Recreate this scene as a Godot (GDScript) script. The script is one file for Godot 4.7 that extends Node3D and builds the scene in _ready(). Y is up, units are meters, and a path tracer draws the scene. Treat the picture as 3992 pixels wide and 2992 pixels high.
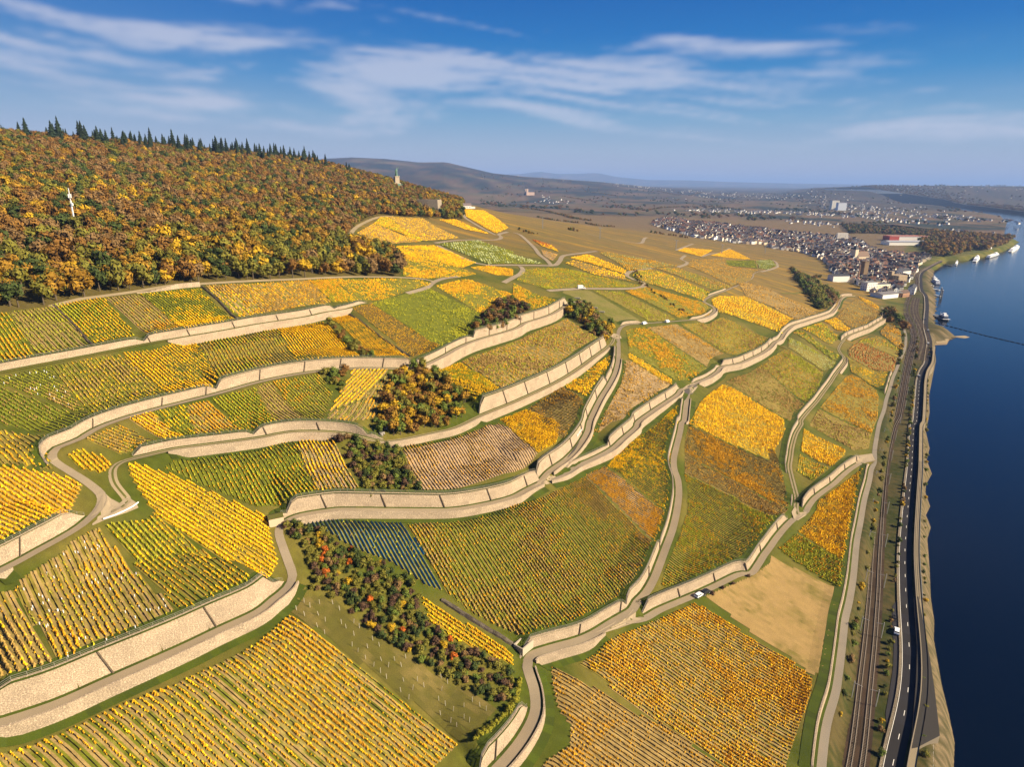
extends Node3D
# A drone view over terraced autumn vineyards, a wooded ridge, a small town and a wide river.
# All places are in metres: x to the right, f forward (f = -z), heights above the river.
const FOG := true
const CAM_H := 165.0
var M := {}          # materials
var used := {}       # names already given
var rng := RandomNumberGenerator.new()
var noise := FastNoiseLite.new()
var fine := FastNoiseLite.new()

func _ready() -> void:
	rng.seed = 77
	noise.seed = 3; noise.frequency = 0.02; noise.fractal_octaves = 3
	fine.seed = 8; fine.frequency = 0.35; fine.fractal_octaves = 2
	# ---- camera
	var cam := Camera3D.new()
	cam.name = "camera"
	cam.fov = 61.99
	cam.near = 1.0
	cam.far = 400000.0
	cam.position = Vector3(0, CAM_H, 0)
	cam.rotation_degrees = Vector3(-17.5335, 0, 0.55)
	add_child(cam)
	cam.current = true
	# ---- sky, haze, exposure
	var env := Environment.new()
	env.background_mode = Environment.BG_SKY
	env.sky = make_sky()
	env.background_energy_multiplier = 1.0
	env.tonemap_mode = Environment.TONE_MAPPER_LINEAR
	env.tonemap_exposure = 2.3
	env.sdfgi_enabled = true
	env.ssao_enabled = true
	env.ssil_enabled = true
	env.fog_enabled = FOG
	env.fog_density = 0.00005
	env.fog_light_color = Color(0.62, 0.76, 1.0)
	var we := WorldEnvironment.new()
	we.name = "world_environment"
	we.environment = env
	add_child(we)
	# ---- sun: from the right and a little behind, about 30 degrees high
	var sun := DirectionalLight3D.new()
	sun.name = "sun"
	sun.light_color = Color(1.0, 0.93, 0.80)
	sun.light_energy = 1.6
	sun.light_angular_distance = 0.5
	sun.shadow_enabled = true
	add_child(sun)
	var to_sun := Vector3(0.84, 0.52, 0.22).normalized()
	sun.look_at_from_position(Vector3.ZERO, -to_sun)
	make_materials()
	build_heights()
	build_ground()
	build_water()
	build_roads()
	build_parcels()
	build_forest()
	extra()

class MB:
	var v := PackedVector3Array()
	var n := PackedVector3Array()
	var c := PackedColorArray()
	func tri(a: Vector3, b: Vector3, d: Vector3, ca: Color, cb: Color, cd: Color, hint: Vector3) -> void:
		var m := (d - a).cross(b - a)
		if m.dot(hint) < 0.0:
			m = -m
			v.append(a); v.append(d); v.append(b)
			c.append(ca); c.append(cd); c.append(cb)
		else:
			v.append(a); v.append(b); v.append(d)
			c.append(ca); c.append(cb); c.append(cd)
		m = m.normalized()
		n.append(m); n.append(m); n.append(m)
	func quad(a: Vector3, b: Vector3, d: Vector3, e: Vector3, col: Color, hint: Vector3) -> void:
		tri(a, b, d, col, col, col, hint)
		tri(a, d, e, col, col, col, hint)
	func quad2(a: Vector3, b: Vector3, d: Vector3, e: Vector3, c1: Color, c2: Color, hint: Vector3) -> void:
		tri(a, b, d, c1, c1, c2, hint)
		tri(a, d, e, c1, c2, c2, hint)
	# box with one corner frame: centre of the base, half axes x z, height
	func box(o: Vector3, ax: Vector3, az: Vector3, h: float, col: Color) -> void:
		var up := Vector3(0, h, 0)
		var p := [o - ax - az, o + ax - az, o + ax + az, o - ax + az]
		for i in 4:
			var a: Vector3 = p[i]
			var b: Vector3 = p[(i + 1) % 4]
			quad(a, b, b + up, a + up, col, (a + b) * 0.5 - o)
		quad(p[0] + up, p[1] + up, p[2] + up, p[3] + up, col, Vector3.UP)
	func bar(a: Vector3, b: Vector3, r: float, col: Color) -> void:
		var t := (b - a).normalized()
		var s := t.cross(Vector3.UP if absf(t.y) < 0.9 else Vector3.RIGHT).normalized() * r
		var q := t.cross(s).normalized() * r
		quad(a + s + q, b + s + q, b + s - q, a + s - q, col, s)
		quad(a - s + q, b - s + q, b - s - q, a - s - q, col, -s)
		quad(a + s + q, b + s + q, b - s + q, a - s + q, col, q)
		quad(a + s - q, b + s - q, b - s - q, a - s - q, col, -q)
	func mesh(mat: Material) -> ArrayMesh:
		var m := ArrayMesh.new()
		if v.is_empty(): return m
		var arr := []
		arr.resize(Mesh.ARRAY_MAX)
		arr[Mesh.ARRAY_VERTEX] = v
		arr[Mesh.ARRAY_NORMAL] = n
		arr[Mesh.ARRAY_COLOR] = c
		m.add_surface_from_arrays(Mesh.PRIMITIVE_TRIANGLES, arr)
		m.surface_set_material(0, mat)
		return m

func W(x: float, y: float, f: float) -> Vector3: return Vector3(x, y, -f)
func on(x: float, f: float, up := 0.0) -> Vector3: return Vector3(x, ht(x, f) + up, -f)
func L(r: float, g: float, b: float) -> Color: return Color(r, g, b)
func vary(col: Color, k: float) -> Color: return Color(col.r * k, col.g * k, col.b * k)

func numbered(called: String) -> String:
	if not used.has(called):
		used[called] = 0
		return called
	used[called] += 1
	return "%s_%03d" % [called, used[called]]

func tag(o: Node, label: String, category: String, group := "") -> void:
	o.set_meta("label", label)
	o.set_meta("category", category)
	if group: o.set_meta("group", group)

func thing(called: String, label: String, category: String, at: Vector3, group := "") -> Node3D:
	var o := Node3D.new()
	o.name = numbered(called)
	add_child(o)
	o.position = at
	tag(o, label, category, group)
	return o

func part(called: String, m: Mesh, parent: Node) -> MeshInstance3D:
	var o := MeshInstance3D.new()
	o.name = called
	o.mesh = m
	parent.add_child(o, true)
	return o

func solid(called: String, m: Mesh, label: String, category: String, group := "") -> MeshInstance3D:
	var o := MeshInstance3D.new()
	o.name = numbered(called)
	o.mesh = m
	add_child(o)
	tag(o, label, category, group)
	return o

func setting(called: String, m: Mesh) -> MeshInstance3D:
	var o := MeshInstance3D.new()
	o.name = numbered(called)
	o.mesh = m
	add_child(o)
	o.set_meta("kind", "structure")
	return o

func noise_tex(freq: float, lo: float, hi: float, kind: int, octaves: int, size: int, bump := false) -> NoiseTexture2D:
	var n := FastNoiseLite.new()
	n.seed = 11 + int(freq * 1000.0)
	n.noise_type = kind
	n.frequency = freq
	n.fractal_octaves = octaves
	var t := NoiseTexture2D.new()
	t.width = size
	t.height = size
	t.seamless = true
	t.noise = n
	if bump:
		t.as_normal_map = true
		t.bump_strength = 6.0
	else:
		var g := Gradient.new()
		g.set_color(0, Color(lo, lo, lo))
		g.set_color(1, Color(hi, hi, hi))
		t.color_ramp = g
	return t

func mat(called: String, col: Color, rough: float, tex: Texture2D = null, scale := 0.1, normal: Texture2D = null) -> StandardMaterial3D:
	var m := StandardMaterial3D.new()
	m.albedo_color = col.linear_to_srgb()
	m.vertex_color_use_as_albedo = true
	m.roughness = rough
	m.metallic_specular = 0.3
	if tex:
		m.albedo_texture = tex
		m.uv1_triplanar = true
		m.uv1_world_triplanar = true
		m.uv1_scale = Vector3(scale, scale, scale)
	if normal:
		m.normal_enabled = true
		m.normal_texture = normal
		m.normal_scale = 1.0
		m.uv1_triplanar = true
		m.uv1_world_triplanar = true
		m.uv1_scale = Vector3(scale, scale, scale)
	M[called] = m
	return m

func make_sky() -> Sky:
	var w := 1536
	var h := 768
	var img := Image.create(w, h, false, Image.FORMAT_RGBF)
	var cn := FastNoiseLite.new()
	cn.seed = 21; cn.frequency = 1.0; cn.fractal_octaves = 5; cn.fractal_gain = 0.58
	var wn := FastNoiseLite.new()
	wn.seed = 9; wn.frequency = 1.0; wn.fractal_octaves = 2
	for y in h:
		var el := (0.5 - (y + 0.5) / h) * PI
		var up := maxf(sin(el), 0.0)
		# air: pale lilac haze at the horizon, deep blue above
		var base: Color
		var deg := rad_to_deg(el)
		var st := [[-90.0, L(0.08, 0.08, 0.07)], [-1.0, L(0.18, 0.19, 0.22)], [0.2, L(0.205, 0.21, 0.262)], [2.5, L(0.165, 0.210, 0.272)], [5.0, L(0.090, 0.175, 0.268)], [8.0, L(0.019, 0.113, 0.250)], [11.0, L(0.003, 0.074, 0.224)], [14.0, L(0.001, 0.054, 0.196)], [30.0, L(0.001, 0.036, 0.15)], [90.0, L(0.001, 0.024, 0.11)]]
		base = st[0][1]
		for i in st.size() - 1:
			if deg >= st[i][0]:
				base = st[i][1].lerp(st[i + 1][1], clampf((deg - st[i][0]) / (st[i + 1][0] - st[i][0]), 0.0, 1.0))
		for x in w:
			var col := base
			if el > 0.0:
				# thin cirrus, drawn out in long wisps
				var az := ((x + 0.5) / w - 0.5) * TAU
				var sx := sin(az) * 1.9
				var sz := cos(az) * 1.9
				var e := el * 9.0 - az * 0.35 * cos(az * 0.5)
				var wx := wn.get_noise_3d(sx * 0.8, e * 0.5, sz * 0.8)
				var q := cn.get_noise_3d(sx * 0.75 + wx * 0.6, e * 1.6 + wx * 0.9, sz * 0.75)
				var q2 := cn.get_noise_3d(sx * 3.1, e * 7.0 + wx * 2.0, sz * 3.1 + 40.0)
				var mid := deg_to_rad(7.6 + 2.4 * sin(az * 1.0 + 0.15))
				var band := exp(-pow((el - mid) / 0.052, 2.0))
				var cover := smoothstep(0.02, 0.55, q * 1.0 + q2 * 0.34 + band * 0.42 - 0.17) * smoothstep(0.02, 0.07, up) * (1.0 - smoothstep(0.35, 0.7, up) * 0.6)
				col = base.lerp(L(0.265, 0.280, 0.340), clampf(cover, 0.0, 1.0) * 0.70)
				# the air is a little paler and warmer towards the sun
				var warm := maxf(0.0, sin(az + 0.1)) * (1.0 - smoothstep(0.0, 0.30, el))
				col = col.lerp(L(0.235, 0.215, 0.262), 0.45 * warm)
			img.set_pixel(x, y, col)
	var pm := PanoramaSkyMaterial.new()
	pm.panorama = ImageTexture.create_from_image(img)
	var s := Sky.new()
	s.sky_material = pm
	return s

func make_materials() -> void:
	var grain := noise_tex(0.06, 0.62, 1.0, FastNoiseLite.TYPE_SIMPLEX_SMOOTH, 4, 512)
	var cells := noise_tex(0.05, 0.42, 1.0, FastNoiseLite.TYPE_CELLULAR, 2, 512)
	var cells_n := noise_tex(0.05, 0.0, 1.0, FastNoiseLite.TYPE_CELLULAR, 2, 512, true)
	mat("ground", Color(1, 1, 1), 0.95, grain, 0.11)
	mat("vine", Color(1, 1, 1), 0.85)
	mat("stone", Color(1, 1, 1), 0.9, cells, 0.16, cells_n)
	mat("concrete", Color(1, 1, 1), 0.88, grain, 0.2)
	mat("leaf", Color(1, 1, 1), 0.8)
	mat("asphalt", Color(1, 1, 1), 0.85, grain, 0.3)
	mat("plain", Color(1, 1, 1), 0.7)
	mat("metal", Color(1, 1, 1), 0.45)
	mat("white_paint", Color(0.82, 0.80, 0.74), 0.6).vertex_color_use_as_albedo = false
	var w := mat("water", Color(0.0005, 0.0012, 0.0016), 0.10, null, 0.05, noise_tex(0.03, 0, 1, FastNoiseLite.TYPE_SIMPLEX_SMOOTH, 4, 512, true))
	w.vertex_color_use_as_albedo = false
	w.normal_scale = 0.12
	w.metallic_specular = 0.5

# ---------------------------------------------------------------- ground
func ground_colour(x: float, f: float) -> Color:
	var k := noise.get_noise_2d(x, f)
	var q := fine.get_noise_2d(x, f)
	var c := L(0.095, 0.115, 0.011).lerp(L(0.20, 0.165, 0.03), clampf(0.45 + k * 1.4, 0.0, 1.0))
	var s := to_s(x, f)
	var u := to_u(x, f)
	if s < 12.0 and u < 1400.0:
		c = L(0.05, 0.060, 0.011).lerp(L(0.115, 0.088, 0.03), clampf(0.45 + k * 1.5 + q, 0.0, 1.0))
		var d := s - shore_s(u)
		if d < 7.0: c = L(0.26, 0.19, 0.105).lerp(L(0.075, 0.066, 0.026), clampf(0.5 + q * 1.6, 0.0, 1.0))
	if Geometry2D.is_point_in_polygon(Vector2(x, f), forest_poly):
		c = L(0.15, 0.115, 0.03)
	elif s > 40.0:
		# far vineyards: strips of ochre, brown and olive that run down the slope
		var far := smoothstep(560.0, 760.0, Vector2(x, f).length())
		if far > 0.0:
			var st := noise.get_noise_2d(u * 1.6, s * 0.12 + 400.0)
			var st2 := noise.get_noise_2d(u * 3.6 + 900.0, s * 0.3)
			var fc := L(0.25, 0.165, 0.045).lerp(L(0.42, 0.24, 0.03), clampf(st * 2.2, 0.0, 1.0)).lerp(L(0.17, 0.15, 0.04), clampf(st2 * 2.0, 0.0, 0.8))
			var plain := smoothstep(1200.0, 1700.0, u)
			fc = fc.lerp(L(0.24, 0.155, 0.075).lerp(L(0.17, 0.145, 0.05), clampf(st2 * 2.0, 0.0, 1.0)), plain)
			c = c.lerp(fc, far)
	return vary(c, 1.0 + q * 0.22)

func grid_mesh(g: PackedFloat32Array, nx: int, nf: int, x0: float, f0: float, st: float, hole: bool) -> ArrayMesh:
	var v := PackedVector3Array()
	var n := PackedVector3Array()
	var c := PackedColorArray()
	var idx := PackedInt32Array()
	v.resize(nx * nf); n.resize(nx * nf); c.resize(nx * nf)
	for j in nf:
		for i in nx:
			var o := j * nx + i
			var x := x0 + i * st
			var f := f0 + j * st
			var y := g[o]
			if hole and in_near(x, f): y -= 3.0
			v[o] = Vector3(x, y, -f)
			var hl := g[o - 1] if i > 0 else g[o]
			var hr := g[o + 1] if i < nx - 1 else g[o]
			var hd := g[o - nx] if j > 0 else g[o]
			var hu := g[o + nx] if j < nf - 1 else g[o]
			n[o] = Vector3(hl - hr, 2.0 * st, hu - hd).normalized()
			c[o] = ground_colour(x, f)
	for j in nf - 1:
		for i in nx - 1:
			var o := j * nx + i
			if hole:
				var x := x0 + i * st
				var f := f0 + j * st
				if in_near(x - st, f - st) and in_near(x + 2.0 * st, f + 2.0 * st): continue
			if g[o] < -2.9 and g[o + 1] < -2.9 and g[o + nx] < -2.9 and g[o + nx + 1] < -2.9: continue
			idx.append_array([o, o + nx, o + 1, o + 1, o + nx, o + nx + 1])
	var arr := []
	arr.resize(Mesh.ARRAY_MAX)
	arr[Mesh.ARRAY_VERTEX] = v
	arr[Mesh.ARRAY_NORMAL] = n
	arr[Mesh.ARRAY_COLOR] = c
	arr[Mesh.ARRAY_INDEX] = idx
	var m := ArrayMesh.new()
	m.add_surface_from_arrays(Mesh.PRIMITIVE_TRIANGLES, arr)
	m.surface_set_material(0, M.ground)
	return m

var forest_poly := PackedVector2Array()

func poly(a: Array) -> PackedVector2Array:
	var p := PackedVector2Array()
	for i in a.size() / 2: p.append(Vector2(a[2 * i], a[2 * i + 1]))
	return p

func build_ground() -> void:
	forest_poly = poly(FOREST)
	for q in [from_us(960, 1000), from_us(960, 1250), from_us(-300, 1250), from_us(-300, 340)]: forest_poly.append(q)
	setting("hillside", grid_mesh(near_h, NNX, NNF, NX0, NF0, NST, false))
	setting("terrain", grid_mesh(mid_h, MNX, MNF, MX0, MF0, MST, true))

func build_water() -> void:
	var mb := MB.new()
	mb.quad(W(-2000, 0, -600), W(20000, 0, -600), W(20000, 0, 14000), W(-2000, 0, 14000), Color.WHITE, Vector3.UP)
	setting("river", mb.mesh(M.water))

# ---------------------------------------------------------------- roads and terrace walls
const ROAD_COL := {"concrete": [0.40, 0.315, 0.205], "track": [0.45, 0.35, 0.20], "grass": [0.19, 0.18, 0.03], "lane": [0.38, 0.32, 0.235]}

func strip(mb: MB, a: Dictionary, b: Dictionary, d0: float, d1: float, h0: float, h1: float, ca: Color, cb: Color) -> void:
	var na: Vector2 = a.n * a.up
	var nb: Vector2 = b.n * b.up
	var p0: Vector2 = a.p + na * d0
	var p1: Vector2 = a.p + na * d1
	var q0: Vector2 = b.p + nb * d0
	var q1: Vector2 = b.p + nb * d1
	mb.tri(W(p0.x, a.h + h0, p0.y), W(p1.x, a.h + h1, p1.y), W(q1.x, b.h + h1, q1.y), ca, ca, cb, Vector3.UP)
	mb.tri(W(p0.x, a.h + h0, p0.y), W(q1.x, b.h + h1, q1.y), W(q0.x, b.h + h0, q0.y), ca, cb, cb, Vector3.UP)

func stone_col(p: Vector2) -> Color:
	var k := 1.0 + 0.18 * noise.get_noise_2d(p.x * 6.0, p.y * 6.0) + rng.randf_range(-0.06, 0.06)
	return Color(0.76 * k, 0.585 * k, 0.40 * k)

func build_roads() -> void:
	for path in paths:
		var pts: Array = path.pts
		var w: float = path.w * 0.5
		var rc: Array = ROAD_COL[path.k]
		var road := MB.new()
		var verge := MB.new()
		var cols := []
		for q in pts:
			var k: float = 1.0 + 0.10 * noise.get_noise_2d(q.p.x * 3.0, q.p.y * 3.0) + rng.randf_range(-0.03, 0.03)
			cols.append(Color(rc[0] * k, rc[1] * k, rc[2] * k))
		var up_run := []
		var low_run := []
		var runs := []
		for i in pts.size() - 1:
			var a: Dictionary = pts[i]
			var b: Dictionary = pts[i + 1]
			if a.up != b.up:
				b = b.duplicate()
				b.up = a.up
			strip(road, a, b, -w, w, 0.10, 0.10, cols[i], cols[i + 1])
			if path.k == "track":
				var gc := L(0.15, 0.15, 0.03)
				strip(road, a, b, -0.28, 0.28, 0.13, 0.13, gc, gc)
			var gv := vary(L(0.075, 0.10, 0.010), 1.0 + rng.randf_range(-0.2, 0.2))
			# uphill wall
			if a.hu > 0.3 or b.hu > 0.3:
				strip(verge, a, b, w - 0.1, w + 0.75, 0.08, 0.2, gv, gv)
				up_run.append([a, b])
				strip(verge, a, b, w + 1.1, w + 4.5, 0.0, 0.0, gv, gv)      # lifted below
				fix_verge(verge, verge.v.size() - 6, a, b, w)
			if (b.hu <= 0.3 or i == pts.size() - 2) and up_run.size():
				runs.append(["up", up_run])
				up_run = []
			if a.hl > 0.3 or b.hl > 0.3:
				strip(verge, a, b, -w + 0.1, -w - 0.7, 0.07, 0.05, gv, gv)
				strip(verge, a, b, -w - 0.95, -w - 3.6, -a.hl + 0.25, -a.hl - 0.55, gv, gv)
				drape_low(verge, verge.v.size() - 6)
				low_run.append([a, b])
			if (b.hl <= 0.3 or i == pts.size() - 2) and low_run.size():
				runs.append(["low", low_run])
				low_run = []
		var o := setting({"concrete": "concrete_road", "track": "farm_track", "grass": "grass_track", "lane": "trackside_lane"}[path.k], road.mesh(M.concrete))
		if verge.v.size():
			part("verge", verge.mesh(M.ground), o)
		for r in runs:
			build_wall(path, r[0], r[1], w)

func drape_low(mb: MB, at: int) -> void:
	# the grass at the foot of a wall follows the ground
	for k in range(at, at + 6):
		var v := mb.v[k]
		mb.v[k] = Vector3(v.x, ht(v.x, -v.z) + 0.16, v.z)

func fix_verge(mb: MB, at: int, a: Dictionary, b: Dictionary, w: float) -> void:
	# inner edge sits on the wall head, outer edge on the field behind
	for k in range(at, at + 6):
		var v := mb.v[k]
		var p := Vector2(v.x, -v.z)
		var ea: Dictionary = a if p.distance_to(a.p) < p.distance_to(b.p) else b
		var d := absf((p - ea.p).dot(ea.n))
		if d < w + 2.6: mb.v[k] = Vector3(v.x, ea.h + ea.hu + 0.0, v.z)
		else: mb.v[k] = Vector3(v.x, maxf(ht(p.x, p.y), ea.h + ea.hu - 1.5) + 0.12, v.z)
	for k in [at, at + 3]:
		var m := (mb.v[k + 2] - mb.v[k]).cross(mb.v[k + 1] - mb.v[k]).normalized()
		if m.y < 0.0: m = -m
		for e in 3: mb.n[k + e] = m

var wall_no := 0
func build_wall(path: Dictionary, side: String, run: Array, w: float) -> void:
	var wall := MB.new()
	var rail := MB.new()
	var posts := []
	var first: Dictionary = run[0][0]
	var ref := W(first.p.x, first.h, first.p.y)
	var top_max := 0.0
	var acc := 0.0
	var stairs := []
	for seg in run:
		var e := []
		for q in seg:
			var up: float = seg[0].up
			var n: Vector2 = q.n * up
			var h: float = q.hu if side == "up" else q.hl
			top_max = maxf(top_max, h)
			if side == "up":
				var bat := 0.16 * h
				var foot: Vector2 = q.p + n * (w + 0.7)
				var head: Vector2 = q.p + n * (w + 0.7 + minf(bat, 1.3))
				var back: Vector2 = q.p + n * (w + 0.7 + minf(bat, 1.3) + 0.5)
				e.append([W(foot.x, q.h - 0.4, foot.y) - ref, W(head.x, q.h + h + 0.18, head.y) - ref, W(back.x, q.h + h + 0.18, back.y) - ref, W(back.x, q.h - 0.4, back.y) - ref])
			else:
				var foot: Vector2 = q.p - n * (w + 1.0 + minf(0.12 * h, 0.5))
				var head: Vector2 = q.p - n * (w + 1.0)
				var back: Vector2 = q.p - n * (w + 0.55)
				e.append([W(foot.x, q.h - h - 1.2, foot.y) - ref, W(head.x, q.h + 0.55, head.y) - ref, W(back.x, q.h + 0.55, back.y) - ref, W(back.x, q.h - 1.2, back.y) - ref])
		var out := Vector3(e[0][0].x - e[0][2].x, 0, e[0][0].z - e[0][2].z)
		# face in three courses so that the tone varies over the height
		for k in 3:
			var t0 := k / 3.0
			var t1 := (k + 1) / 3.0
			var a0: Vector3 = e[0][0].lerp(e[0][1], t0)
			var a1: Vector3 = e[0][0].lerp(e[0][1], t1)
			var b0: Vector3 = e[1][0].lerp(e[1][1], t0)
			var b1: Vector3 = e[1][0].lerp(e[1][1], t1)
			wall.quad(a0, b0, b1, a1, stone_col(Vector2(a0.x + ref.x, a0.z + k * 3.0)), out)
		var cap := vary(stone_col(seg[0].p), 0.95)
		wall.quad(e[0][1], e[1][1], e[1][2], e[0][2], cap, Vector3.UP)
		wall.quad(e[0][2], e[1][2], e[1][3], e[0][3], cap, -out)
		var l: float = seg[0].p.distance_to(seg[1].p)
		acc += l
		if side == "up":
			var r0: Vector3 = (e[0][1] + e[0][2]) * 0.5
			var r1: Vector3 = (e[1][1] + e[1][2]) * 0.5
			rail.bar(r0 + Vector3(0, 0.95, 0), r1 + Vector3(0, 0.95, 0), 0.035, L(0.20, 0.19, 0.15))
			rail.bar(r0 + Vector3(0, 0.5, 0), r1 + Vector3(0, 0.5, 0), 0.03, L(0.20, 0.19, 0.15))
			posts.append(r0)
			if acc > 15.0 + 9.0 * absf(sin(seg[0].p.x * 3.7)) and seg[0].hu > 2.6 and seg[1].hu > 2.6:
				acc = 0.0
				stairs.append([seg[0], seg[1]])
	wall_no += 1
	var lab: String = WALL_LABELS.get("%s %s %d" % [path.n, side, wall_count(path.n + side)], "")
	if lab == "": lab = "short pale terrace wall %d on the slope" % wall_no
	var o := thing("retaining_wall", lab, "wall", ref, "vineyard terrace walls")
	part("masonry", wall.mesh(M.stone), o)
	if lab.contains("lettering"): add_letters(o, run, w, ref)
	if side == "up" and top_max > 2.2:
		part("railing", rail.mesh(M.metal), o)
		for p in posts: 
			var q := part("post", post_mesh(), o)
			q.position = p
	for s in stairs:
		var sm := MB.new()
		var a: Dictionary = s[0]
		var n: Vector2 = a.n * a.up
		var t: Vector2 = a.t
		var h: float = a.hu
		var steps := int(h / 0.3)
		for k in steps:
			var y0 := k * h / steps
			var along: float = -y0 * 0.30
			var d := w + 0.60 + minf(0.16 * y0, 1.2)
			var c: Vector2 = a.p + n * d + t * along
			var ax := Vector3(t.x, 0, -t.y) * 0.10
			var az := Vector3(n.x, 0, -n.y) * 0.22
			sm.box(W(c.x, a.h + maxf(y0 - 0.4, 0.0), c.y) - ref, ax, az, h / steps + minf(y0, 0.4), L(0.30, 0.225, 0.15))
		part("stair", sm.mesh(M.stone), o)

func add_letters(o: Node3D, run: Array, w: float, ref: Vector3) -> void:
	var seg: Array = run[0]
	var goal := Vector2(LETTERS[2], LETTERS[3])
	for s in run:
		if s[0].p.distance_to(goal) < seg[0].p.distance_to(goal): seg = s
	var q: Dictionary = seg[0]
	var n: Vector2 = q.n * q.up
	var c: Vector2 = q.p + n * (w + 0.55 + 0.16 * 2.6)
	var t := TextMesh.new()
	var fnt := SystemFont.new()
	fnt.font_names = PackedStringArray(["Droid Sans"])
	t.font = fnt
	t.text = "Berg Roseneck"
	t.font_size = 64
	t.pixel_size = 0.024
	t.depth = 0.25
	t.curve_step = 4.0
	t.material = M.white_paint
	var p := part("lettering", t, o)
	p.position = W(c.x, q.h + 2.6, c.y) - ref
	var out := Vector3(-n.x, 0, n.y)
	p.basis = Basis(Vector3.UP.cross(out).normalized(), Vector3.UP, out)

var counts := {}
func wall_count(k: String) -> int:
	counts[k] = counts.get(k, -1) + 1
	return counts[k]

var _post: ArrayMesh
func post_mesh() -> ArrayMesh:
	if _post == null:
		var mb := MB.new()
		mb.box(Vector3(0, -0.1, 0), Vector3(0.045, 0, 0), Vector3(0, 0, 0.045), 1.1, L(0.24, 0.22, 0.17))
		_post = mb.mesh(M.metal)
	return _post

# ---------------------------------------------------------------- vineyards
const LEAF := {"Y": [0.80, 0.46, 0.008], "O": [0.60, 0.30, 0.012], "G": [0.33, 0.31, 0.018], "D": [0.17, 0.19, 0.016], "B": [0.34, 0.215, 0.055], "R": [0.36, 0.10, 0.014], "L": [0.40, 0.42, 0.17], "N": [0.09, 0.16, 0.19]}
const SOIL := {"g": [0.185, 0.195, 0.016], "o": [0.30, 0.235, 0.038], "t": [0.44, 0.30, 0.105], "p": [0.54, 0.36, 0.19], "b": [0.31, 0.205, 0.06], "y": [0.52, 0.335, 0.025]}
func rgb(a: Array) -> Color: return Color(a[0], a[1], a[2])

func cut_rows(pg: PackedVector2Array, d: Vector2, step: float) -> Array:
	var n := Vector2(-d.y, d.x)
	var lo := 1e9
	var hi := -1e9
	for p in pg:
		lo = minf(lo, p.dot(n)); hi = maxf(hi, p.dot(n))
	var out := []
	var o := lo + step * 0.5
	while o < hi:
		var xs := []
		for i in pg.size():
			var a := pg[i]
			var b := pg[(i + 1) % pg.size()]
			var pa := a.dot(n) - o
			var pb := b.dot(n) - o
			if (pa < 0.0) != (pb < 0.0):
				xs.append(a.lerp(b, pa / (pa - pb)).dot(d))
		xs.sort()
		for k in range(0, xs.size() - 1, 2):
			if xs[k + 1] - xs[k] > step: out.append([o, xs[k], xs[k + 1]])
		o += step
	return out

func tuft(mb: MB, o: Vector3, r: float, h: float, col: Color) -> void:
	# one vine: an uneven clump of leaves on its wire
	var a := rng.randf() * TAU
	var p := []
	for k in 4:
		var e := r * rng.randf_range(0.65, 1.3)
		p.append(o + Vector3(cos(a) * e, rng.randf_range(0.05, 0.35) * h, sin(a) * e))
		a += PI / 2
	var top := o + Vector3(rng.randf_range(-0.4, 0.4) * r, h, rng.randf_range(-0.4, 0.4) * r)
	for k in 4:
		var c := vary(col, rng.randf_range(0.85, 1.15))
		mb.tri(p[k], p[(k + 1) % 4], top, c, c, c, p[k] + p[(k + 1) % 4] - o * 2.0 + Vector3(0, 0.2, 0))

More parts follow.
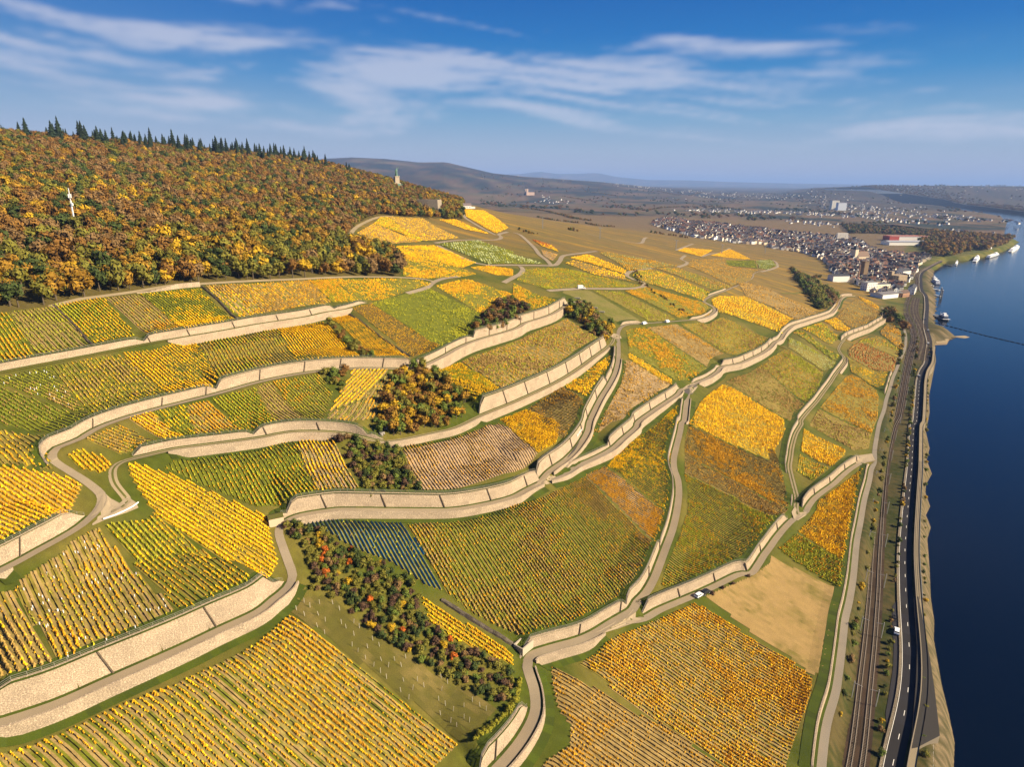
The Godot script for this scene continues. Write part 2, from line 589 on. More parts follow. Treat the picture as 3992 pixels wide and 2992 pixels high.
func build_parcels() -> void:
	for P in PARCELS:
		var pg := poly(P.p)
		var c := Vector2.ZERO
		for p in pg: c += p
		c /= pg.size()
		var dist := c.length()
		var d := Vector2(0.85, -0.53)
		if P.has("v"): d = Vector2(cos(deg_to_rad(P.v)), sin(deg_to_rad(P.v)))
		else:
			var gx := hill(c.x + 12.0, c.y) - hill(c.x - 12.0, c.y)
			var gf := hill(c.x, c.y + 12.0) - hill(c.x, c.y - 12.0)
			d = -Vector2(gx, gf).normalized()
		var n := Vector2(-d.y, d.x)
		var single := dist < 330.0
		var gap: float = clampf(1.10 + dist * 0.0008, 1.25, 1.6)
		var stp := 0.40
		var big := 1.0
		if dist > 600.0:
			gap = 2.4; stp = 2.2; big = 3.2
		elif not single:
			gap = 1.6; stp = 0.9; big = 1.7
		var o := thing("vineyard", P.l, "vineyard", Vector3.ZERO, "vineyard plots on the slope")
		var soil := MB.new()
		var joined := MB.new()
		var lf := [rgb(LEAF[P.a[0]]), rgb(LEAF[P.a[1]]), rgb(LEAF[P.a[2]])]
		var sl := [rgb(SOIL[P.g[0]]), rgb(SOIL[P.g[1]])]
		var rows := cut_rows(pg, d, gap)
		var lift := 0.10 if dist < 560.0 else 0.35
		var net: bool = P.a[0] == "N"
		var cane := L(0.12, 0.085, 0.045)
		if net: lf = [rgb(LEAF.G), rgb(LEAF.B), rgb(LEAF.G)]
		for r in rows:
			var row_i := int(round(r[0] / gap))
			var mb := MB.new() if single else joined
			# aisle: soil, straw or grass
			var ss: float = stp * 2.2
			var m := maxi(1, int(ceil((r[2] - r[1]) / ss)))
			var s0: Vector3
			var s1: Vector3
			var sc0: Color
			var w0: Vector3
			for k in m + 1:
				var along := lerpf(r[1], r[2], float(k) / m)
				var q: Vector2 = n * r[0] + d * along
				var patch := noise.get_noise_2d(q.x * 1.3, q.y * 1.3)
				var speck := fine.get_noise_2d(q.x, q.y)
				var sc: Color = sl[row_i & 1].lerp(sl[(row_i + 1) & 1], clampf(0.22 + patch * 0.8 + speck * 0.6, 0.0, 1.0))
				sc = vary(sc, 1.0 + speck * 0.4 + rng.randf_range(-0.1, 0.1))
				var a: Vector2 = n * (r[0] - gap * 0.5) + d * along
				var b: Vector2 = n * (r[0] + gap * 0.5) + d * along
				var e0 := W(a.x, ht(a.x, a.y) + lift, a.y)
				var e1 := W(b.x, ht(b.x, b.y) + lift, b.y)
				var wy := W(q.x, ht(q.x, q.y), q.y)
				if k > 0:
					soil.tri(s0, s1, e1, sc0, sc0, sc, Vector3.UP)
					soil.tri(s0, e1, e0, sc0, sc, sc, Vector3.UP)
					if single:
						# canes and wire of the row
						var nv := Vector3(n.x, 0, -n.y) * (0.40 if net else 0.07)
						var up := Vector3(0, rng.randf_range(0.7, 0.9) if net else rng.randf_range(0.36, 0.55), 0)
						if net: cane = L(0.10, 0.15, 0.17).lerp(L(0.035, 0.19, 0.33), clampf(patch * 1.2 + rng.randf_range(-0.2, 0.3), 0.0, 1.0))
						mb.quad(w0 + nv, wy + nv, wy + up, w0 + up, cane, nv)
						mb.quad(w0 - nv, wy - nv, wy + up, w0 + up, cane, -nv)
				s0 = e0; s1 = e1; sc0 = sc; w0 = wy
			# the vines
			var along2: float = r[1] + stp * 0.5
			while along2 < r[2]:
				var q: Vector2 = n * (r[0] + rng.randf_range(-0.10, 0.10) * big) + d * along2
				along2 += stp * rng.randf_range(0.8, 1.2)
				var patch := noise.get_noise_2d(q.x * 1.3, q.y * 1.3)
				var speck := fine.get_noise_2d(q.x * 0.6, q.y * 0.6)
				var dens: float = P.d + patch * 0.75 + speck * 0.55
				if rng.randf() > dens * 1.15 or (net and rng.randf() < 0.85): continue
				var grow := clampf(dens, 0.25, 1.1) * rng.randf_range(0.75, 1.25)
				var pick := clampf(0.5 + patch * 1.0 + speck * 0.7 + rng.randf_range(-0.38, 0.38), 0.0, 0.999)
				var lc: Color = lf[int(pick * 3.0)]
				tuft(mb, W(q.x, ht(q.x, q.y) + 0.15, q.y), (0.13 + 0.21 * grow) * big, (0.42 + 0.38 * grow) * (1.0 + 0.25 * (big - 1.0)), vary(lc, rng.randf_range(0.75, 1.2)))
			if single: part("vine_row", mb.mesh(M.vine), o)
		part("soil", soil.mesh(M.ground), o)
		if joined.v.size(): part("vine_rows", joined.mesh(M.vine), o).set_meta("kind", "stuff")
# ---------------------------------------------------------------- trees
func crown_mesh(sd: int, rx: float, ry: float, leaves: int, size: float, m: Material, core := true) -> ArrayMesh:
	var g := RandomNumberGenerator.new()
	g.seed = sd
	var mb := MB.new()
	var lobes := []
	for k in 7:
		var a := g.randf() * TAU
		var rr := g.randf_range(0.15, 0.62)
		lobes.append([Vector3(cos(a) * rr * rx, g.randf_range(0.30, 0.85) * ry * 1.6, sin(a) * rr * rx), g.randf_range(0.36, 0.58)])
	lobes.append([Vector3(0, ry * 1.25, 0), 0.6])
	for lb in lobes:
		var ctr: Vector3 = lb[0]
		var rad: float = lb[1] * rx
		var tone := g.randf_range(0.8, 1.15)
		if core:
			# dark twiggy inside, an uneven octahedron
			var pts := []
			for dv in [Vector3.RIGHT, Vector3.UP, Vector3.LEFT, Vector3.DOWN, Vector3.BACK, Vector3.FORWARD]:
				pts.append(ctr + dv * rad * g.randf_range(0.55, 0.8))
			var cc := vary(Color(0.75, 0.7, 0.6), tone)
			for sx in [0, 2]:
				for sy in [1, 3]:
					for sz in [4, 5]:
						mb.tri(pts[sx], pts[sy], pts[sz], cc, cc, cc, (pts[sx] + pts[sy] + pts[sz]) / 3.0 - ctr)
		for k in leaves:
			var dir := Vector3(g.randfn(), g.randfn() * 0.9 + 0.25, g.randfn()).normalized()
			var p := ctr + dir * rad * g.randf_range(0.7, 1.05)
			var t := dir.cross(Vector3(g.randfn(), g.randfn(), g.randfn())).normalized()
			var b := (dir + Vector3(0, 0.4, 0)).cross(t).normalized()
			var s := size * g.randf_range(0.6, 1.3)
			var lc := vary(Color.WHITE, tone * g.randf_range(0.7, 1.25))
			mb.tri(p + t * s, p - t * s * 0.8 + b * s * 0.5, p - b * s * 0.9, lc, lc, lc, dir)
	return mb.mesh(m)

func conifer_mesh(sd: int, r: float, h: float, m: Material) -> ArrayMesh:
	var g := RandomNumberGenerator.new()
	g.seed = sd
	var mb := MB.new()
	for tier in 9:
		var t := tier / 9.0
		var y := h * (0.12 + 0.86 * t)
		var rr := r * (1.0 - t) * g.randf_range(0.8, 1.1) + 0.15
		var cnt := 9
		var ph := g.randf() * TAU
		for k in cnt:
			var a := ph + TAU * k / cnt
			var e := g.randf_range(0.7, 1.15)
			var tip := Vector3(cos(a) * rr * e, y - rr * 0.35, sin(a) * rr * e)
			var w := Vector3(-sin(a), 0, cos(a)) * rr * 0.42
			var top := Vector3(0, y + h * 0.12, 0)
			var lc := vary(Color.WHITE, g.randf_range(0.7, 1.2))
			mb.tri(top, tip + w, tip - w, lc, lc, lc, Vector3(cos(a), 0.5, sin(a)))
	return mb.mesh(m)

func trunk_mesh(r: float, h: float, m: Material) -> ArrayMesh:
	var mb := MB.new()
	var c := L(0.10, 0.075, 0.05)
	for k in 6:
		var a := TAU * k / 6.0
		var b := TAU * (k + 1) / 6.0
		mb.quad(Vector3(cos(a) * r, -0.6, sin(a) * r), Vector3(cos(b) * r, -0.6, sin(b) * r), Vector3(cos(b) * r * 0.5, h, sin(b) * r * 0.5), Vector3(cos(a) * r * 0.5, h, sin(a) * r * 0.5), c, Vector3(cos(a), 0, sin(a)))
	for k in 3:
		var a := TAU * k / 3.0 + 0.4
		mb.bar(Vector3(0, h * 0.65, 0), Vector3(cos(a) * h * 0.35, h * 1.15, sin(a) * h * 0.35), r * 0.35, c)
	return mb.mesh(m)

const HUES := {
	"rust": [0.20, 0.10, 0.02], "ochre": [0.30, 0.165, 0.016], "gold": [0.46, 0.28, 0.012], "olive": [0.165, 0.15, 0.02], "pine": [0.05, 0.07, 0.014], "twig": [0.21, 0.125, 0.045], "green": [0.115, 0.15, 0.02], "dark": [0.012, 0.022, 0.010], "flame": [0.45, 0.11, 0.012], "plum": [0.10, 0.055, 0.03], "hedge": [0.24, 0.22, 0.015]}
const HUE_WORDS := {"rust": "rust brown", "ochre": "ochre", "gold": "golden yellow", "olive": "olive", "pine": "dark green", "twig": "bare brown", "green": "green", "dark": "blackish green", "flame": "flame orange", "plum": "dull purple", "hedge": "yellow green"}
var crowns := []
var conifers := []
var trunk: ArrayMesh
var tree_mats := {}

func make_trees() -> void:
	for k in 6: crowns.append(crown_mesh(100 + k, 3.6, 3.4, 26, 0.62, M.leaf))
	for k in 3: conifers.append(conifer_mesh(200 + k, 4.2, 14.0, M.leaf))
	trunk = trunk_mesh(0.28, 4.5, M.plain)
	for h in HUES: tree_mats[h] = mat("leaf_" + h, rgb(HUES[h]), 0.8)

func put_tree(called: String, label: String, category: String, group: String, at: Vector3, hue: String, sc: float, tall: float, kind: String, trunk_show := true) -> void:
	var o := thing(called, label, category, at, group)
	o.rotation.y = rng.randf() * TAU
	var cm: Mesh = conifers[rng.randi() % conifers.size()] if kind == "conifer" else crowns[rng.randi() % crowns.size()]
	var c := part("crown", cm, o)
	c.scale = Vector3(sc, sc * tall, sc)
	c.position.y = 0.0 if kind == "conifer" else 1.2 * sc * tall if trunk_show else -0.2
	c.material_override = tree_mats[hue]
	if trunk_show:
		var t := part("trunk", trunk, o)
		t.scale = Vector3(sc, sc * tall, sc)

func hue_at(x: float, f: float, s: float) -> String:
	var a := noise.get_noise_2d(x * 0.45 + 300.0, f * 0.45)
	var b := noise.get_noise_2d(x * 1.6, f * 1.6 + 700.0)
	var r := rng.randf()
	var low := clampf(1.0 - (s - 330.0) / 420.0, 0.0, 1.0)
	if b > 0.16 and r < 0.8: return "pine" if r < 0.5 else "olive"
	if r < 0.03: return "gold"
	if a + low * 0.55 + rng.randf_range(-0.25, 0.25) > 0.38: return ["gold", "ochre", "ochre", "olive", "olive", "rust"][rng.randi() % 6]
	if a > -0.1: return ["ochre", "rust", "rust", "rust", "twig", "olive"][rng.randi() % 6]
	return ["twig", "rust", "rust", "twig", "twig", "olive"][rng.randi() % 6]

func multi(called: String, m: Mesh, xf: Array, cols: Array, label: String, category: String) -> void:
	if xf.is_empty(): return
	var mm := MultiMesh.new()
	mm.transform_format = MultiMesh.TRANSFORM_3D
	mm.use_colors = true
	mm.mesh = m
	mm.instance_count = xf.size()
	for i in xf.size():
		mm.set_instance_transform(i, xf[i])
		mm.set_instance_color(i, cols[i])
	var o := MultiMeshInstance3D.new()
	o.name = numbered(called)
	o.multimesh = mm
	add_child(o)
	tag(o, label, category)
	o.set_meta("kind", "stuff")

func build_forest() -> void:
	make_trees()
	var all := []
	var u := -260.0
	while u < 960.0:
		var s := 250.0
		while s < 1040.0:
			var p := from_us(u + rng.randf_range(-2.6, 2.6), s + rng.randf_range(-2.6, 2.6))
			s += 6.2
			if not Geometry2D.is_point_in_polygon(p, forest_poly): continue
			var y := ht(p.x, p.y)
			# only what the camera side of the hill shows
			if absf(p.x) > p.y * 0.86 + 30.0: continue
			all.append([p.length(), p, y, to_u(p.x, p.y), to_s(p.x, p.y)])
		u += 6.2
	all.sort_custom(func(a, b): return a[0] < b[0])
	var xf := [[], [], [], [], [], []]
	var cl := [[], [], [], [], [], []]
	var cx := [[], [], []]
	var cc := [[], [], []]
	var made := 0
	for t in all:
		var p: Vector2 = t[1]
		if p.distance_to(Vector2(MEMORIAL[0], MEMORIAL[1])) < 20.0 or in_clearing(p): continue
		var hue := hue_at(p.x, p.y, t[4])
		var sc := rng.randf_range(0.85, 1.6)
		var tall := rng.randf_range(0.9, 1.25)
		var ridge: bool = t[4] > 880.0 and noise.get_noise_2d(p.x * 0.5 + 50.0, p.y * 0.5) > 0.06 - 0.25 * float(t[3] > 260.0 and t[3] < 640.0) and rng.randf() < 0.10 and t[3] < 760.0
		if made < 290 and not ridge:
			made += 1
			put_tree("forest_tree", "%s %s tree at the %s of the lower forest edge" % [size_word(sc * 0.85), HUE_WORDS[hue], "left end" if p.x < -215.0 else ("right end" if p.x > -160.0 else "middle")], "tree", "trees along the lower forest edge", W(p.x, t[2], p.y), hue, sc, tall, "leaf")
			continue
		var b := Basis(Vector3.UP, rng.randf() * TAU)
		if ridge:
			var k := rng.randi() % 3
			cx[k].append(Transform3D(b.scaled(Vector3(sc * 1.25, sc * rng.randf_range(1.0, 1.6), sc * 1.25)), W(p.x, t[2], p.y)))
			cc[k].append(vary(rgb(HUES.dark), rng.randf_range(0.8, 1.5)))
		else:
			var k := rng.randi() % 6
			xf[k].append(Transform3D(b.scaled(Vector3(sc, sc * tall, sc)), W(p.x, t[2] + 1.2, p.y)))
			cl[k].append(vary(rgb(HUES[hue]), rng.randf_range(0.75, 1.25)))
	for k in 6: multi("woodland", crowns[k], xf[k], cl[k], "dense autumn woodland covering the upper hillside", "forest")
	for k in 3: multi("spruce_wood", conifers[k], cx[k], cc[k], "dark spruces standing along the forest ridge", "forest")
	build_scrub()

func in_clearing(p: Vector2) -> bool:
	for c in CLEARINGS:
		if p.distance_to(Vector2(c[0], c[1])) < c[2]: return true
	return false

func size_word(k: float) -> String: return "small" if k < 0.85 else ("large" if k > 1.12 else "middling")

func build_scrub() -> void:
	var per := {"gully": ["pine", "olive", "green", "plum", "plum", "twig", "pine", "olive", "olive", "flame", "gold"], "gap": ["olive", "green", "twig", "plum", "olive", "pine"], "rock": ["ochre", "gold", "olive", "ochre", "rust", "green"], "ledge": ["twig", "plum", "rust", "green"], "hollow": ["olive", "green", "rust", "gold", "twig"], "bush": ["olive", "rust", "green"], "edge": ["olive", "green", "twig"], "foot": ["olive", "green", "rust"]}
	var words := {"gully": "the scrubby gully beside the lower road", "gap": "the scrub strip beside the pink vineyard", "rock": "the wooded rock above the farm track", "ledge": "the rock ledge above the upper road", "hollow": "the thicket by the turning place", "bush": "a small thicket between vine plots", "edge": "the scrubby spur above the town", "foot": "the scrub above the railway"}
	var all := []
	for S in SCRUB:
		var pg := poly(S.p)
		var c := Vector2.ZERO
		for p in pg: c += p
		c /= pg.size()
		var dist := c.length()
		var lo := pg[0]
		var hi := pg[0]
		for p in pg:
			lo = lo.min(p); hi = hi.max(p)
		var step: float = clampf(dist * 0.0105, 1.9, 8.0)
		var x := lo.x
		while x < hi.x:
			var f := lo.y
			while f < hi.y:
				var p := Vector2(x + rng.randf_range(-0.9, 0.9) * step * 0.5, f + rng.randf_range(-0.9, 0.9) * step * 0.5)
				f += step
				if not Geometry2D.is_point_in_polygon(p, pg): continue
				var list: Array = per[S.k]
				var hue: String = list[rng.randi() % list.size()]
				if (hue == "flame" or hue == "gold") and S.k == "gully" and rng.randf() < 0.7: hue = "olive"
				var size := rng.randf_range(0.65, 1.3)
				if S.k == "rock" and rng.randf() < 0.22: continue
				var sc: float = step / 5.0 * size * (1.25 if S.k == "rock" else 1.0)
				var place: String = "the near part of" if (p - c).dot(c) < -0.1 * dist * step else ("the far part of" if (p - c).dot(c) > 0.1 * dist * step else "the middle of")
				all.append([sc / p.length(), p, hue, sc, S.k, size, place])
			x += step
	all.sort_custom(func(a, b): return a[0] > b[0])
	var xf := []
	var cl := []
	for i in all.size():
		var t: Array = all[i]
		var p: Vector2 = t[1]
		var tall := rng.randf_range(0.7, 1.1)
		if i < 285:
			put_tree("shrub", "%s %s shrub in %s %s" % [size_word(t[5]), HUE_WORDS[t[2]], t[6], words[t[4]]], "shrub", "shrubs of " + words[t[4]], on(p.x, p.y), t[2], t[3], tall, "leaf", t[4] == "rock")
		else:
			xf.append(Transform3D(Basis(Vector3.UP, rng.randf() * TAU).scaled(Vector3(t[3], t[3] * tall, t[3])), on(p.x, p.y, -0.2)))
			cl.append(vary(rgb(HUES[t[2]]), rng.randf_range(0.8, 1.2)))
	multi("scrub", crowns[3], xf, cl, "dense low scrub filling the thickets between the vineyards", "scrub")
# ---------------------------------------------------------------- everything else
func extra() -> void:
	build_far()
	build_far_roads()
	build_plots()
	build_plazas()
	build_river_strip()
	build_town()
	build_landmarks()
	build_boats()
	build_details()

func table(t: Array, x: float) -> float:
	if x <= t[0]: return t[1]
	for i in range(0, t.size() - 2, 2):
		if x < t[i + 2]: return lerpf(t[i + 1], t[i + 3], (x - t[i]) / (t[i + 2] - t[i]))
	return t[t.size() - 1]

# ridge lines far behind: bearing (x / f) and height above the camera's horizon per 1000 m
const RIDGE_NEAR := [-0.50, 20.0, -0.42, 26.0, -0.308, 29.0, -0.281, 32.3, -0.239, 34.7, -0.191, 33.0, -0.142, 28.3, -0.101, 29.0, -0.066, 21.0, -0.032, 13.5, 0.017, 8.6, 0.065, 5.9, 0.134, 1.5, 0.2, -6.0, 0.3, -12.0]
const RIDGE_FAR := [-0.05, 9.0, 0.01, 11.2, 0.037, 14.8, 0.065, 11.9, 0.093, 12.0, 0.124, 13.7, 0.155, 8.0, 0.2, 4.6, 0.26, 4.6, 0.31, 3.0, 0.41, 1.5, 0.6, 0.6, 1.0, 0.3]
const RIDGE_SOUTH := [0.36, -22.0, 0.45, -6.5, 0.55, -0.3, 0.64, 0.4, 0.76, 0.6, 1.0, 0.8]

func far_h(x: float, f: float) -> float:
	var az := x / f
	var base := minf(hill(clampf(x, -900.0, 1500.0), minf(f, 2600.0)), 60.0)
	var h := lerpf(base, 22.0, smoothstep(2700.0, 5000.0, f))
	h += 14.0 * noise.get_noise_2d(x * 0.03, f * 0.03) * smoothstep(3200.0, 6000.0, f)
	var rn := CAM_H + table(RIDGE_NEAR, az) * 9.5
	if rn > 30.0: h = lerpf(h, rn, smoothstep(4200.0, 9500.0, f) * (0.94 + 0.10 * noise.get_noise_2d(x * 0.02, f * 0.02) * smoothstep(9500.0, 6000.0, f)))
	var rs := CAM_H + table(RIDGE_SOUTH, az) * 8.0
	if az > 0.36: h = lerpf(h, maxf(rs, h), smoothstep(5200.0, 8000.0, f))
	h = lerpf(h, 60.0, smoothstep(12000.0, 17000.0, f))
	var rf := CAM_H + table(RIDGE_FAR, az) * 32.0
	return lerpf(h, rf, smoothstep(24000.0, 32000.0, f))

func far_colour(x: float, f: float) -> Color:
	var a := noise.get_noise_2d(x * 0.07, f * 0.05)
	var b := noise.get_noise_2d(x * 0.25 + 70.0, f * 0.16)
	var c := L(0.20, 0.125, 0.065).lerp(L(0.14, 0.115, 0.05), clampf(0.5 + b * 2.0, 0.0, 1.0))
	c = c.lerp(L(0.03, 0.042, 0.03), clampf(a * 3.0 + b * 1.5 - 0.1, 0.0, 1.0))
	# wooded hills
	c = c.lerp(L(0.050, 0.036, 0.026).lerp(L(0.018, 0.030, 0.026), clampf(0.5 + b * 3.0, 0.0, 1.0)), smoothstep(4800.0, 7000.0, f) * clampf(0.75 + a * 1.5, 0.0, 1.0))
	var az := x / f
	if az > 0.44 and f > 4000.0: c = c.lerp(L(0.06, 0.05, 0.035), 0.6)
	return vary(c, 1.0 + 0.35 * fine.get_noise_2d(x * 0.02, f * 0.02))

func bank(a: Array, az: float) -> float:
	# distance forward at which the bank line is met on this bearing
	for i in range(0, a.size() - 2, 2):
		var z0: float = a[i] / a[i + 1]
		var z1: float = a[i + 2] / a[i + 3]
		if (az >= z0 and az <= z1) or (az <= z0 and az >= z1):
			return lerpf(a[i + 1], a[i + 3], (az - z0) / (z1 - z0))
	return -1.0

func polar(az0: float, az1: float, da: float, start: Callable, stop: Callable, n: int, drop: bool) -> ArrayMesh:
	var mb := MB.new()
	var prev := []
	var prevc := []
	var az := az0
	while az <= az1:
		var f0: float = start.call(az)
		var f1: float = stop.call(az)
		var col := []
		var colc := []
		for k in n + 1:
			var f := f0 * pow(maxf(f1, f0 + 1.0) / f0, float(k) / n)
			var y := far_h(az * f, f)
			if drop: y = maxf(y, 2.0)
			col.append(W(az * f, y, f))
			colc.append(far_colour(az * f, f))
		if prev.size():
			for k in n:
				mb.tri(prev[k], col[k], col[k + 1], prevc[k], colc[k], colc[k + 1], Vector3.UP)
				mb.tri(prev[k], col[k + 1], prev[k + 1], prevc[k], colc[k + 1], prevc[k + 1], Vector3.UP)
		prev = col; prevc = colc
		az += da
	return mb.mesh(M.ground_far)

func build_far() -> void:
	var g: StandardMaterial3D = M.ground.duplicate()
	g.uv1_scale = Vector3(0.004, 0.004, 0.004)
	M["ground_far"] = g
	var near_f := func(az: float) -> float: return 2690.0 if az < 0.575 else 1560.0 / az
	setting("plain", polar(-0.52, 0.409, 0.008, near_f, func(_az: float) -> float: return 130000.0, 110, false))
	setting("plain", polar(0.40, 0.752, 0.004, near_f, func(az: float) -> float:
		var b := bank(NORTH_BANK, az)
		return b if b > 0.0 else 8660.0, 40, true))
	setting("far_bank", polar(0.40, 0.96, 0.004, func(az: float) -> float:
		var b := bank(SOUTH_BANK, az)
		return b if b > 0.0 else (8660.0 if az < 0.6 else 2900.0), func(_az: float) -> float: return 130000.0, 90, true))
	# villages on the plain
	var wall := MB.new()
	wall.box(Vector3.ZERO, Vector3(6, 0, 0), Vector3(0, 0, 5), 6.5, L(0.78, 0.74, 0.68))
	var dark := L(0.085, 0.07, 0.065)
	roof_on(wall, Vector3(0, 6.5, 0), 6.5, 5.5, 4.0, dark, L(0.78, 0.74, 0.68))
	var vm := wall.mesh(M.plain)
	var xf := []
	var cl := []
	for v in VILLAGES:
		for k in v[4]:
			var x: float = v[0] + clampf(rng.randfn(), -2.0, 2.0) * v[2]
			var f: float = v[1] + clampf(rng.randfn(), -2.0, 2.0) * v[3]
			var y := ht(x, f) if f < 2650.0 and x < 1540.0 else far_h(x, f)
			if y < 3.0: continue
			var sc := rng.randf_range(0.6, 1.0)
			xf.append(Transform3D(Basis(Vector3.UP, rng.randf() * TAU).scaled(Vector3(sc, sc, sc)), W(x, y, f)))
			cl.append(vary(Color.WHITE, rng.randf_range(0.8, 1.1)))
	multi("far_village", vm, xf, cl, "far white village houses scattered over the plain", "village")
	# woods and hedges on the plain
	var tx := []
	var tc := []
	for k in 2600:
		var az := rng.randf_range(-0.05, 0.80)
		var f := 2700.0 * pow(3.2, rng.randf())
		var x := az * f
		if noise.get_noise_2d(x * 0.12 + 500.0, f * 0.05) < 0.12: continue
		var nb := bank(NORTH_BANK, az)
		if nb > 0.0 and f > nb - 40.0 and f < bank(SOUTH_BANK, az) + 60.0: continue
		var sc := rng.randf_range(1.2, 2.6)
		tx.append(Transform3D(Basis(Vector3.UP, rng.randf() * TAU).scaled(Vector3(sc * 1.5, sc, sc * 1.5)), W(x, far_h(x, f), f)))
		tc.append(vary(rgb(HUES[["pine", "twig", "rust", "olive", "pine"][rng.randi() % 5]]), rng.randf_range(0.7, 1.1)))
	for k in 900:      # the wooded south bank
		var az := rng.randf_range(0.52, 0.90)
		var b := bank(SOUTH_BANK, az)
		if b < 0.0: continue
		var f := b * pow(1.25, rng.randf() * rng.randf()) + 15.0
		var sc := rng.randf_range(1.3, 2.6)
		tx.append(Transform3D(Basis(Vector3.UP, rng.randf() * TAU).scaled(Vector3(sc * 1.6, sc, sc * 1.6)), W(az * f, maxf(far_h(az * f, f), 2.0), f)))
		tc.append(vary(rgb(HUES[["twig", "rust", "olive", "twig"][rng.randi() % 4]]), rng.randf_range(0.6, 1.0)))
	multi("far_wood", crowns[0], tx, tc, "far woods and hedges on the plain and the opposite bank", "forest")

func roof_on(mb: MB, o: Vector3, hx: float, hz: float, h: float, col: Color, gable: Color) -> void:
	# ridge along x
	var a := o + Vector3(-hx, 0, -hz)
	var b := o + Vector3(hx, 0, -hz)
	var c := o + Vector3(hx, 0, hz)
	var d := o + Vector3(-hx, 0, hz)
	var e := o + Vector3(-hx, h, 0)
	var f := o + Vector3(hx, h, 0)
	mb.quad(a, b, f, e, col, Vector3(0, 1, -1))
	mb.quad(d, c, f, e, col, Vector3(0, 1, 1))
	mb.tri(a, d, e, gable, gable, gable, Vector3.LEFT)
	mb.tri(b, c, f, gable, gable, gable, Vector3.RIGHT)

# ---------------------------------------------------------------- thin far roads
func build_far_roads() -> void:
	for r in FAR_ROADS:
		var c := poly(r.p)
		var mb := MB.new()
		var rc: Array = ROAD_COL[r.k]
		var pts := []
		for i in c.size() - 1:
			var a := c[maxi(i - 1, 0)]
			var d := c[mini(i + 2, c.size() - 1)]
			var m := maxi(1, int(c[i].distance_to(c[i + 1]) / 6.0))
			for k in m:
				var t := float(k) / m
				pts.append(Vector2(cr(a.x, c[i].x, c[i + 1].x, d.x, t), cr(a.y, c[i].y, c[i + 1].y, d.y, t)))
		pts.append(c[c.size() - 1])
		var last := []
		for i in pts.size():
			var t: Vector2 = (pts[mini(i + 1, pts.size() - 1)] - pts[maxi(i - 1, 0)]).normalized()
			var n: Vector2 = Vector2(-t.y, t.x) * (r.w * 0.5)
			var p: Vector2 = pts[i]
			var l: Vector2 = p + n
			var q: Vector2 = p - n
			var now := [W(l.x, ht(l.x, l.y) + 0.3, l.y), W(q.x, ht(q.x, q.y) + 0.3, q.y)]
			var k := 1.0 + rng.randf_range(-0.08, 0.08)
			if last.size(): mb.quad(last[0], last[1], now[1], now[0], vary(rgb(rc), k), Vector3.UP)
			last = now
		setting(r.n, mb.mesh(M.concrete))

# ---------------------------------------------------------------- plots without vines
func build_plots() -> void:
	for P in PLOTS:
		var pg := poly(P.p)
		var mb := MB.new()
		var d := Vector2(0.85, -0.53)
		var n := Vector2(-d.y, d.x)
		var cols: Array = {"fallow": [L(0.135, 0.118, 0.022), L(0.27, 0.20, 0.06)], "bare": [L(0.42, 0.275, 0.10), L(0.22, 0.17, 0.04)], "meadow": [L(0.26, 0.22, 0.06), L(0.19, 0.19, 0.03)]}[P.k]
		for r in cut_rows(pg, d, 1.5):
			var m := maxi(1, int((r[2] - r[1]) / 1.5))
			var l0: Vector3
			var l1: Vector3
			var lc: Color
			for k in m + 1:
				var al := lerpf(r[1], r[2], float(k) / m)
				var a: Vector2 = n * (r[0] - 0.75) + d * al
				var b: Vector2 = n * (r[0] + 0.75) + d * al
				var t := clampf(0.12 + noise.get_noise_2d(a.x * 2.2, a.y * 2.2) * 1.3 + fine.get_noise_2d(a.x, a.y) * 0.7, 0.0, 1.0)
				var col: Color = vary(cols[0].lerp(cols[1], t), 1.0 + rng.randf_range(-0.08, 0.08))
				var e0 := on(a.x, a.y, 0.1)
				var e1 := on(b.x, b.y, 0.1)
				if k > 0:
					mb.tri(l0, l1, e1, lc, lc, col, Vector3.UP)
					mb.tri(l0, e1, e0, lc, col, col, Vector3.UP)
				l0 = e0; l1 = e1; lc = col
		var o := thing({"fallow": "fallow_plot", "bare": "bare_field", "meadow": "meadow"}[P.k], P.l, "field", Vector3.ZERO)
		part("soil", mb.mesh(M.ground), o)
		if P.k == "fallow":
			var sm := MB.new()
			sm.box(Vector3(0, -0.2, 0), Vector3(0.05, 0, 0), Vector3(0, 0, 0.05), 1.7, L(0.52, 0.46, 0.36))
			var stake := sm.mesh(M.plain)
			for r in cut_rows(pg, d, 2.6):
				var al: float = r[1] + 1.0
				while al < r[2] - 0.5:
					if rng.randf() < 0.62:
						var p: Vector2 = n * r[0] + d * (al + rng.randf_range(-0.5, 0.5))
						var s := part("stake", stake, o)
						s.position = on(p.x, p.y)
						s.rotation_degrees = Vector3(rng.randf_range(-9, 9), 0, rng.randf_range(-9, 9))
					al += 2.4
		if P.k == "meadow":
			for k in [[0.20, 0.30], [0.30, 0.42], [0.58, 0.66], [0.76, 0.80]]:
				var p := pg[0].lerp(pg[3], k[1]).lerp(pg[6], 0.15)
				var rm := MB.new()
				rm.box(Vector3.ZERO, Vector3(2.2, 0, 0.5), Vector3(-0.3, 0, 1.1), 0.5, L(0.62, 0.56, 0.46))
				part("limestone_slab", rm.mesh(M.stone), o).position = on(p.x, p.y, 0.05)

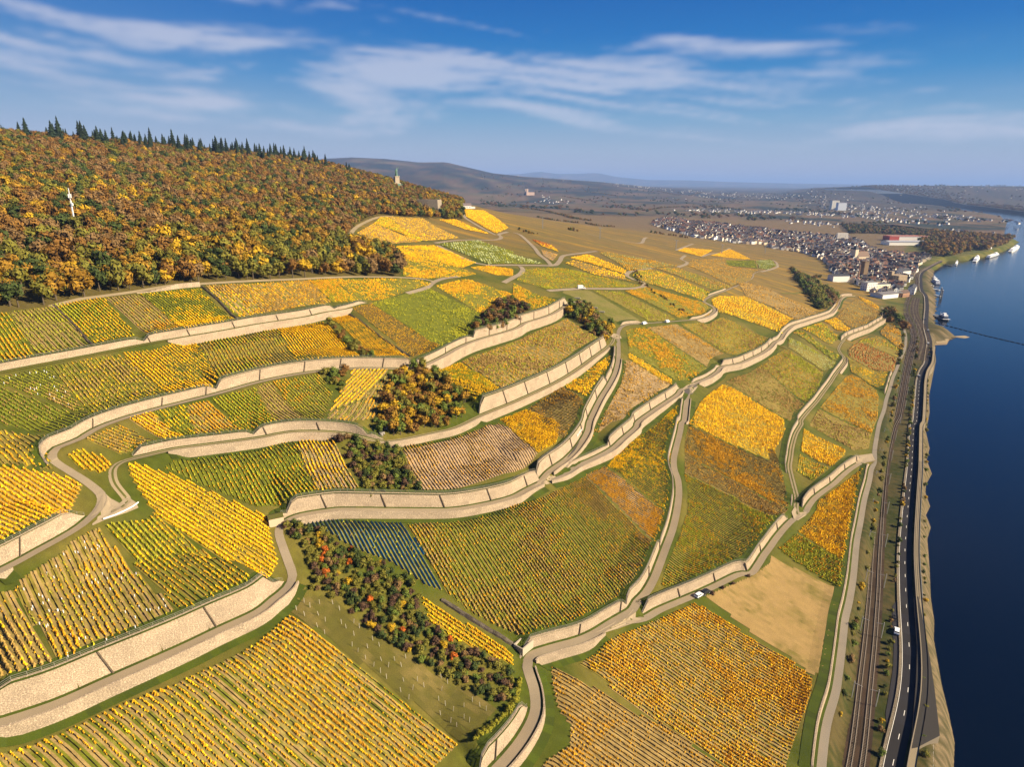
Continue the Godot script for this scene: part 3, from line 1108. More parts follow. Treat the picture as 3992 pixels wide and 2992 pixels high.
# ---------------------------------------------------------------- railway, river road, promenade
func smooth_line(a: Array, step: float) -> Array:
	var c := poly(a)
	var pts := []
	for i in c.size() - 1:
		var p := c[maxi(i - 1, 0)]
		var d := c[mini(i + 2, c.size() - 1)]
		var m := maxi(1, int(c[i].distance_to(c[i + 1]) / step))
		for k in m:
			var t := float(k) / m
			pts.append(Vector2(cr(p.x, c[i].x, c[i + 1].x, d.x, t), cr(p.y, c[i].y, c[i + 1].y, d.y, t)))
	pts.append(c[c.size() - 1])
	for pass_n in 4:
		var q := pts.duplicate()
		for i in range(1, pts.size() - 1): q[i] = (pts[i - 1] + pts[i] * 2.0 + pts[i + 1]) * 0.25
		pts = q
	return pts

func ribbon(pts: Array, d0: float, d1: float, y: float, m: Material, col: Color, amp: float, y1 := -99.0) -> ArrayMesh:
	# a band between the offsets d0 and d1 to the left of the line
	var mb := MB.new()
	var last := []
	for i in pts.size():
		var t: Vector2 = (pts[mini(i + 1, pts.size() - 1)] - pts[maxi(i - 1, 0)]).normalized()
		var n := Vector2(-t.y, t.x)
		var a: Vector2 = pts[i] + n * d0
		var b: Vector2 = pts[i] + n * d1
		var now := [W(a.x, y, a.y), W(b.x, y if y1 < -90.0 else y1, b.y)]
		if last.size(): mb.quad(last[0], last[1], now[1], now[0], vary(col, 1.0 + rng.randf_range(-amp, amp)), Vector3.UP if y1 < -90.0 else Vector3(n.x * signf(d0 - d1 + 0.001), 0.5, -n.y))
		last = now
	return mb.mesh(m)

func offset_line(pts: Array, d: float) -> Array:
	var out := []
	for i in pts.size():
		var t: Vector2 = (pts[mini(i + 1, pts.size() - 1)] - pts[maxi(i - 1, 0)]).normalized()
		out.append(pts[i] + Vector2(-t.y, t.x) * d)
	return out

func build_river_strip() -> void:
	var G := 9.0
	var rail := smooth_line(RAILWAY, 5.0)
	var road := smooth_line(RIVER_ROAD, 5.0)
	var bed := setting("railway", ribbon(rail, -3.3, 3.3, G + 0.10, M.ground, L(0.085, 0.055, 0.033), 0.25))
	for off in [-1.55, 1.55]:
		part("track_bed", ribbon(rail, off - 0.95, off + 0.95, G + 0.16, M.ground, L(0.05, 0.032, 0.02), 0.3), bed)
		for k in [-0.55, 0.55]:
			var rm := MB.new()
			var ln := offset_line(rail, off + k)
			for i in ln.size() - 1: rm.bar(W(ln[i].x, G + 0.30, ln[i].y), W(ln[i + 1].x, G + 0.30, ln[i + 1].y), 0.075, L(0.30, 0.24, 0.18))
			part("rail", rm.mesh(M.metal), bed)
	var slm := MB.new()
	for i in rail.size() - 1:
		if rail[i].length() > 330.0: break
		var t: Vector2 = (rail[i + 1] - rail[i]).normalized()
		var l: float = rail[i].distance_to(rail[i + 1])
		var k := 0.0
		while k < l:
			for off in [-1.55, 1.55]:
				var c: Vector2 = rail[i] + t * k + Vector2(-t.y, t.x) * off
				slm.box(W(c.x, G + 0.14, c.y), Vector3(t.x, 0, -t.y) * 0.13, Vector3(-t.y, 0, -t.x) * 0.9, 0.09, L(0.13, 0.10, 0.07))
			k += 0.62
	part("sleepers", slm.mesh(M.plain), bed).set_meta("kind", "stuff")
	# sidings towards the station
	var far := []
	for p in rail:
		var u := to_u(p.x, p.y)
		if u > 520.0 and u < 930.0: far.append(p)
	if far.size() > 4:
		var yd := setting("sidings", ribbon(far, -14.5, -4.7, G + 0.09, M.ground, L(0.15, 0.115, 0.07), 0.3))
		for off in [-6.5, -10.0, -13.0]:
			part("track_bed", ribbon(far, off - 1.1, off + 1.1, G + 0.15, M.ground, L(0.08, 0.055, 0.036), 0.3), yd)
	# overhead line masts
	var acc := 0.0
	for i in rail.size() - 1:
		acc += rail[i].distance_to(rail[i + 1])
		if acc > 34.0 and rail[i].length() < 900.0:
			acc = 0.0
			var t: Vector2 = (rail[i + 1] - rail[i]).normalized()
			var n := Vector2(-t.y, t.x)
			for sd in [-1.0, 1.0]:
				var c: Vector2 = rail[i] + n * sd * 3.4
				var o := thing("overhead_line_mast", "slim steel overhead line mast beside the railway", "mast", W(c.x, G, c.y), "overhead line masts along the railway")
				var pm := MB.new()
				pm.box(Vector3.ZERO, Vector3(0.11, 0, 0), Vector3(0, 0, 0.11), 6.6, L(0.36, 0.34, 0.30))
				part("pole", pm.mesh(M.metal), o)
				var am := MB.new()
				am.bar(Vector3(0, 5.9, 0), Vector3(-n.x, 0, n.y) * sd * 2.3 + Vector3(0, 5.6, 0), 0.06, L(0.30, 0.28, 0.26))
				part("bracket", am.mesh(M.metal), o)
	# trackside drain wall and strip between lane and railway
	# river road
	var o := setting("river_road", ribbon(road, -2.4, 2.4, G + 0.12, M.asphalt, L(0.042, 0.038, 0.040), 0.12))
	part("edge_line", ribbon(road, 2.05, 2.2, G + 0.125, M.plain, L(0.70, 0.66, 0.58), 0.05), o)
	var dash := MB.new()
	var run := 0.0
	var dm: ArrayMesh
	for i in road.size() - 1:
		if road[i].length() > 620.0: break
		var t: Vector2 = (road[i + 1] - road[i]).normalized()
		run += road[i].distance_to(road[i + 1])
		if run >= 7.0:
			run = 0.0
			var db := MB.new()
			var n := Vector2(-t.y, t.x) * 0.09
			var e := t * 1.25
			db.quad(W(n.x - e.x, 0, n.y - e.y), W(n.x + e.x, 0, n.y + e.y), W(-n.x + e.x, 0, -n.y + e.y), W(-n.x - e.x, 0, -n.y - e.y), L(0.72, 0.68, 0.60), Vector3.UP)
			part("lane_marking", db.mesh(M.plain), o).position = W(road[i].x, G + 0.126, road[i].y)
	var kerb := MB.new()
	for i in road.size() - 1:
		var t: Vector2 = (road[i + 1] - road[i]).normalized()
		var n := Vector2(-t.y, t.x)
		var a: Vector2 = road[i] + n * 2.75
		var b: Vector2 = road[i + 1] + n * 2.75
		var az := Vector3(n.x, 0, -n.y) * 0.38
		var m := (a + b) * 0.5
		kerb.box(W(m.x, G, m.y), Vector3(t.x, 0, -t.y) * a.distance_to(b) * 0.51, az, 0.45, vary(L(0.45, 0.36, 0.24), rng.randf_range(0.9, 1.1)))
	part("kerb_wall", kerb.mesh(M.stone), o)
	# lay-by beside the road
	var lay := []
	var plaza := []
	for p in road:
		var u := to_u(p.x, p.y)
		if u < 73.0:
			lay.append(p)
			plaza.append(p)
	part("lay_by", flat_mesh(LAY_BY, 9.116, M.asphalt, L(0.050, 0.046, 0.048)), o)
	# promenade: a raised walk with a parapet on each side
	var walk_pts := []
	for p in road:
		if p.length() < 760.0: walk_pts.append(p)
	var pr := setting("promenade", ribbon(walk_pts, -5.3, -3.2, G + 1.15, M.concrete, L(0.42, 0.335, 0.21), 0.06))
	part("inner_wall", ribbon(walk_pts, -3.2, -3.19, G - 0.2, M.stone, L(0.30, 0.25, 0.19), 0.1, G + 1.75), pr)
	part("inner_coping", ribbon(walk_pts, -3.45, -3.15, G + 1.75, M.concrete, L(0.38, 0.31, 0.21), 0.05), pr)
	part("outer_wall", ribbon(walk_pts, -5.3, -5.6, G + 1.4, M.stone, L(0.42, 0.34, 0.23), 0.1, 1.0), pr)
	part("terrace", flat_mesh(TERRACE, 10.19, M.asphalt, L(0.070, 0.060, 0.052), 8.0), pr)
	part("lower_ramp", flat_mesh(LOWER_RAMP, 8.2, M.concrete, L(0.42, 0.38, 0.33), 7.0), pr)
	for d in [[walk_pts, -5.35, 92.0]]:
		var ln := offset_line(d[0], d[1])
		var rl := MB.new()
		var ps := []
		for i in ln.size() - 1:
			if ln[i].length() > 420.0 or to_u(ln[i].x, ln[i].y) < d[2]: continue
			for h in [0.55, 1.0]: rl.bar(W(ln[i].x, G + 1.2 + h, ln[i].y), W(ln[i + 1].x, G + 1.2 + h, ln[i + 1].y), 0.04, L(0.20, 0.22, 0.22))
			for k in 3: ps.append(ln[i].lerp(ln[i + 1], k / 3.0))
		if ps.is_empty(): continue
		var ro := thing("promenade_railing", "thin grey railing on the river side of the %s" % "narrow promenade", "railing", Vector3.ZERO)
		part("rail_bars", rl.mesh(M.metal), ro)
		for p in ps: part("post", post_mesh(), ro).position = W(p.x, G + 1.15, p.y)
	# sand and gravel banks in the river
	for a in [SANDBANK, SPIT]:
		var pg := poly(a)
		var mb := MB.new()
		var ctr := Vector2.ZERO
		for p in pg: ctr += p
		ctr /= pg.size()
		for i in pg.size():
			var p := pg[i]
			var q := pg[(i + 1) % pg.size()]
			var c1 := L(0.30, 0.20, 0.10)
			var c2 := L(0.52, 0.39, 0.22)
			var pi := ctr.lerp(p, 0.75)
			var qi := ctr.lerp(q, 0.75)
			mb.quad2(W(p.x, -0.05, p.y), W(q.x, -0.05, q.y), W(qi.x, 0.35, qi.y), W(pi.x, 0.35, pi.y), c1, c2, Vector3.UP)
			mb.tri(W(pi.x, 0.35, pi.y), W(qi.x, 0.35, qi.y), W(ctr.x, 0.5, ctr.y), c2, c2, c2, Vector3.UP)
		setting("sandbank", mb.mesh(M.ground))
	# bushes along the railway
	var hues := ["olive", "green", "gold", "twig", "olive", "pine"]
	var u := 5.0
	while u < 640.0:
		for lane_side in [[6.4, 0.55, 0.42], [-4.9, 0.6, 0.35], [-15.6, 0.4, 0.3]]:
			if rng.randf() < lane_side[1] + 0.35 * noise.get_noise_2d(u * 3.0, lane_side[0] * 20.0):
				var s: float = lane_side[0] + rng.randf_range(-0.5, 0.5)
				if u > 480.0 and lane_side[0] > 0.0: s += 2.0
				var p := from_us(u, s)
				var hue: String = hues[rng.randi() % 6]
				put_tree("bush", "%s bush growing %s" % [HUE_WORDS[hue], "between the lane and the railway" if s > 0.0 else ("between the railway and the river road" if s > -10.0 else "on the stony river bank")], "shrub", "bushes along the railway", on(p.x, p.y), hue, lane_side[2] * rng.randf_range(0.5, 1.3) * (1.0 + u * 0.001), rng.randf_range(0.7, 1.1), "leaf", false)
		u += 3.2 + u * 0.006

func flat_mesh(a: Array, y: float, m: Material, col: Color, depth := 0.0) -> ArrayMesh:
	var pg := poly(a)
	var mb := MB.new()
	var ix := Geometry2D.triangulate_polygon(pg)
	for i in range(0, ix.size(), 3):
		var p := pg[ix[i]]
		var q := pg[ix[i + 1]]
		var r := pg[ix[i + 2]]
		mb.tri(W(p.x, y, p.y), W(q.x, y, q.y), W(r.x, y, r.y), col, col, col, Vector3.UP)
	if depth > 0.0:
		var ctr := Vector2.ZERO
		for p in pg: ctr += p / pg.size()
		for i in pg.size():
			var p := pg[i]
			var q := pg[(i + 1) % pg.size()]
			var o := (p + q) * 0.5 - ctr
			mb.quad(W(p.x, y, p.y), W(q.x, y, q.y), W(q.x, y - depth, q.y), W(p.x, y - depth, p.y), L(0.30, 0.25, 0.18), Vector3(o.x, 0, -o.y))
	return mb.mesh(m)

func build_plazas() -> void:
	# broad concrete aprons where the roads meet
	for a in PLAZAS:
		var pg := poly(a)
		var ctr := Vector2.ZERO
		for p in pg: ctr += p / pg.size()
		var mb := MB.new()
		for i in pg.size():
			var p := pg[i]
			var q := pg[(i + 1) % pg.size()]
			for k in 4:
				var t0 := k / 4.0
				var t1 := (k + 1) / 4.0
				var v := []
				for e in [ctr.lerp(p, t0), ctr.lerp(q, t0), ctr.lerp(q, t1), ctr.lerp(p, t1)]: v.append(on(e.x, e.y, 0.16))
				mb.quad(v[0], v[1], v[2], v[3], vary(L(0.47, 0.365, 0.23), rng.randf_range(0.95, 1.05)), Vector3.UP)
		setting("road_apron", mb.mesh(M.concrete))

# ---------------------------------------------------------------- the town
func block(o: Node3D, called: String, w: float, d: float, h: float, col: Color, at := Vector3.ZERO) -> MeshInstance3D:
	var mb := MB.new()
	mb.box(Vector3.ZERO, Vector3(w * 0.5, 0, 0), Vector3(0, 0, d * 0.5), h, col)
	var p := part(called, mb.mesh(M.plain), o)
	p.position = at
	return p

func gable_roof(o: Node3D, w: float, d: float, y: float, h: float, col: Color, at := Vector3.ZERO) -> MeshInstance3D:
	var mb := MB.new()
	roof_on(mb, Vector3.ZERO, w * 0.5, d * 0.5, h, col, L(0.70, 0.66, 0.58))
	var p := part("roof", mb.mesh(M.plain), o)
	p.position = at + Vector3(0, y, 0)
	return p

func windows(o: Node3D, w: float, d: float, y0: float, storeys: int, gap: float, nx: int, nz: int) -> void:
	var mb := MB.new()
	mb.box(Vector3(0, 0, 0), Vector3(0.55, 0, 0), Vector3(0, 0, 0.05), 1.5, L(0.03, 0.035, 0.045))
	var m := mb.mesh(M.metal)
	for s in storeys:
		for k in nx:
			for sd in [-1.0, 1.0]:
				var q := part("window", m, o)
				q.position = Vector3((k + 0.5) / nx * w - w * 0.5, y0 + s * gap, sd * (d * 0.5 + 0.02))
		for k in nz:
			for sd in [-1.0, 1.0]:
				var q := part("window", m, o)
				q.position = Vector3(sd * (w * 0.5 + 0.02), y0 + s * gap, (k + 0.5) / nz * d - d * 0.5)
				q.rotation.y = PI / 2

func build_town() -> void:
	var pg := poly(TOWN)
	var lo := pg[0]
	var hi := pg[0]
	for p in pg:
		lo = lo.min(p); hi = hi.max(p)
	var spots := []
	var taken := []
	for k in [CASTLE, HOTEL, FACTORY_A, FACTORY_B, WAREHOUSE, STATION, STATION_ROW, WHITE_BLOCK, BROWN_TOWER, CHIMNEY, CHURCH, SILOS, RED_HALL, LONG_HALL]: taken.append(Vector2(k[0], k[1]))
	var f := lo.y
	while f < hi.y:
		var st: float = 10.0 if f < 1500.0 else 13.0
		var x := lo.x
		while x < hi.x:
			var p := Vector2(x + rng.randf_range(-2.6, 2.6), f + rng.randf_range(-2.6, 2.6))
			x += st
			if not Geometry2D.is_point_in_polygon(p, pg): continue
			var free := true
			for t in taken:
				if p.distance_to(t) < 20.0: free = false
			var s := to_s(p.x, p.y)
			if not free or s - shore_s(to_u(p.x, p.y)) < 26.0 or ht(p.x, p.y) < 5.0: continue
			if noise.get_noise_2d(p.x * 1.2 + 40.0, p.y * 1.2) > 0.22: continue
			spots.append([p.length(), p])
		f += st
	spots.sort_custom(func(a, b): return a[0] < b[0])
	var walls := [L(0.84, 0.80, 0.72), L(0.78, 0.71, 0.58), L(0.85, 0.84, 0.80), L(0.70, 0.56, 0.38)]
	var wall_words := ["cream white", "beige", "white", "ochre"]
	var roofs := [L(0.045, 0.045, 0.052), L(0.07, 0.062, 0.06), L(0.16, 0.075, 0.05), L(0.055, 0.05, 0.052)]
	var roof_words := ["slate grey", "grey", "red brown", "dark slate"]
	var kinds := []
	for i in 8:
		var w := rng.randf_range(7.0, 10.5)
		var d := rng.randf_range(5.5, 7.5)
		var h := rng.randf_range(4.5, 7.5)
		var rh := d * rng.randf_range(0.34, 0.52)
		var wi := i % 4
		var ri := (i * 5 + 1) % 4
		var a := MB.new()
		a.box(Vector3(0, -2, 0), Vector3(w * 0.5, 0, 0), Vector3(0, 0, d * 0.5), h + 2.0, walls[wi])
		# gable ends belong to the wall
		for sd in [-1.0, 1.0]:
			a.tri(Vector3(sd * w * 0.5, h, -d * 0.5), Vector3(sd * w * 0.5, h, d * 0.5), Vector3(sd * w * 0.5, h + rh * 0.96, 0), walls[wi], walls[wi], walls[wi], Vector3(sd, 0, 0))
		var b := MB.new()
		for sd in [-1.0, 1.0]:
			b.quad(Vector3(-w * 0.5 - 0.35, h - 0.3, sd * (d * 0.5 + 0.4)), Vector3(w * 0.5 + 0.35, h - 0.3, sd * (d * 0.5 + 0.4)), Vector3(w * 0.5 + 0.35, h + rh, 0), Vector3(-w * 0.5 - 0.35, h + rh, 0), roofs[ri], Vector3(0, 1, sd))
		var c := MB.new()
		c.box(Vector3(w * 0.2, h + rh * 0.5, 0.8), Vector3(0.4, 0, 0), Vector3(0, 0, 0.4), rh * 0.5 + 0.9, L(0.25, 0.14, 0.10))
		var wn := MB.new()
		for sd in [-1.0, 1.0]:
			for k in 4:
				for s in 2: wn.box(Vector3((k - 1.5) * w * 0.22, 1.4 + s * 2.7, sd * (d * 0.5 + 0.03)), Vector3(0.5, 0, 0), Vector3(0, 0, 0.05), 1.3, L(0.03, 0.032, 0.04))
			for k in 2: wn.box(Vector3(sd * (w * 0.5 + 0.03), 3.6, (k - 0.5) * d * 0.4), Vector3(0.05, 0, 0), Vector3(0, 0, 0.45), 1.3, L(0.03, 0.032, 0.04))
		var all := MB.new()
		for m in [a, b, c]:
			all.v.append_array(m.v); all.n.append_array(m.n); all.c.append_array(m.c)
		kinds.append([a.mesh(M.plain), b.mesh(M.plain), c.mesh(M.plain), wn.mesh(M.plain), all.mesh(M.plain), wall_words[wi], roof_words[ri]])
	var xf := [[], [], [], [], [], [], [], []]
	var cl := [[], [], [], [], [], [], [], []]
	var made := 0
	for s in spots:
		var p: Vector2 = s[1]
		var k := rng.randi() % 8
		var turn := 0.35 + noise.get_noise_2d(p.x * 0.4, p.y * 0.4) * 1.6 + (PI / 2 if rng.randf() < 0.45 else 0.0)
		var y := ht(p.x, p.y)
		if made < 295:
			made += 1
			var o := thing("house", "%s house with a %s gabled roof in the %s" % [kinds[k][5], kinds[k][6], ["nearest streets below the vineyards", "streets round the brown tower", "middle streets of the old town", "streets behind the castle", "farther old town streets"][made / 60]], "house", W(p.x, y, p.y), "houses of the old town")
			o.rotation.y = turn
			part("wall", kinds[k][0], o)
			var r := part("roof", kinds[k][1], o)
			part("chimney", kinds[k][2], r)
			part("windows", kinds[k][3], o)
		else:
			var sc := rng.randf_range(0.85, 1.25)
			xf[k].append(Transform3D(Basis(Vector3.UP, turn).scaled(Vector3(sc, sc, sc)), W(p.x, y, p.y)))
			cl[k].append(vary(Color.WHITE, rng.randf_range(0.85, 1.1)))
	for k in 8: multi("town_houses", kinds[k][4], xf[k], cl[k], "white houses with dark roofs in the farther part of town", "village")
	# trees between the houses, in the park and the gardens
	var tx := []
	var tc := []
	for t in [[TOWN, 420, 0.9, ["olive", "rust", "pine", "twig", "ochre"]], [PARK, 1500, 1.9, ["ochre", "rust", "twig", "olive", "ochre"]], [TREES_TOWN, 700, 1.6, ["twig", "pine", "olive", "twig"]]]:
		var q := poly(t[0])
		var a := q[0]
		var b := q[0]
		for p in q:
			a = a.min(p); b = b.max(p)
		var n := 0
		var tries := 0
		while n < t[1] and tries < t[1] * 12:
			tries += 1
			var p := Vector2(rng.randf_range(a.x, b.x), rng.randf_range(a.y, b.y))
			if not Geometry2D.is_point_in_polygon(p, q): continue
			if to_s(p.x, p.y) - shore_s(to_u(p.x, p.y)) < 12.0: continue
			n += 1
			var sc: float = t[2] * rng.randf_range(0.7, 1.5)
			tx.append(Transform3D(Basis(Vector3.UP, rng.randf() * TAU).scaled(Vector3(sc, sc, sc)), on(p.x, p.y, 0.5)))
			tc.append(vary(rgb(HUES[t[3][rng.randi() % t[3].size()]]), rng.randf_range(0.7, 1.15)))
	multi("town_trees", crowns[2], tx, tc, "autumn trees of the riverside park and the town gardens", "trees")
	# hedgerows on the far slope
	var hx := []
	var hc := []
	for h in [[HEDGE_A, 9.0, 1.0], [HEDGE_B, 8.0, 0.7], [HEDGE_C, 8.0, 0.7], [HEDGE_D, 8.0, 0.8], [HEDGE_E, 9.0, 0.8], [HEDGE_F, 16.0, 1.3], [HEDGE_G, 16.0, 1.3], [HEDGE_H, 16.0, 1.4], [HEDGE_I, 16.0, 1.3], [HEDGE_J, 5.0, 0.7], [HEDGE_K, 5.0, 0.8], [HEDGE_L, 5.0, 0.7], [HEDGE_M, 5.0, 0.34], [HEDGE_N, 6.0, 0.5]]:
		var ln := poly(h[0])
		for i in ln.size() - 1:
			var m := int(ln[i].distance_to(ln[i + 1]) / h[1]) + 1
			for k in m * 2:
				var p: Vector2 = ln[i].lerp(ln[i + 1], rng.randf()) + Vector2(rng.randf_range(-1, 1), rng.randf_range(-1, 1)) * h[1] * 0.7
				var y := ht(p.x, p.y) if p.y < 2650.0 else far_h(p.x, p.y)
				var sc: float = h[2] * rng.randf_range(0.6, 1.4)
				hx.append(Transform3D(Basis(Vector3.UP, rng.randf() * TAU).scaled(Vector3(sc, sc, sc)), W(p.x, y, p.y)))
				hc.append(vary(rgb(HUES[["olive", "pine", "rust", "twig", "ochre"][rng.randi() % 5]]), rng.randf_range(0.7, 1.15)))
	multi("hedgerows", crowns[4], hx, hc, "hedges and tree lines between the far fields", "hedge")

func landmark(called: String, label: String, at: Array, turn := 0.0) -> Node3D:
	var x: float = at[0]
	var f: float = at[1]
	var y := ht(x, f) if f < 2650.0 and x < 1540.0 else far_h(x, f)
	var o := thing(called, label, "building", W(x, y, f))
	o.rotation.y = turn
	return o

func build_landmarks() -> void:
	var white := L(0.82, 0.79, 0.72)
	var slate := L(0.05, 0.05, 0.056)
	var o := landmark("castle_ruin", "square brown stone castle with small dark windows near the station", CASTLE, 0.5)
	block(o, "wall", 24, 18, 13, L(0.33, 0.25, 0.16))
	block(o, "tower", 7, 7, 19, L(0.30, 0.23, 0.15), Vector3(-9, 0, -7))
	windows(o, 24, 18, 3.5, 3, 3.2, 6, 4)
	o = landmark("grand_hotel", "white hotel with dark mansard roof beside the castle", HOTEL, 0.5)
	block(o, "wall", 24, 12, 11, white)
	gable_roof(o, 24, 12.5, 11, 5, slate)
	windows(o, 24, 12, 1.5, 3, 3.2, 8, 4)
	o = landmark("winery_block", "tall white winery block at the foot of the vineyards", FACTORY_A, 0.35)
	block(o, "wall", 20, 12, 13, white)
	block(o, "flat_roof", 20.5, 12.5, 0.4, L(0.25, 0.24, 0.23), Vector3(0, 13, 0))
	windows(o, 20, 12, 2.0, 3, 3.6, 6, 3)
	o = landmark("winery_wing", "long cream winery wing with rows of windows", FACTORY_B, 0.35)
	block(o, "wall", 28, 11, 9, L(0.76, 0.70, 0.55))
	block(o, "flat_roof", 28.5, 11.5, 0.4, L(0.16, 0.15, 0.15), Vector3(0, 9, 0))
	windows(o, 28, 11, 1.6, 2, 3.6, 9, 3)
	o = landmark("warehouse", "low white warehouse with a broad grey roof by the tracks", WAREHOUSE, 0.45)
	block(o, "wall", 34, 20, 6, white)
	gable_roof(o, 35, 21, 6, 2.5, L(0.17, 0.16, 0.155))
	o = landmark("station_building", "small brown brick station building with arched windows", STATION, 0.55)
	block(o, "wall", 18, 10, 6, L(0.36, 0.20, 0.12))
	gable_roof(o, 19, 11, 6, 4, L(0.10, 0.065, 0.05))
	windows(o, 18, 10, 1.5, 1, 3.0, 6, 3)
	o = landmark("station_row", "white terrace of houses behind the station", STATION_ROW, 0.95)
	block(o, "wall", 34, 9, 9, white)
	gable_roof(o, 35, 10, 9, 3.5, slate)
	windows(o, 34, 9, 1.6, 2, 3.4, 11, 2)
	o = landmark("white_block", "white building with a flat dark roof below the scrubby spur", WHITE_BLOCK, 0.2)
	block(o, "wall", 30, 14, 10, white)
	gable_roof(o, 31, 15, 10, 3, slate)
	o = landmark("brown_tower", "tall brown medieval tower rising over the roofs", BROWN_TOWER, 0.3)
	block(o, "wall", 9, 9, 26, L(0.21, 0.145, 0.085))
	block(o, "parapet", 10, 10, 1.4, L(0.19, 0.13, 0.08), Vector3(0, 26, 0))
	o = landmark("brick_chimney", "slender brick chimney in the old town", CHIMNEY)
	var cm := MB.new()
	for k in 8:
		var a := TAU * k / 8.0
		var b := TAU * (k + 1) / 8.0
		cm.quad(Vector3(cos(a) * 1.6, 0, sin(a) * 1.6), Vector3(cos(b) * 1.6, 0, sin(b) * 1.6), Vector3(cos(b), 22, sin(b)), Vector3(cos(a), 22, sin(a)), L(0.40, 0.24, 0.16), Vector3(cos(a), 0, sin(a)))
	part("shaft", cm.mesh(M.plain), o)
	block(o, "rim", 2.6, 2.6, 0.8, L(0.33, 0.20, 0.14), Vector3(0, 22, 0))
	o = landmark("parish_church", "church with a pale square tower and a steep brown roof", CHURCH, 0.4)
	block(o, "nave", 32, 14, 11, L(0.52, 0.42, 0.30))
	gable_roof(o, 33, 15, 11, 10, L(0.16, 0.10, 0.07))
	block(o, "tower", 9, 9, 26, L(0.62, 0.52, 0.38), Vector3(-20, 0, 0))
	var sp := MB.new()
	for k in 4:
		var c := [Vector3(-5, 0, -5), Vector3(5, 0, -5), Vector3(5, 0, 5), Vector3(-5, 0, 5)]
		sp.tri(c[k], c[(k + 1) % 4], Vector3(0, 10, 0), slate, slate, slate, c[k] + c[(k + 1) % 4])
	part("spire", sp.mesh(M.plain), o).position = Vector3(-20, 26, 0)
	o = landmark("silo_group", "row of pale silos behind the old town", SILOS)
	for k in 4: block(o, "silo", 7, 8, 22, L(0.72, 0.66, 0.56), Vector3(k * 7.6 - 11.4, 0, 0))
	o = landmark("red_hall", "long hall with red and white front at the edge of the park", RED_HALL, 0.1)
	block(o, "wall", 112, 30, 13, L(0.75, 0.70, 0.65))
	block(o, "red_end", 30, 31, 13.5, L(0.40, 0.08, 0.06), Vector3(-48, 0, 0))
	block(o, "roof", 114, 32, 1.0, L(0.45, 0.20, 0.16), Vector3(0, 13, 0))
	o = landmark("long_hall", "long low hall with a pale grey roof in front of the red hall", LONG_HALL, 0.1)
	block(o, "wall", 110, 36, 9, white)
	gable_roof(o, 112, 38, 9, 3, L(0.34, 0.34, 0.36))
	o = landmark("tower_block", "yellowish white high rise on the far plain", TOWER_HOUSE_A)
	block(o, "wall", 46, 30, 52, L(0.80, 0.76, 0.62)); block(o, "flat_roof", 47, 31, 1.5, L(0.4, 0.38, 0.35), Vector3(0, 52, 0))
	o = landmark("tower_block", "bluish white high rise right of the yellowish one", TOWER_HOUSE_B)
	block(o, "wall", 50, 30, 44, L(0.74, 0.77, 0.80)); block(o, "flat_roof", 51, 31, 1.5, L(0.4, 0.38, 0.38), Vector3(0, 44, 0))
	o = landmark("dome_tent", "white dome tent at the riverside park", DOME)
	var dm := MB.new()
	for i in 12:
		for j in 4:
			var q := []
			for e in [[i, j], [i + 1, j], [i + 1, j + 1], [i, j + 1]]:
				var a: float = TAU * e[0] / 12.0
				var b: float = PI / 2 * e[1] / 4.0
				q.append(Vector3(cos(a) * cos(b) * 26.0, sin(b) * 11.0, sin(a) * cos(b) * 16.0))
			dm.quad(q[0], q[1], q[2], q[3], L(0.85, 0.83, 0.80), q[0] + q[2])
	part("membrane", dm.mesh(M.plain), o)
	o = landmark("abbey", "pinkish abbey with twin pointed towers on the far slope", ABBEY, 0.3)
	block(o, "nave", 60, 24, 26, L(0.50, 0.36, 0.28))
	gable_roof(o, 62, 26, 26, 16, slate)
	for k in [-1.0, 1.0]:
		block(o, "tower", 15, 15, 52, L(0.55, 0.40, 0.31), Vector3(-36, 0, k * 16))
		var tp := MB.new()
		for e in 4:
			var c := [Vector3(-8, 0, -8), Vector3(8, 0, -8), Vector3(8, 0, 8), Vector3(-8, 0, 8)]
			tp.tri(c[e], c[(e + 1) % 4], Vector3(0, 26, 0), slate, slate, slate, c[e] + c[(e + 1) % 4])
		part("spire", tp.mesh(M.plain), o).position = Vector3(-36, 52, k * 16)
	o = landmark("ridge_house", "small white house with a gabled roof on the ridge edge", WHITE_HOUSE, 0.2)
	block(o, "wall", 14, 9, 5, L(0.85, 0.84, 0.80))
	gable_roof(o, 15, 10, 5, 3.5, L(0.20, 0.16, 0.15))
	block(o, "annexe", 7, 6, 3, L(0.80, 0.78, 0.72), Vector3(10, 0, 1))
	windows(o, 14, 9, 1.6, 1, 3.0, 3, 2)
	# the monument: stepped stone base, tall pedestal, bronze figure
	o = thing("monument", "tall stone monument with a green bronze crowned figure above the forest", "monument", on(MEMORIAL[0], MEMORIAL[1], -6.0))
	o.rotation.y = 0.5
	var stone := L(0.40, 0.33, 0.24)
	var bronze := L(0.13, 0.22, 0.18)
	block(o, "terrace", 18, 15, 3.0, vary(stone, 0.9))
	block(o, "steps", 14, 12, 5.0, stone, Vector3(0, 3, 0))
	block(o, "plinth", 11, 9.5, 6.0, vary(stone, 1.05), Vector3(0, 8, 0))
	block(o, "relief", 9.5, 0.6, 4.0, bronze, Vector3(0, 9, 4.8))
	block(o, "pedestal", 7.6, 7.0, 10.0, stone, Vector3(0, 14, 0))
	block(o, "cornice", 8.8, 8.2, 1.2, vary(stone, 1.1), Vector3(0, 24, 0))
	for sd in [-1.0, 1.0]:
		part("side_figure", figure_mesh(6.5, bronze, false), o).position = Vector3(sd * 8.0, 6, 2)
	part("statue", figure_mesh(13.5, bronze, true), o).position = Vector3(0, 25.2, 0)
	# viewing terrace below the monument
	o = thing("viewing_terrace", "bastion like stone terrace below the monument", "terrace", on(PLATFORM[0], PLATFORM[1], 4.0))
	o.rotation.y = 0.35
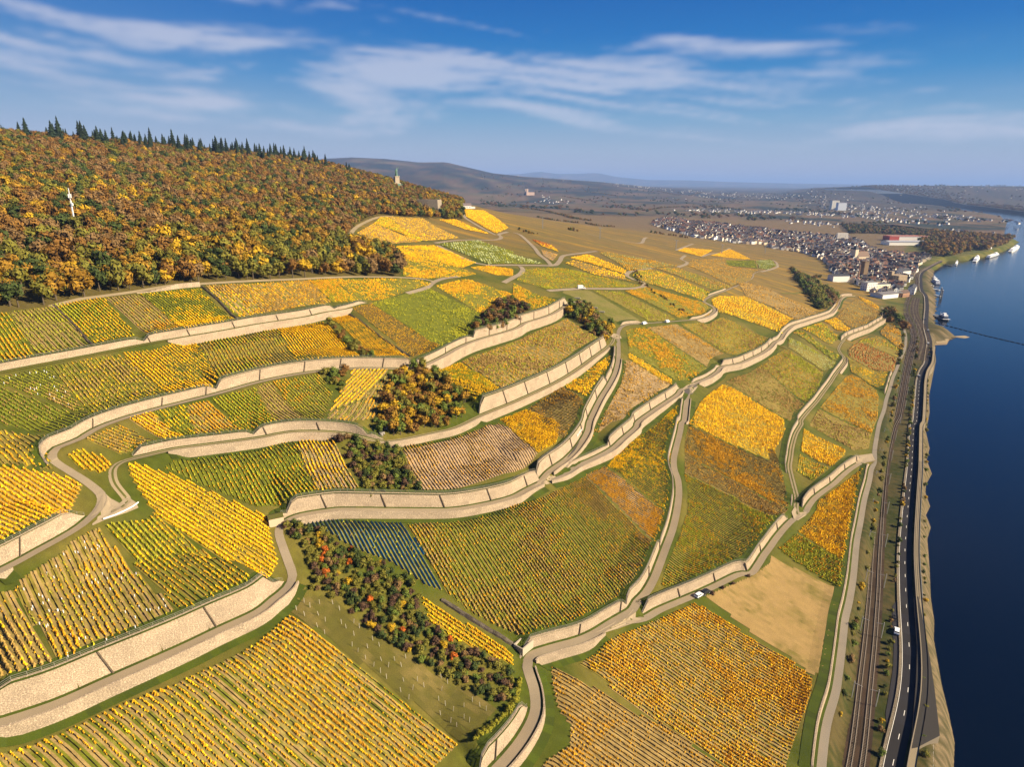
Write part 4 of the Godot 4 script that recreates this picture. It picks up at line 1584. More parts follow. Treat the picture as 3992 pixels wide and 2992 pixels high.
	var pm := MB.new()
	var ring := [Vector2(-20, -4), Vector2(-4, 4), Vector2(8, 9), Vector2(15, 4), Vector2(17, -8), Vector2(-18, -20)]
	for i in ring.size():
		var a: Vector2 = ring[i]
		var b: Vector2 = ring[(i + 1) % ring.size()]
		pm.quad(Vector3(a.x * 1.1, -14, a.y * 1.1), Vector3(b.x * 1.1, -14, b.y * 1.1), Vector3(b.x, 6.6, b.y), Vector3(a.x, 6.6, a.y), vary(L(0.62, 0.51, 0.38), rng.randf_range(0.92, 1.08)), Vector3(a.x + b.x, 0, a.y + b.y))
		pm.quad(Vector3(a.x, 6.6, a.y), Vector3(b.x, 6.6, b.y), Vector3(b.x * 0.94, 6.6, b.y * 0.94), Vector3(a.x * 0.94, 6.6, a.y * 0.94), L(0.6, 0.5, 0.38), Vector3.UP)
		pm.quad(Vector3(a.x * 0.94, 6.6, a.y * 0.94), Vector3(b.x * 0.94, 6.6, b.y * 0.94), Vector3(b.x * 0.94, 5.4, b.y * 0.94), Vector3(a.x * 0.94, 5.4, a.y * 0.94), L(0.5, 0.42, 0.32), -Vector3(a.x + b.x, 0, a.y + b.y))
	part("bastion", pm.mesh(M.stone), o)
	var fl := MB.new()
	for i in range(1, ring.size() - 1):
		fl.tri(Vector3(ring[0].x, 5.5, ring[0].y), Vector3(ring[i].x, 5.5, ring[i].y), Vector3(ring[i + 1].x, 5.5, ring[i + 1].y), L(0.5, 0.42, 0.28), L(0.5, 0.42, 0.28), L(0.5, 0.42, 0.28), Vector3.UP)
	part("paving", fl.mesh(M.concrete), o)
	# white radio mast in the forest
	o = thing("radio_mast", "slender white radio mast standing in the forest", "mast", on(MAST[0], MAST[1]))
	var mm := MB.new()
	mm.bar(Vector3(0, 0, 0), Vector3(0, 16, 0), 0.30, L(0.80, 0.79, 0.76))
	mm.bar(Vector3(0, 16, 0), Vector3(0, 23, 0), 0.16, L(0.80, 0.79, 0.76))
	part("pole", mm.mesh(M.metal), o)
	var an := MB.new()
	for k in 3:
		var a := TAU * k / 3.0
		an.box(Vector3(cos(a) * 0.7, 17.5, sin(a) * 0.7), Vector3(0.2, 0, 0), Vector3(0, 0, 0.2), 2.2, L(0.82, 0.81, 0.78))
	an.bar(Vector3(-1.5, 19.0, 0), Vector3(1.5, 19.0, 0), 0.08, L(0.7, 0.7, 0.68))
	part("antenna", an.mesh(M.metal), o)
	block(o, "equipment_box", 0.9, 0.8, 1.6, L(0.8, 0.8, 0.78), Vector3(0.5, 13, 0))

func figure_mesh(h: float, col: Color, crowned: bool) -> ArrayMesh:
	# a robed standing figure, one lathed body, one raised arm, one lowered arm, a head
	var mb := MB.new()
	var prof := [[0.0, 0.20], [0.12, 0.19], [0.35, 0.145], [0.55, 0.125], [0.66, 0.14], [0.78, 0.135], [0.83, 0.06], [0.855, 0.05], [0.88, 0.065], [0.925, 0.075], [0.97, 0.05], [1.0, 0.01]]
	for i in prof.size() - 1:
		for k in 10:
			var a := TAU * k / 10.0
			var b := TAU * (k + 1) / 10.0
			var f0: float = prof[i][1] * h * (1.0 + 0.10 * cos(a * 5.0) * float(i < 4))
			var f1: float = prof[i + 1][1] * h * (1.0 + 0.10 * cos(a * 5.0) * float(i < 3))
			var y0: float = prof[i][0] * h
			var y1: float = prof[i + 1][0] * h
			mb.quad(Vector3(cos(a) * f0, y0, sin(a) * f0 * 0.75), Vector3(cos(b) * f0, y0, sin(b) * f0 * 0.75), Vector3(cos(b) * f1, y1, sin(b) * f1 * 0.75), Vector3(cos(a) * f1, y1, sin(a) * f1 * 0.75), vary(col, rng.randf_range(0.85, 1.15)), Vector3(cos(a), 0.1, sin(a)))
	mb.bar(Vector3(0.12 * h, 0.77 * h, 0), Vector3(0.22 * h, 0.92 * h, 0.03 * h), 0.035 * h, col)
	mb.bar(Vector3(0.22 * h, 0.92 * h, 0.03 * h), Vector3(0.20 * h, 1.07 * h, 0.05 * h), 0.028 * h, col)
	if crowned: mb.box(Vector3(0.20 * h, 1.07 * h, 0.05 * h), Vector3(0.05 * h, 0, 0), Vector3(0, 0, 0.05 * h), 0.05 * h, col)
	mb.bar(Vector3(-0.12 * h, 0.77 * h, 0), Vector3(-0.19 * h, 0.60 * h, 0.05 * h), 0.035 * h, col)
	mb.bar(Vector3(-0.19 * h, 0.62 * h, 0.05 * h), Vector3(-0.19 * h, 0.30 * h, 0.05 * h), 0.02 * h, col)
	return mb.mesh(M.plain)

# ---------------------------------------------------------------- boats
func hull(l: float, w: float, h: float, col: Color) -> ArrayMesh:
	var mb := MB.new()
	var out := [Vector2(-0.5, -0.42), Vector2(-0.5, 0.42), Vector2(0.28, 0.5), Vector2(0.42, 0.3), Vector2(0.5, 0.0), Vector2(0.42, -0.3), Vector2(0.28, -0.5)]
	for i in out.size():
		var a: Vector2 = out[i]
		var b: Vector2 = out[(i + 1) % out.size()]
		mb.quad(Vector3(a.x * l * 0.96, -0.4, a.y * w * 0.9), Vector3(b.x * l * 0.96, -0.4, b.y * w * 0.9), Vector3(b.x * l, h, b.y * w), Vector3(a.x * l, h, a.y * w), col, Vector3(a.x + b.x, 0, a.y + b.y))
		mb.tri(Vector3(a.x * l, h, a.y * w), Vector3(b.x * l, h, b.y * w), Vector3(0, h, 0), vary(col, 0.9), vary(col, 0.9), vary(col, 0.9), Vector3.UP)
	return mb.mesh(M.plain)

func ship(line: Array, w: float, decks: int, hc: Color, dc: Color, label: String, deck_share := 0.72) -> void:
	var a := Vector2(line[0], line[1])
	var b := Vector2(line[2], line[3])
	var l := a.distance_to(b)
	var o := thing("ship", label, "boat", W((a.x + b.x) * 0.5, 0, (a.y + b.y) * 0.5), "boats at the town quay")
	o.rotation.y = atan2(b.y - a.y, b.x - a.x)
	part("hull", hull(l, w, 1.8, hc), o)
	for k in decks:
		var s := deck_share * (1.0 - 0.12 * k)
		block(o, "deck_house", l * s, w * (0.8 - 0.08 * k), 2.3, dc, Vector3(-l * 0.06, 1.8 + k * 2.4, 0))
		var wb := block(o, "window_band", l * s * 0.94, w * (0.8 - 0.08 * k) + 0.1, 0.9, L(0.03, 0.035, 0.05), Vector3(-l * 0.06, 2.6 + k * 2.4, 0))
	block(o, "wheelhouse", l * 0.1, w * 0.4, 2.2, dc, Vector3(l * 0.16, 1.8 + decks * 2.4, 0))

func build_boats() -> void:
	var white := L(0.84, 0.83, 0.80)
	ship(SHIP_A, 9.0, 2, white, white, "white passenger ship moored end on before the promenade trees")
	ship(SHIP_B, 10.0, 2, L(0.10, 0.12, 0.16), white, "long white river cruiser with a dark hull along the park")
	ship(SHIP_C, 10.0, 2, white, white, "white river cruiser farthest up the river bank")
	ship(SHIP_D, 8.0, 2, white, white, "white excursion boat at the landing stage")
	ship(SHIP_E, 4.5, 1, white, white, "small white boat moored by the pontoon")
	ship(SHIP_F, 5.0, 1, L(0.05, 0.06, 0.10), white, "dark hulled launch behind the excursion boat")
	ship(BARGE_FAR, 11.0, 1, L(0.14, 0.06, 0.05), L(0.5, 0.5, 0.5), "low dark barge far up the river", 0.2)
	# the moored work boat with the dark canopy
	var a := Vector2(WORK_BARGE[0], WORK_BARGE[1])
	var b := Vector2(WORK_BARGE[2], WORK_BARGE[3])
	var o := thing("ferry", "dark ferry with a white wheelhouse moored at the river bank", "boat", W((a.x + b.x) * 0.5, 0, (a.y + b.y) * 0.5))
	o.rotation.y = atan2(b.y - a.y, b.x - a.x)
	var l := a.distance_to(b)
	part("hull", hull(l, 9.0, 1.6, L(0.09, 0.10, 0.12)), o)
	block(o, "deck", l * 0.7, 7.4, 0.3, L(0.10, 0.11, 0.13), Vector3(-l * 0.08, 1.6, 0))
	block(o, "bulwark", l * 0.9, 8.6, 0.2, L(0.5, 0.5, 0.5), Vector3(-l * 0.02, 1.55, 0))
	block(o, "cabin", l * 0.34, 5.5, 2.6, L(0.05, 0.07, 0.11), Vector3(l * 0.16, 1.8, 0))
	block(o, "saloon", l * 0.24, 5.0, 2.0, white, Vector3(l * 0.2, 4.4, 0))
	block(o, "wheelhouse", l * 0.10, 3.4, 2.0, white, Vector3(l * 0.2, 6.4, 0))
	block(o, "mast", 0.3, 0.3, 7.0, L(0.7, 0.7, 0.7), Vector3(-l * 0.05, 1.6, 0))
	# landing stages
	for p in [[PIER_A, 3.0, "white landing stage reaching farthest into the river"], [PIER_B, 2.6, "pale gangway beside the excursion boat"], [PIER_C, 2.4, "gangway leading to the mooring posts"], [PONTOON, 5.0, "dark pontoon near the railway curve"]]:
		var ln: Array = p[0]
		var q0 := Vector2(ln[0], ln[1])
		var q1 := Vector2(ln[2], ln[3])
		var po := thing("landing_stage", p[2], "pier", W((q0.x + q1.x) * 0.5, 0, (q0.y + q1.y) * 0.5), "landing stages at the quay")
		po.rotation.y = atan2(q1.y - q0.y, q1.x - q0.x)
		var len := q0.distance_to(q1)
		block(po, "deck", len, p[1], 0.9, L(0.62, 0.62, 0.60) if p[0] != PONTOON else L(0.10, 0.10, 0.11), Vector3(0, 0.6, 0))
		for e in [-0.45, 0.0, 0.45]: block(po, "pile", 0.5, 0.5, 3.2, L(0.2, 0.19, 0.18), Vector3(len * e, -1.0, p[1] * 0.5 + 0.2))
	for k in [[0.96, 6.0, "left"], [1.12, 3.0, "right"]]:
		var c := Vector2(PIER_C[0], PIER_C[1]).lerp(Vector2(PIER_C[2], PIER_C[3]), k[0])
		var m := thing("mooring_post", "%s steel mooring post at the end of the gangway" % ("tall" if k[2] == "left" else "shorter"), "post", W(c.x, -1.0, c.y))
		block(m, "pile", 1.3, 1.3, 9.0 + k[1], L(0.16, 0.16, 0.17))
		block(m, "cap", 1.6, 1.6, 0.5, L(0.7, 0.7, 0.7), Vector3(0, 9.0 + k[1], 0))
	# floating boom across the river
	var bl := smooth_line(BOOM, 6.0)
	var bo := thing("floating_boom", "long dark floating boom stretched across the river", "boom", Vector3.ZERO)
	var fm := MB.new()
	for i in 8:
		var t := TAU * i / 8.0
		var t2 := TAU * (i + 1) / 8.0
		fm.quad(Vector3(-2.2, cos(t) * 0.45, sin(t) * 0.45), Vector3(2.2, cos(t) * 0.45, sin(t) * 0.45), Vector3(2.2, cos(t2) * 0.45, sin(t2) * 0.45), Vector3(-2.2, cos(t2) * 0.45, sin(t2) * 0.45), L(0.05, 0.045, 0.04), Vector3(0, cos(t), sin(t)))
	var fmesh := fm.mesh(M.plain)
	for i in range(0, bl.size() - 1):
		var q := part("float", fmesh, bo)
		q.position = W(bl[i].x, 0.15, bl[i].y)
		q.rotation.y = atan2(bl[i + 1].y - bl[i].y, bl[i + 1].x - bl[i].x)

# ---------------------------------------------------------------- cars and small things
func car(at: Vector3, turn: float, label: String, col: Color, l: float, w: float, h: float, van: bool, box := false) -> void:
	var o := thing("car" if not van else ("lorry" if box else "van"), label, "car" if not van else ("lorry" if box else "van"), at)
	o.rotation.y = turn
	var mb := MB.new()
	# side profile swept across the width, narrowing towards the roof
	var pf := [[-0.5, 0.30], [-0.5, 0.62], [-0.46, 0.70], [-0.40, 1.0], [0.14, 1.0], [0.27, 0.68], [0.46, 0.60], [0.5, 0.50], [0.5, 0.30]]
	if van: pf = [[-0.5, 0.2], [-0.5, 0.95], [-0.48, 1.0], [0.26, 1.0], [0.37, 0.62], [0.48, 0.52], [0.5, 0.42], [0.5, 0.2]]
	for i in pf.size():
		var a: Array = pf[i]
		var b: Array = pf[(i + 1) % pf.size()]
		var wa: float = w * 0.5 * (0.82 if a[1] > 0.8 else 1.0)
		var wb: float = w * 0.5 * (0.82 if b[1] > 0.8 else 1.0)
		var pa := Vector3(a[0] * l, a[1] * h, 0)
		var pb := Vector3(b[0] * l, b[1] * h, 0)
		mb.quad(pa + Vector3(0, 0, wa), pb + Vector3(0, 0, wb), pb - Vector3(0, 0, wb), pa - Vector3(0, 0, wa), col, (pa + pb) * 0.5 - Vector3(0, h * 0.55, 0))
		var ctr := Vector3(0, h * 0.5, 0)
		for sd in [-1.0, 1.0]:
			mb.tri(pa + Vector3(0, 0, sd * wa), pb + Vector3(0, 0, sd * wb), ctr + Vector3(0, 0, sd * w * 0.5), col, col, col, Vector3(0, 0, sd))
	part("body", mb.mesh(M.metal), o)
	var gl := MB.new()
	var gc := L(0.02, 0.024, 0.03)
	if van:
		gl.quad(Vector3(0.275 * l, 0.97 * h, 0.36 * w), Vector3(0.375 * l, 0.66 * h, 0.42 * w), Vector3(0.375 * l, 0.66 * h, -0.42 * w), Vector3(0.275 * l, 0.97 * h, -0.36 * w), gc, Vector3(1, 1, 0))
		for sd in [-1.0, 1.0]: gl.quad(Vector3(0.05 * l, 0.66 * h, sd * 0.505 * w), Vector3(0.34 * l, 0.66 * h, sd * 0.505 * w), Vector3(0.26 * l, 0.93 * h, sd * 0.44 * w), Vector3(0.05 * l, 0.93 * h, sd * 0.44 * w), gc, Vector3(0, 0, sd))
	else:
		gl.quad(Vector3(0.155 * l, 0.98 * h, 0.38 * w), Vector3(0.275 * l, 0.71 * h, 0.45 * w), Vector3(0.275 * l, 0.71 * h, -0.45 * w), Vector3(0.155 * l, 0.98 * h, -0.38 * w), gc, Vector3(1, 1, 0))
		gl.quad(Vector3(-0.42 * l, 0.97 * h, 0.38 * w), Vector3(-0.475 * l, 0.73 * h, 0.44 * w), Vector3(-0.475 * l, 0.73 * h, -0.44 * w), Vector3(-0.42 * l, 0.97 * h, -0.38 * w), gc, Vector3(-1, 1, 0))
		for sd in [-1.0, 1.0]: gl.quad(Vector3(-0.42 * l, 0.70 * h, sd * 0.5 * w), Vector3(0.24 * l, 0.70 * h, sd * 0.5 * w), Vector3(0.13 * l, 0.95 * h, sd * 0.43 * w), Vector3(-0.38 * l, 0.95 * h, sd * 0.43 * w), gc, Vector3(0, 0, sd))
	part("windows", gl.mesh(M.metal), o)
	if box: block(o, "cargo_box", l * 0.62, w * 1.06, h * 0.95, L(0.86, 0.86, 0.84), Vector3(-l * 0.17, h * 0.32, 0))
	var wm := MB.new()
	for k in 10:
		var a := TAU * k / 10.0
		var b := TAU * (k + 1) / 10.0
		wm.quad(Vector3(cos(a) * 0.32, sin(a) * 0.32, -0.11), Vector3(cos(b) * 0.32, sin(b) * 0.32, -0.11), Vector3(cos(b) * 0.32, sin(b) * 0.32, 0.11), Vector3(cos(a) * 0.32, sin(a) * 0.32, 0.11), L(0.02, 0.02, 0.02), Vector3(cos(a), sin(a), 0))
		for sd in [-1.0, 1.0]: wm.tri(Vector3(0, 0, sd * 0.11), Vector3(cos(a) * 0.32, sin(a) * 0.32, sd * 0.11), Vector3(cos(b) * 0.32, sin(b) * 0.32, sd * 0.11), L(0.3, 0.3, 0.3), L(0.03, 0.03, 0.03), L(0.03, 0.03, 0.03), Vector3(0, 0, sd))
	var wmesh := wm.mesh(M.plain)
	for q in [[-0.32, -1], [-0.32, 1], [0.32, -1], [0.32, 1]]:
		part("wheel", wmesh, o).position = Vector3(q[0] * l, 0.32, q[1] * w * 0.46)
	for sd in [-1.0, 1.0]:
		var hb := MB.new()
		hb.box(Vector3(l * 0.495, h * 0.42, sd * w * 0.36), Vector3(0.05, 0, 0), Vector3(0, 0, 0.16), 0.14, L(0.75, 0.75, 0.70))
		part("headlight", hb.mesh(M.metal), o)

func bike(at: Vector3, turn: float, label: String) -> void:
	var o := thing("motorcycle", label, "motorcycle", at)
	o.rotation.y = turn
	var wm := MB.new()
	for k in 12:
		var a := TAU * k / 12.0
		var b := TAU * (k + 1) / 12.0
		for e in [0.32, 0.24]: wm.quad(Vector3(cos(a) * e, sin(a) * e, -0.07), Vector3(cos(b) * e, sin(b) * e, -0.07), Vector3(cos(b) * e, sin(b) * e, 0.07), Vector3(cos(a) * e, sin(a) * e, 0.07), L(0.02, 0.02, 0.02), Vector3(cos(a), sin(a), 0))
		for sd in [-1.0, 1.0]: wm.quad(Vector3(cos(a) * 0.32, sin(a) * 0.32, sd * 0.07), Vector3(cos(b) * 0.32, sin(b) * 0.32, sd * 0.07), Vector3(cos(b) * 0.24, sin(b) * 0.24, sd * 0.07), Vector3(cos(a) * 0.24, sin(a) * 0.24, sd * 0.07), L(0.02, 0.02, 0.02), Vector3(0, 0, sd))
	var wmesh := wm.mesh(M.plain)
	part("wheel", wmesh, o).position = Vector3(-0.68, 0.32, 0)
	part("wheel", wmesh, o).position = Vector3(0.72, 0.32, 0)
	var bm := MB.new()
	bm.box(Vector3(-0.05, 0.35, 0), Vector3(0.38, 0, 0), Vector3(0, 0, 0.17), 0.4, L(0.04, 0.04, 0.045))
	bm.bar(Vector3(-0.68, 0.32, 0), Vector3(0.1, 0.6, 0), 0.06, L(0.1, 0.1, 0.1))
	part("engine", bm.mesh(M.metal), o)
	var tm := MB.new()
	tm.box(Vector3(0.15, 0.72, 0), Vector3(0.26, 0, 0), Vector3(0, 0, 0.16), 0.26, L(0.03, 0.03, 0.035))
	part("tank", tm.mesh(M.metal), o)
	var sm := MB.new()
	sm.box(Vector3(-0.42, 0.72, 0), Vector3(0.36, 0, 0), Vector3(0, 0, 0.15), 0.12, L(0.015, 0.015, 0.015))
	part("saddle", sm.mesh(M.plain), o)
	var fk := MB.new()
	fk.bar(Vector3(0.72, 0.32, 0), Vector3(0.46, 1.0, 0), 0.05, L(0.35, 0.35, 0.36))
	fk.bar(Vector3(0.44, 1.02, -0.36), Vector3(0.44, 1.02, 0.36), 0.03, L(0.2, 0.2, 0.2))
	part("fork", fk.mesh(M.metal), o)

func guard(a: Array, label: String) -> void:
	var ln := smooth_line(a, 2.0)
	var o := thing("guard_rail", label, "guard rail", Vector3.ZERO)
	var mb := MB.new()
	for i in ln.size() - 1:
		var p := on(ln[i].x, ln[i].y)
		var q := on(ln[i + 1].x, ln[i + 1].y)
		var t := (q - p).normalized()
		var s := t.cross(Vector3.UP).normalized() * 0.07
		mb.quad(p + Vector3(0, 0.45, 0) + s, q + Vector3(0, 0.45, 0) + s, q + Vector3(0, 0.8, 0) + s, p + Vector3(0, 0.8, 0) + s, L(0.72, 0.74, 0.76), s)
		mb.quad(p + Vector3(0, 0.45, 0) - s, q + Vector3(0, 0.45, 0) - s, q + Vector3(0, 0.8, 0) - s, p + Vector3(0, 0.8, 0) - s, L(0.72, 0.74, 0.76), -s)
		mb.quad(p + Vector3(0, 0.8, 0) + s, q + Vector3(0, 0.8, 0) + s, q + Vector3(0, 0.8, 0) - s, p + Vector3(0, 0.8, 0) - s, L(0.76, 0.78, 0.8), Vector3.UP)
		part("post", post_mesh(), o).position = p
	part("beam", mb.mesh(M.metal), o)

func rubble(a: Array, w: float, h: float, label: String, col: Color) -> void:
	var ln := smooth_line(a, 1.2)
	var mb := MB.new()
	var last := []
	for i in ln.size():
		var t: Vector2 = (ln[mini(i + 1, ln.size() - 1)] - ln[maxi(i - 1, 0)]).normalized()
		var n := Vector2(-t.y, t.x)
		var now := []
		for k in [[-1.0, 0.0], [-0.62, 0.8], [0.0, 1.0], [0.62, 0.8], [1.0, 0.0]]:
			var p: Vector2 = ln[i] + n * (k[0] * w * 0.5 + rng.randf_range(-0.1, 0.1))
			now.append(on(p.x, p.y, k[1] * h * rng.randf_range(0.7, 1.25) - 0.1))
		if last.size():
			for k in 4: mb.quad(last[k], last[k + 1], now[k + 1], now[k], vary(col, rng.randf_range(0.6, 1.4)), Vector3.UP)
		last = now
	solid("rubble_wall", mb.mesh(M.stone), label, "wall", "old dry stone walls")

func build_details() -> void:
	var tail := func(x: float, f: float) -> Vector3: return on(x, f, 0.12)
	var along := 1.004     # the river road's bearing as a turn about y
	car(W(PARKED[0], 9.13, PARKED[1]), along, "white estate car parked in the lay-by on the river road", L(0.80, 0.80, 0.79), 4.2, 1.75, 1.5, false)
	bike(W(BIKE1[0], 9.13, BIKE1[1]), along + 0.3, "dark motorcycle farther ahead in the lay-by")
	bike(W(BIKE2[0], 9.13, BIKE2[1]), along + 0.5, "dark motorcycle nearer the parked white car")
	car(tail.call(VAN1[0], VAN1[1]), 0.80, "white van parked left on the narrow hillside road", L(0.84, 0.84, 0.83), 4.9, 1.9, 2.0, true)
	car(tail.call(VAN2[0], VAN2[1]), 0.80, "white van parked right on the narrow hillside road", L(0.84, 0.84, 0.83), 4.6, 1.9, 2.1, true)
	car(on(LORRY[0], LORRY[1], 0.35), 0.15, "white box lorry on the far slope road", L(0.80, 0.80, 0.79), 6.6, 2.3, 2.4, true, true)
	car(tail.call(JEEP[0], JEEP[1]), 0.67, "black car at the roadside beside the bare bushes", L(0.02, 0.022, 0.026), 4.0, 1.7, 1.6, false)
	car(tail.call(CAR[0], CAR[1]), 0.67, "white open trailer car behind the black car", L(0.80, 0.80, 0.79), 3.6, 1.6, 1.3, false)
	# traffic on the river road
	var road := smooth_line(RIVER_ROAD, 5.0)
	var n := 0
	for k in [[84, 1, "grey car on the river road nearest the sandbank", L(0.35, 0.35, 0.36)], [100, -1, "black car on the river road below the rust red vineyard", L(0.03, 0.03, 0.03)], [112, 1, "white van like car on the river road bend", L(0.82, 0.82, 0.8)], [126, -1, "silver car on the river road beside the sidings", L(0.5, 0.5, 0.5)], [140, 1, "dark blue car on the river road near the ferry", L(0.03, 0.05, 0.12)]]:
		if k[0] >= road.size() - 1: continue
		var t: Vector2 = (road[k[0] + 1] - road[k[0]]).normalized()
		var p: Vector2 = road[k[0]] + Vector2(-t.y, t.x) * 1.3 * k[1]
		car(W(p.x, 9.13, p.y), atan2(t.y, t.x), k[2], k[3], 4.2, 1.75, 1.5, false)
	guard(GUARD_A, "pale steel guard rail round the left hairpin")
	guard(GUARD_B, "pale steel guard rail at the central road fork")
	guard(GUARD_C, "pale steel guard rail where the upper wall begins")
	rubble(RUBBLE_A, 1.7, 0.8, "grey brown rubble wall beside the narrow yellow strip", L(0.20, 0.16, 0.115))
	rubble(RUBBLE_B, 1.8, 0.8, "dark rubble wall running down the upper slope", L(0.13, 0.105, 0.075))
	rubble(RUBBLE_C, 1.6, 0.7, "dark rubble wall below the forest path", L(0.14, 0.11, 0.075))
	rubble(RUBBLE_D, 1.3, 0.6, "low rubble wall near the left edge", L(0.17, 0.13, 0.09))
	# pale terrace wall under the forest path
	var pw := smooth_line(PALE_WALL, 2.0)
	var mb := MB.new()
	for i in pw.size() - 1:
		var a := on(pw[i].x, pw[i].y, -0.3)
		var b := on(pw[i + 1].x, pw[i + 1].y, -0.3)
		var up := Vector3(-0.25, 2.6 * clampf(i / 8.0, 0.25, 1.0), -0.15)
		mb.quad(a, b, b + up, a + up, stone_col(pw[i]), Vector3(1, 0, 1))
		mb.quad(a + up, b + up, b + up + Vector3(-0.9, 0, -0.5), a + up + Vector3(-0.9, 0, -0.5), stone_col(pw[i]), Vector3.UP)
	solid("retaining_wall", mb.mesh(M.stone), "pale wall at the forest edge on the upper left", "wall", "vineyard terrace walls")
	for a in DARK_PATCHES:
		var pg := poly(a)
		var pm := MB.new()
		for i in range(1, pg.size() - 1):
			pm.tri(on(pg[0].x, pg[0].y, 0.19), on(pg[i].x, pg[i].y, 0.19), on(pg[i + 1].x, pg[i + 1].y, 0.19), L(0.12, 0.105, 0.09), L(0.12, 0.105, 0.09), L(0.12, 0.105, 0.09), Vector3.UP)
		setting("asphalt_patch", pm.mesh(M.asphalt))
	# clipped hedge above the wall at the bottom edge
	var hl := smooth_line(HEDGE_WALL, 1.1)
	var ho := thing("hedge", "yellow green hedge along the wall head at the bottom edge", "hedge", Vector3.ZERO)
	for i in hl.size():
		var c := part("foliage", crowns[i % 6], ho)
		c.material_override = tree_mats["hedge"]
		c.scale = Vector3.ONE * rng.randf_range(0.26, 0.36)
		c.position = on(hl[i].x, hl[i].y, 0.1)
		c.rotation.y = rng.randf() * TAU
	# pale rock outcrop beside the wooded rock
	var ro := thing("rock_outcrop", "pale grey rock face left of the wooded rock", "rock", on(ROCK[0], ROCK[1]))
	for k in 14:
		var rm := MB.new()
		var pts := []
		for dv in [Vector3.RIGHT, Vector3.UP, Vector3.LEFT, Vector3.DOWN, Vector3.BACK, Vector3.FORWARD]: pts.append(dv * rng.randf_range(0.6, 1.3))
		for sx in [0, 2]:
			for sy in [1, 3]:
				for sz in [4, 5]: rm.tri(pts[sx], pts[sy], pts[sz], L(0.55, 0.50, 0.43), L(0.48, 0.43, 0.36), L(0.55, 0.50, 0.44), pts[sx] + pts[sy] + pts[sz])
		var b := part("boulder", rm.mesh(M.stone), ro)
		var q := Vector2(ROCK[0], ROCK[1]).lerp(Vector2(ROCK_TOP[0], ROCK_TOP[1]), k / 13.0) + Vector2(rng.randf_range(-1.5, 1.5), rng.randf_range(-1.0, 1.0))
		b.position = on(q.x, q.y, 0.3) - ro.position
		b.rotation = Vector3(rng.randf(), rng.randf() * 3.0, rng.randf())
		b.scale = Vector3.ONE * rng.randf_range(0.7, 1.3)
	# bare bushes on the road edge beside the tan field
	for i in ROAD_BUSHES.size() / 2:
		put_tree("roadside_bush", ["bare dark bush right beside the black car", "second bare dark bush from the black car", "third bare dark bush from the black car", "farthest bare dark bush on the road edge"][i], "shrub", "bare bushes on the road edge", on(ROAD_BUSHES[2 * i], ROAD_BUSHES[2 * i + 1]), "plum", 0.30, 0.8, "leaf", false)
	# stone hut with a turf roof at the road bend
	var o := thing("stone_hut", "small stone hut with a turf roof at the road bend", "hut", on(HUT[0], HUT[1], -0.3))
	o.rotation.y = 0.5
	block(o, "wall", 4.2, 3.4, 2.6, L(0.55, 0.43, 0.29))
	var tr := MB.new()
	roof_on(tr, Vector3.ZERO, 2.2, 1.8, 0.7, L(0.14, 0.13, 0.03), L(0.5, 0.4, 0.27))
	part("turf_roof", tr.mesh(M.ground), o).position = Vector3(0, 2.6, 0)
	block(o, "door", 0.1, 0.9, 1.9, L(0.05, 0.035, 0.02), Vector3(2.08, 0.1, 0.2))
	# concrete culvert mouth
	o = thing("culvert", "open concrete culvert box in the road bend", "culvert", on(CULVERT[0], CULVERT[1], -0.5))
	o.rotation.y = 0.9
	for sd in [-1.0, 1.0]: block(o, "side_wall", 5.0, 0.35, 3.0, L(0.40, 0.34, 0.25), Vector3(0, 0, sd * 1.5))
	block(o, "back_wall", 0.35, 2.7, 3.0, L(0.30, 0.26, 0.2), Vector3(-2.4, 0, 0))
	# cable car masts
	for i in MASTS_CABLE.size() / 2:
		var x: float = MASTS_CABLE[2 * i]
		var f: float = MASTS_CABLE[2 * i + 1]
		o = thing("cable_car_mast", ["cable car mast nearest the ridge", "cable car mast beside the pale far path", "small cable car mast in the middle of the far slope", "cable car mast by the yellow far field", "lowest cable car mast above the town"][i], "mast", on(x, f), "cable car masts")
		var cm := MB.new()
		cm.bar(Vector3.ZERO, Vector3(0, 17, 0), 0.55, L(0.32, 0.30, 0.26))
		part("pole", cm.mesh(M.metal), o)
		var cb := MB.new()
		cb.bar(Vector3(-3.5, 16.5, 0), Vector3(3.5, 16.5, 0), 0.4, L(0.32, 0.30, 0.26))
		part("crossbeam", cb.mesh(M.metal), o)
	# white growing tubes in the young plots
	var tm := MB.new()
	tm.box(Vector3.ZERO, Vector3(0.06, 0, 0), Vector3(0, 0, 0.06), 0.75, L(0.82, 0.84, 0.86))
	var tube := tm.mesh(M.plain)
	for child in get_children():
		if not child.has_meta("label"): continue
		var lab: String = child.get_meta("label")
		if not lab.contains("white") or not child.name.begins_with("vineyard") or not lab.contains("tubes"): continue
		for P in PARCELS:
			if P.l != lab: continue
			var pg := poly(P.p)
			var lo := pg[0]
			var hi := pg[0]
			for p in pg:
				lo = lo.min(p); hi = hi.max(p)
			var cnt := 0
			var goal := 60 if lab.contains("sparse") else 22
			for k in 2000:
				var p := Vector2(rng.randf_range(lo.x, hi.x), rng.randf_range(lo.y, hi.y))
				if not Geometry2D.is_point_in_polygon(p, pg): continue
				part("growing_tube", tube, child).position = on(p.x, p.y)
				cnt += 1
				if cnt >= goal: break
# ---------- terrain: x to the right, f forward (f = -z), heights above the river ----------
const NX0 := -260.0
const NF0 := 60.0
const NST := 1.4
const NNX := 522
const NNF := 501
const MX0 := -1040.0
const MF0 := -20.0
const MST := 10.0
const MNX := 265
const MNF := 281
var near_h := PackedFloat32Array()
var mid_h := PackedFloat32Array()
var paths := []      # sampled roads

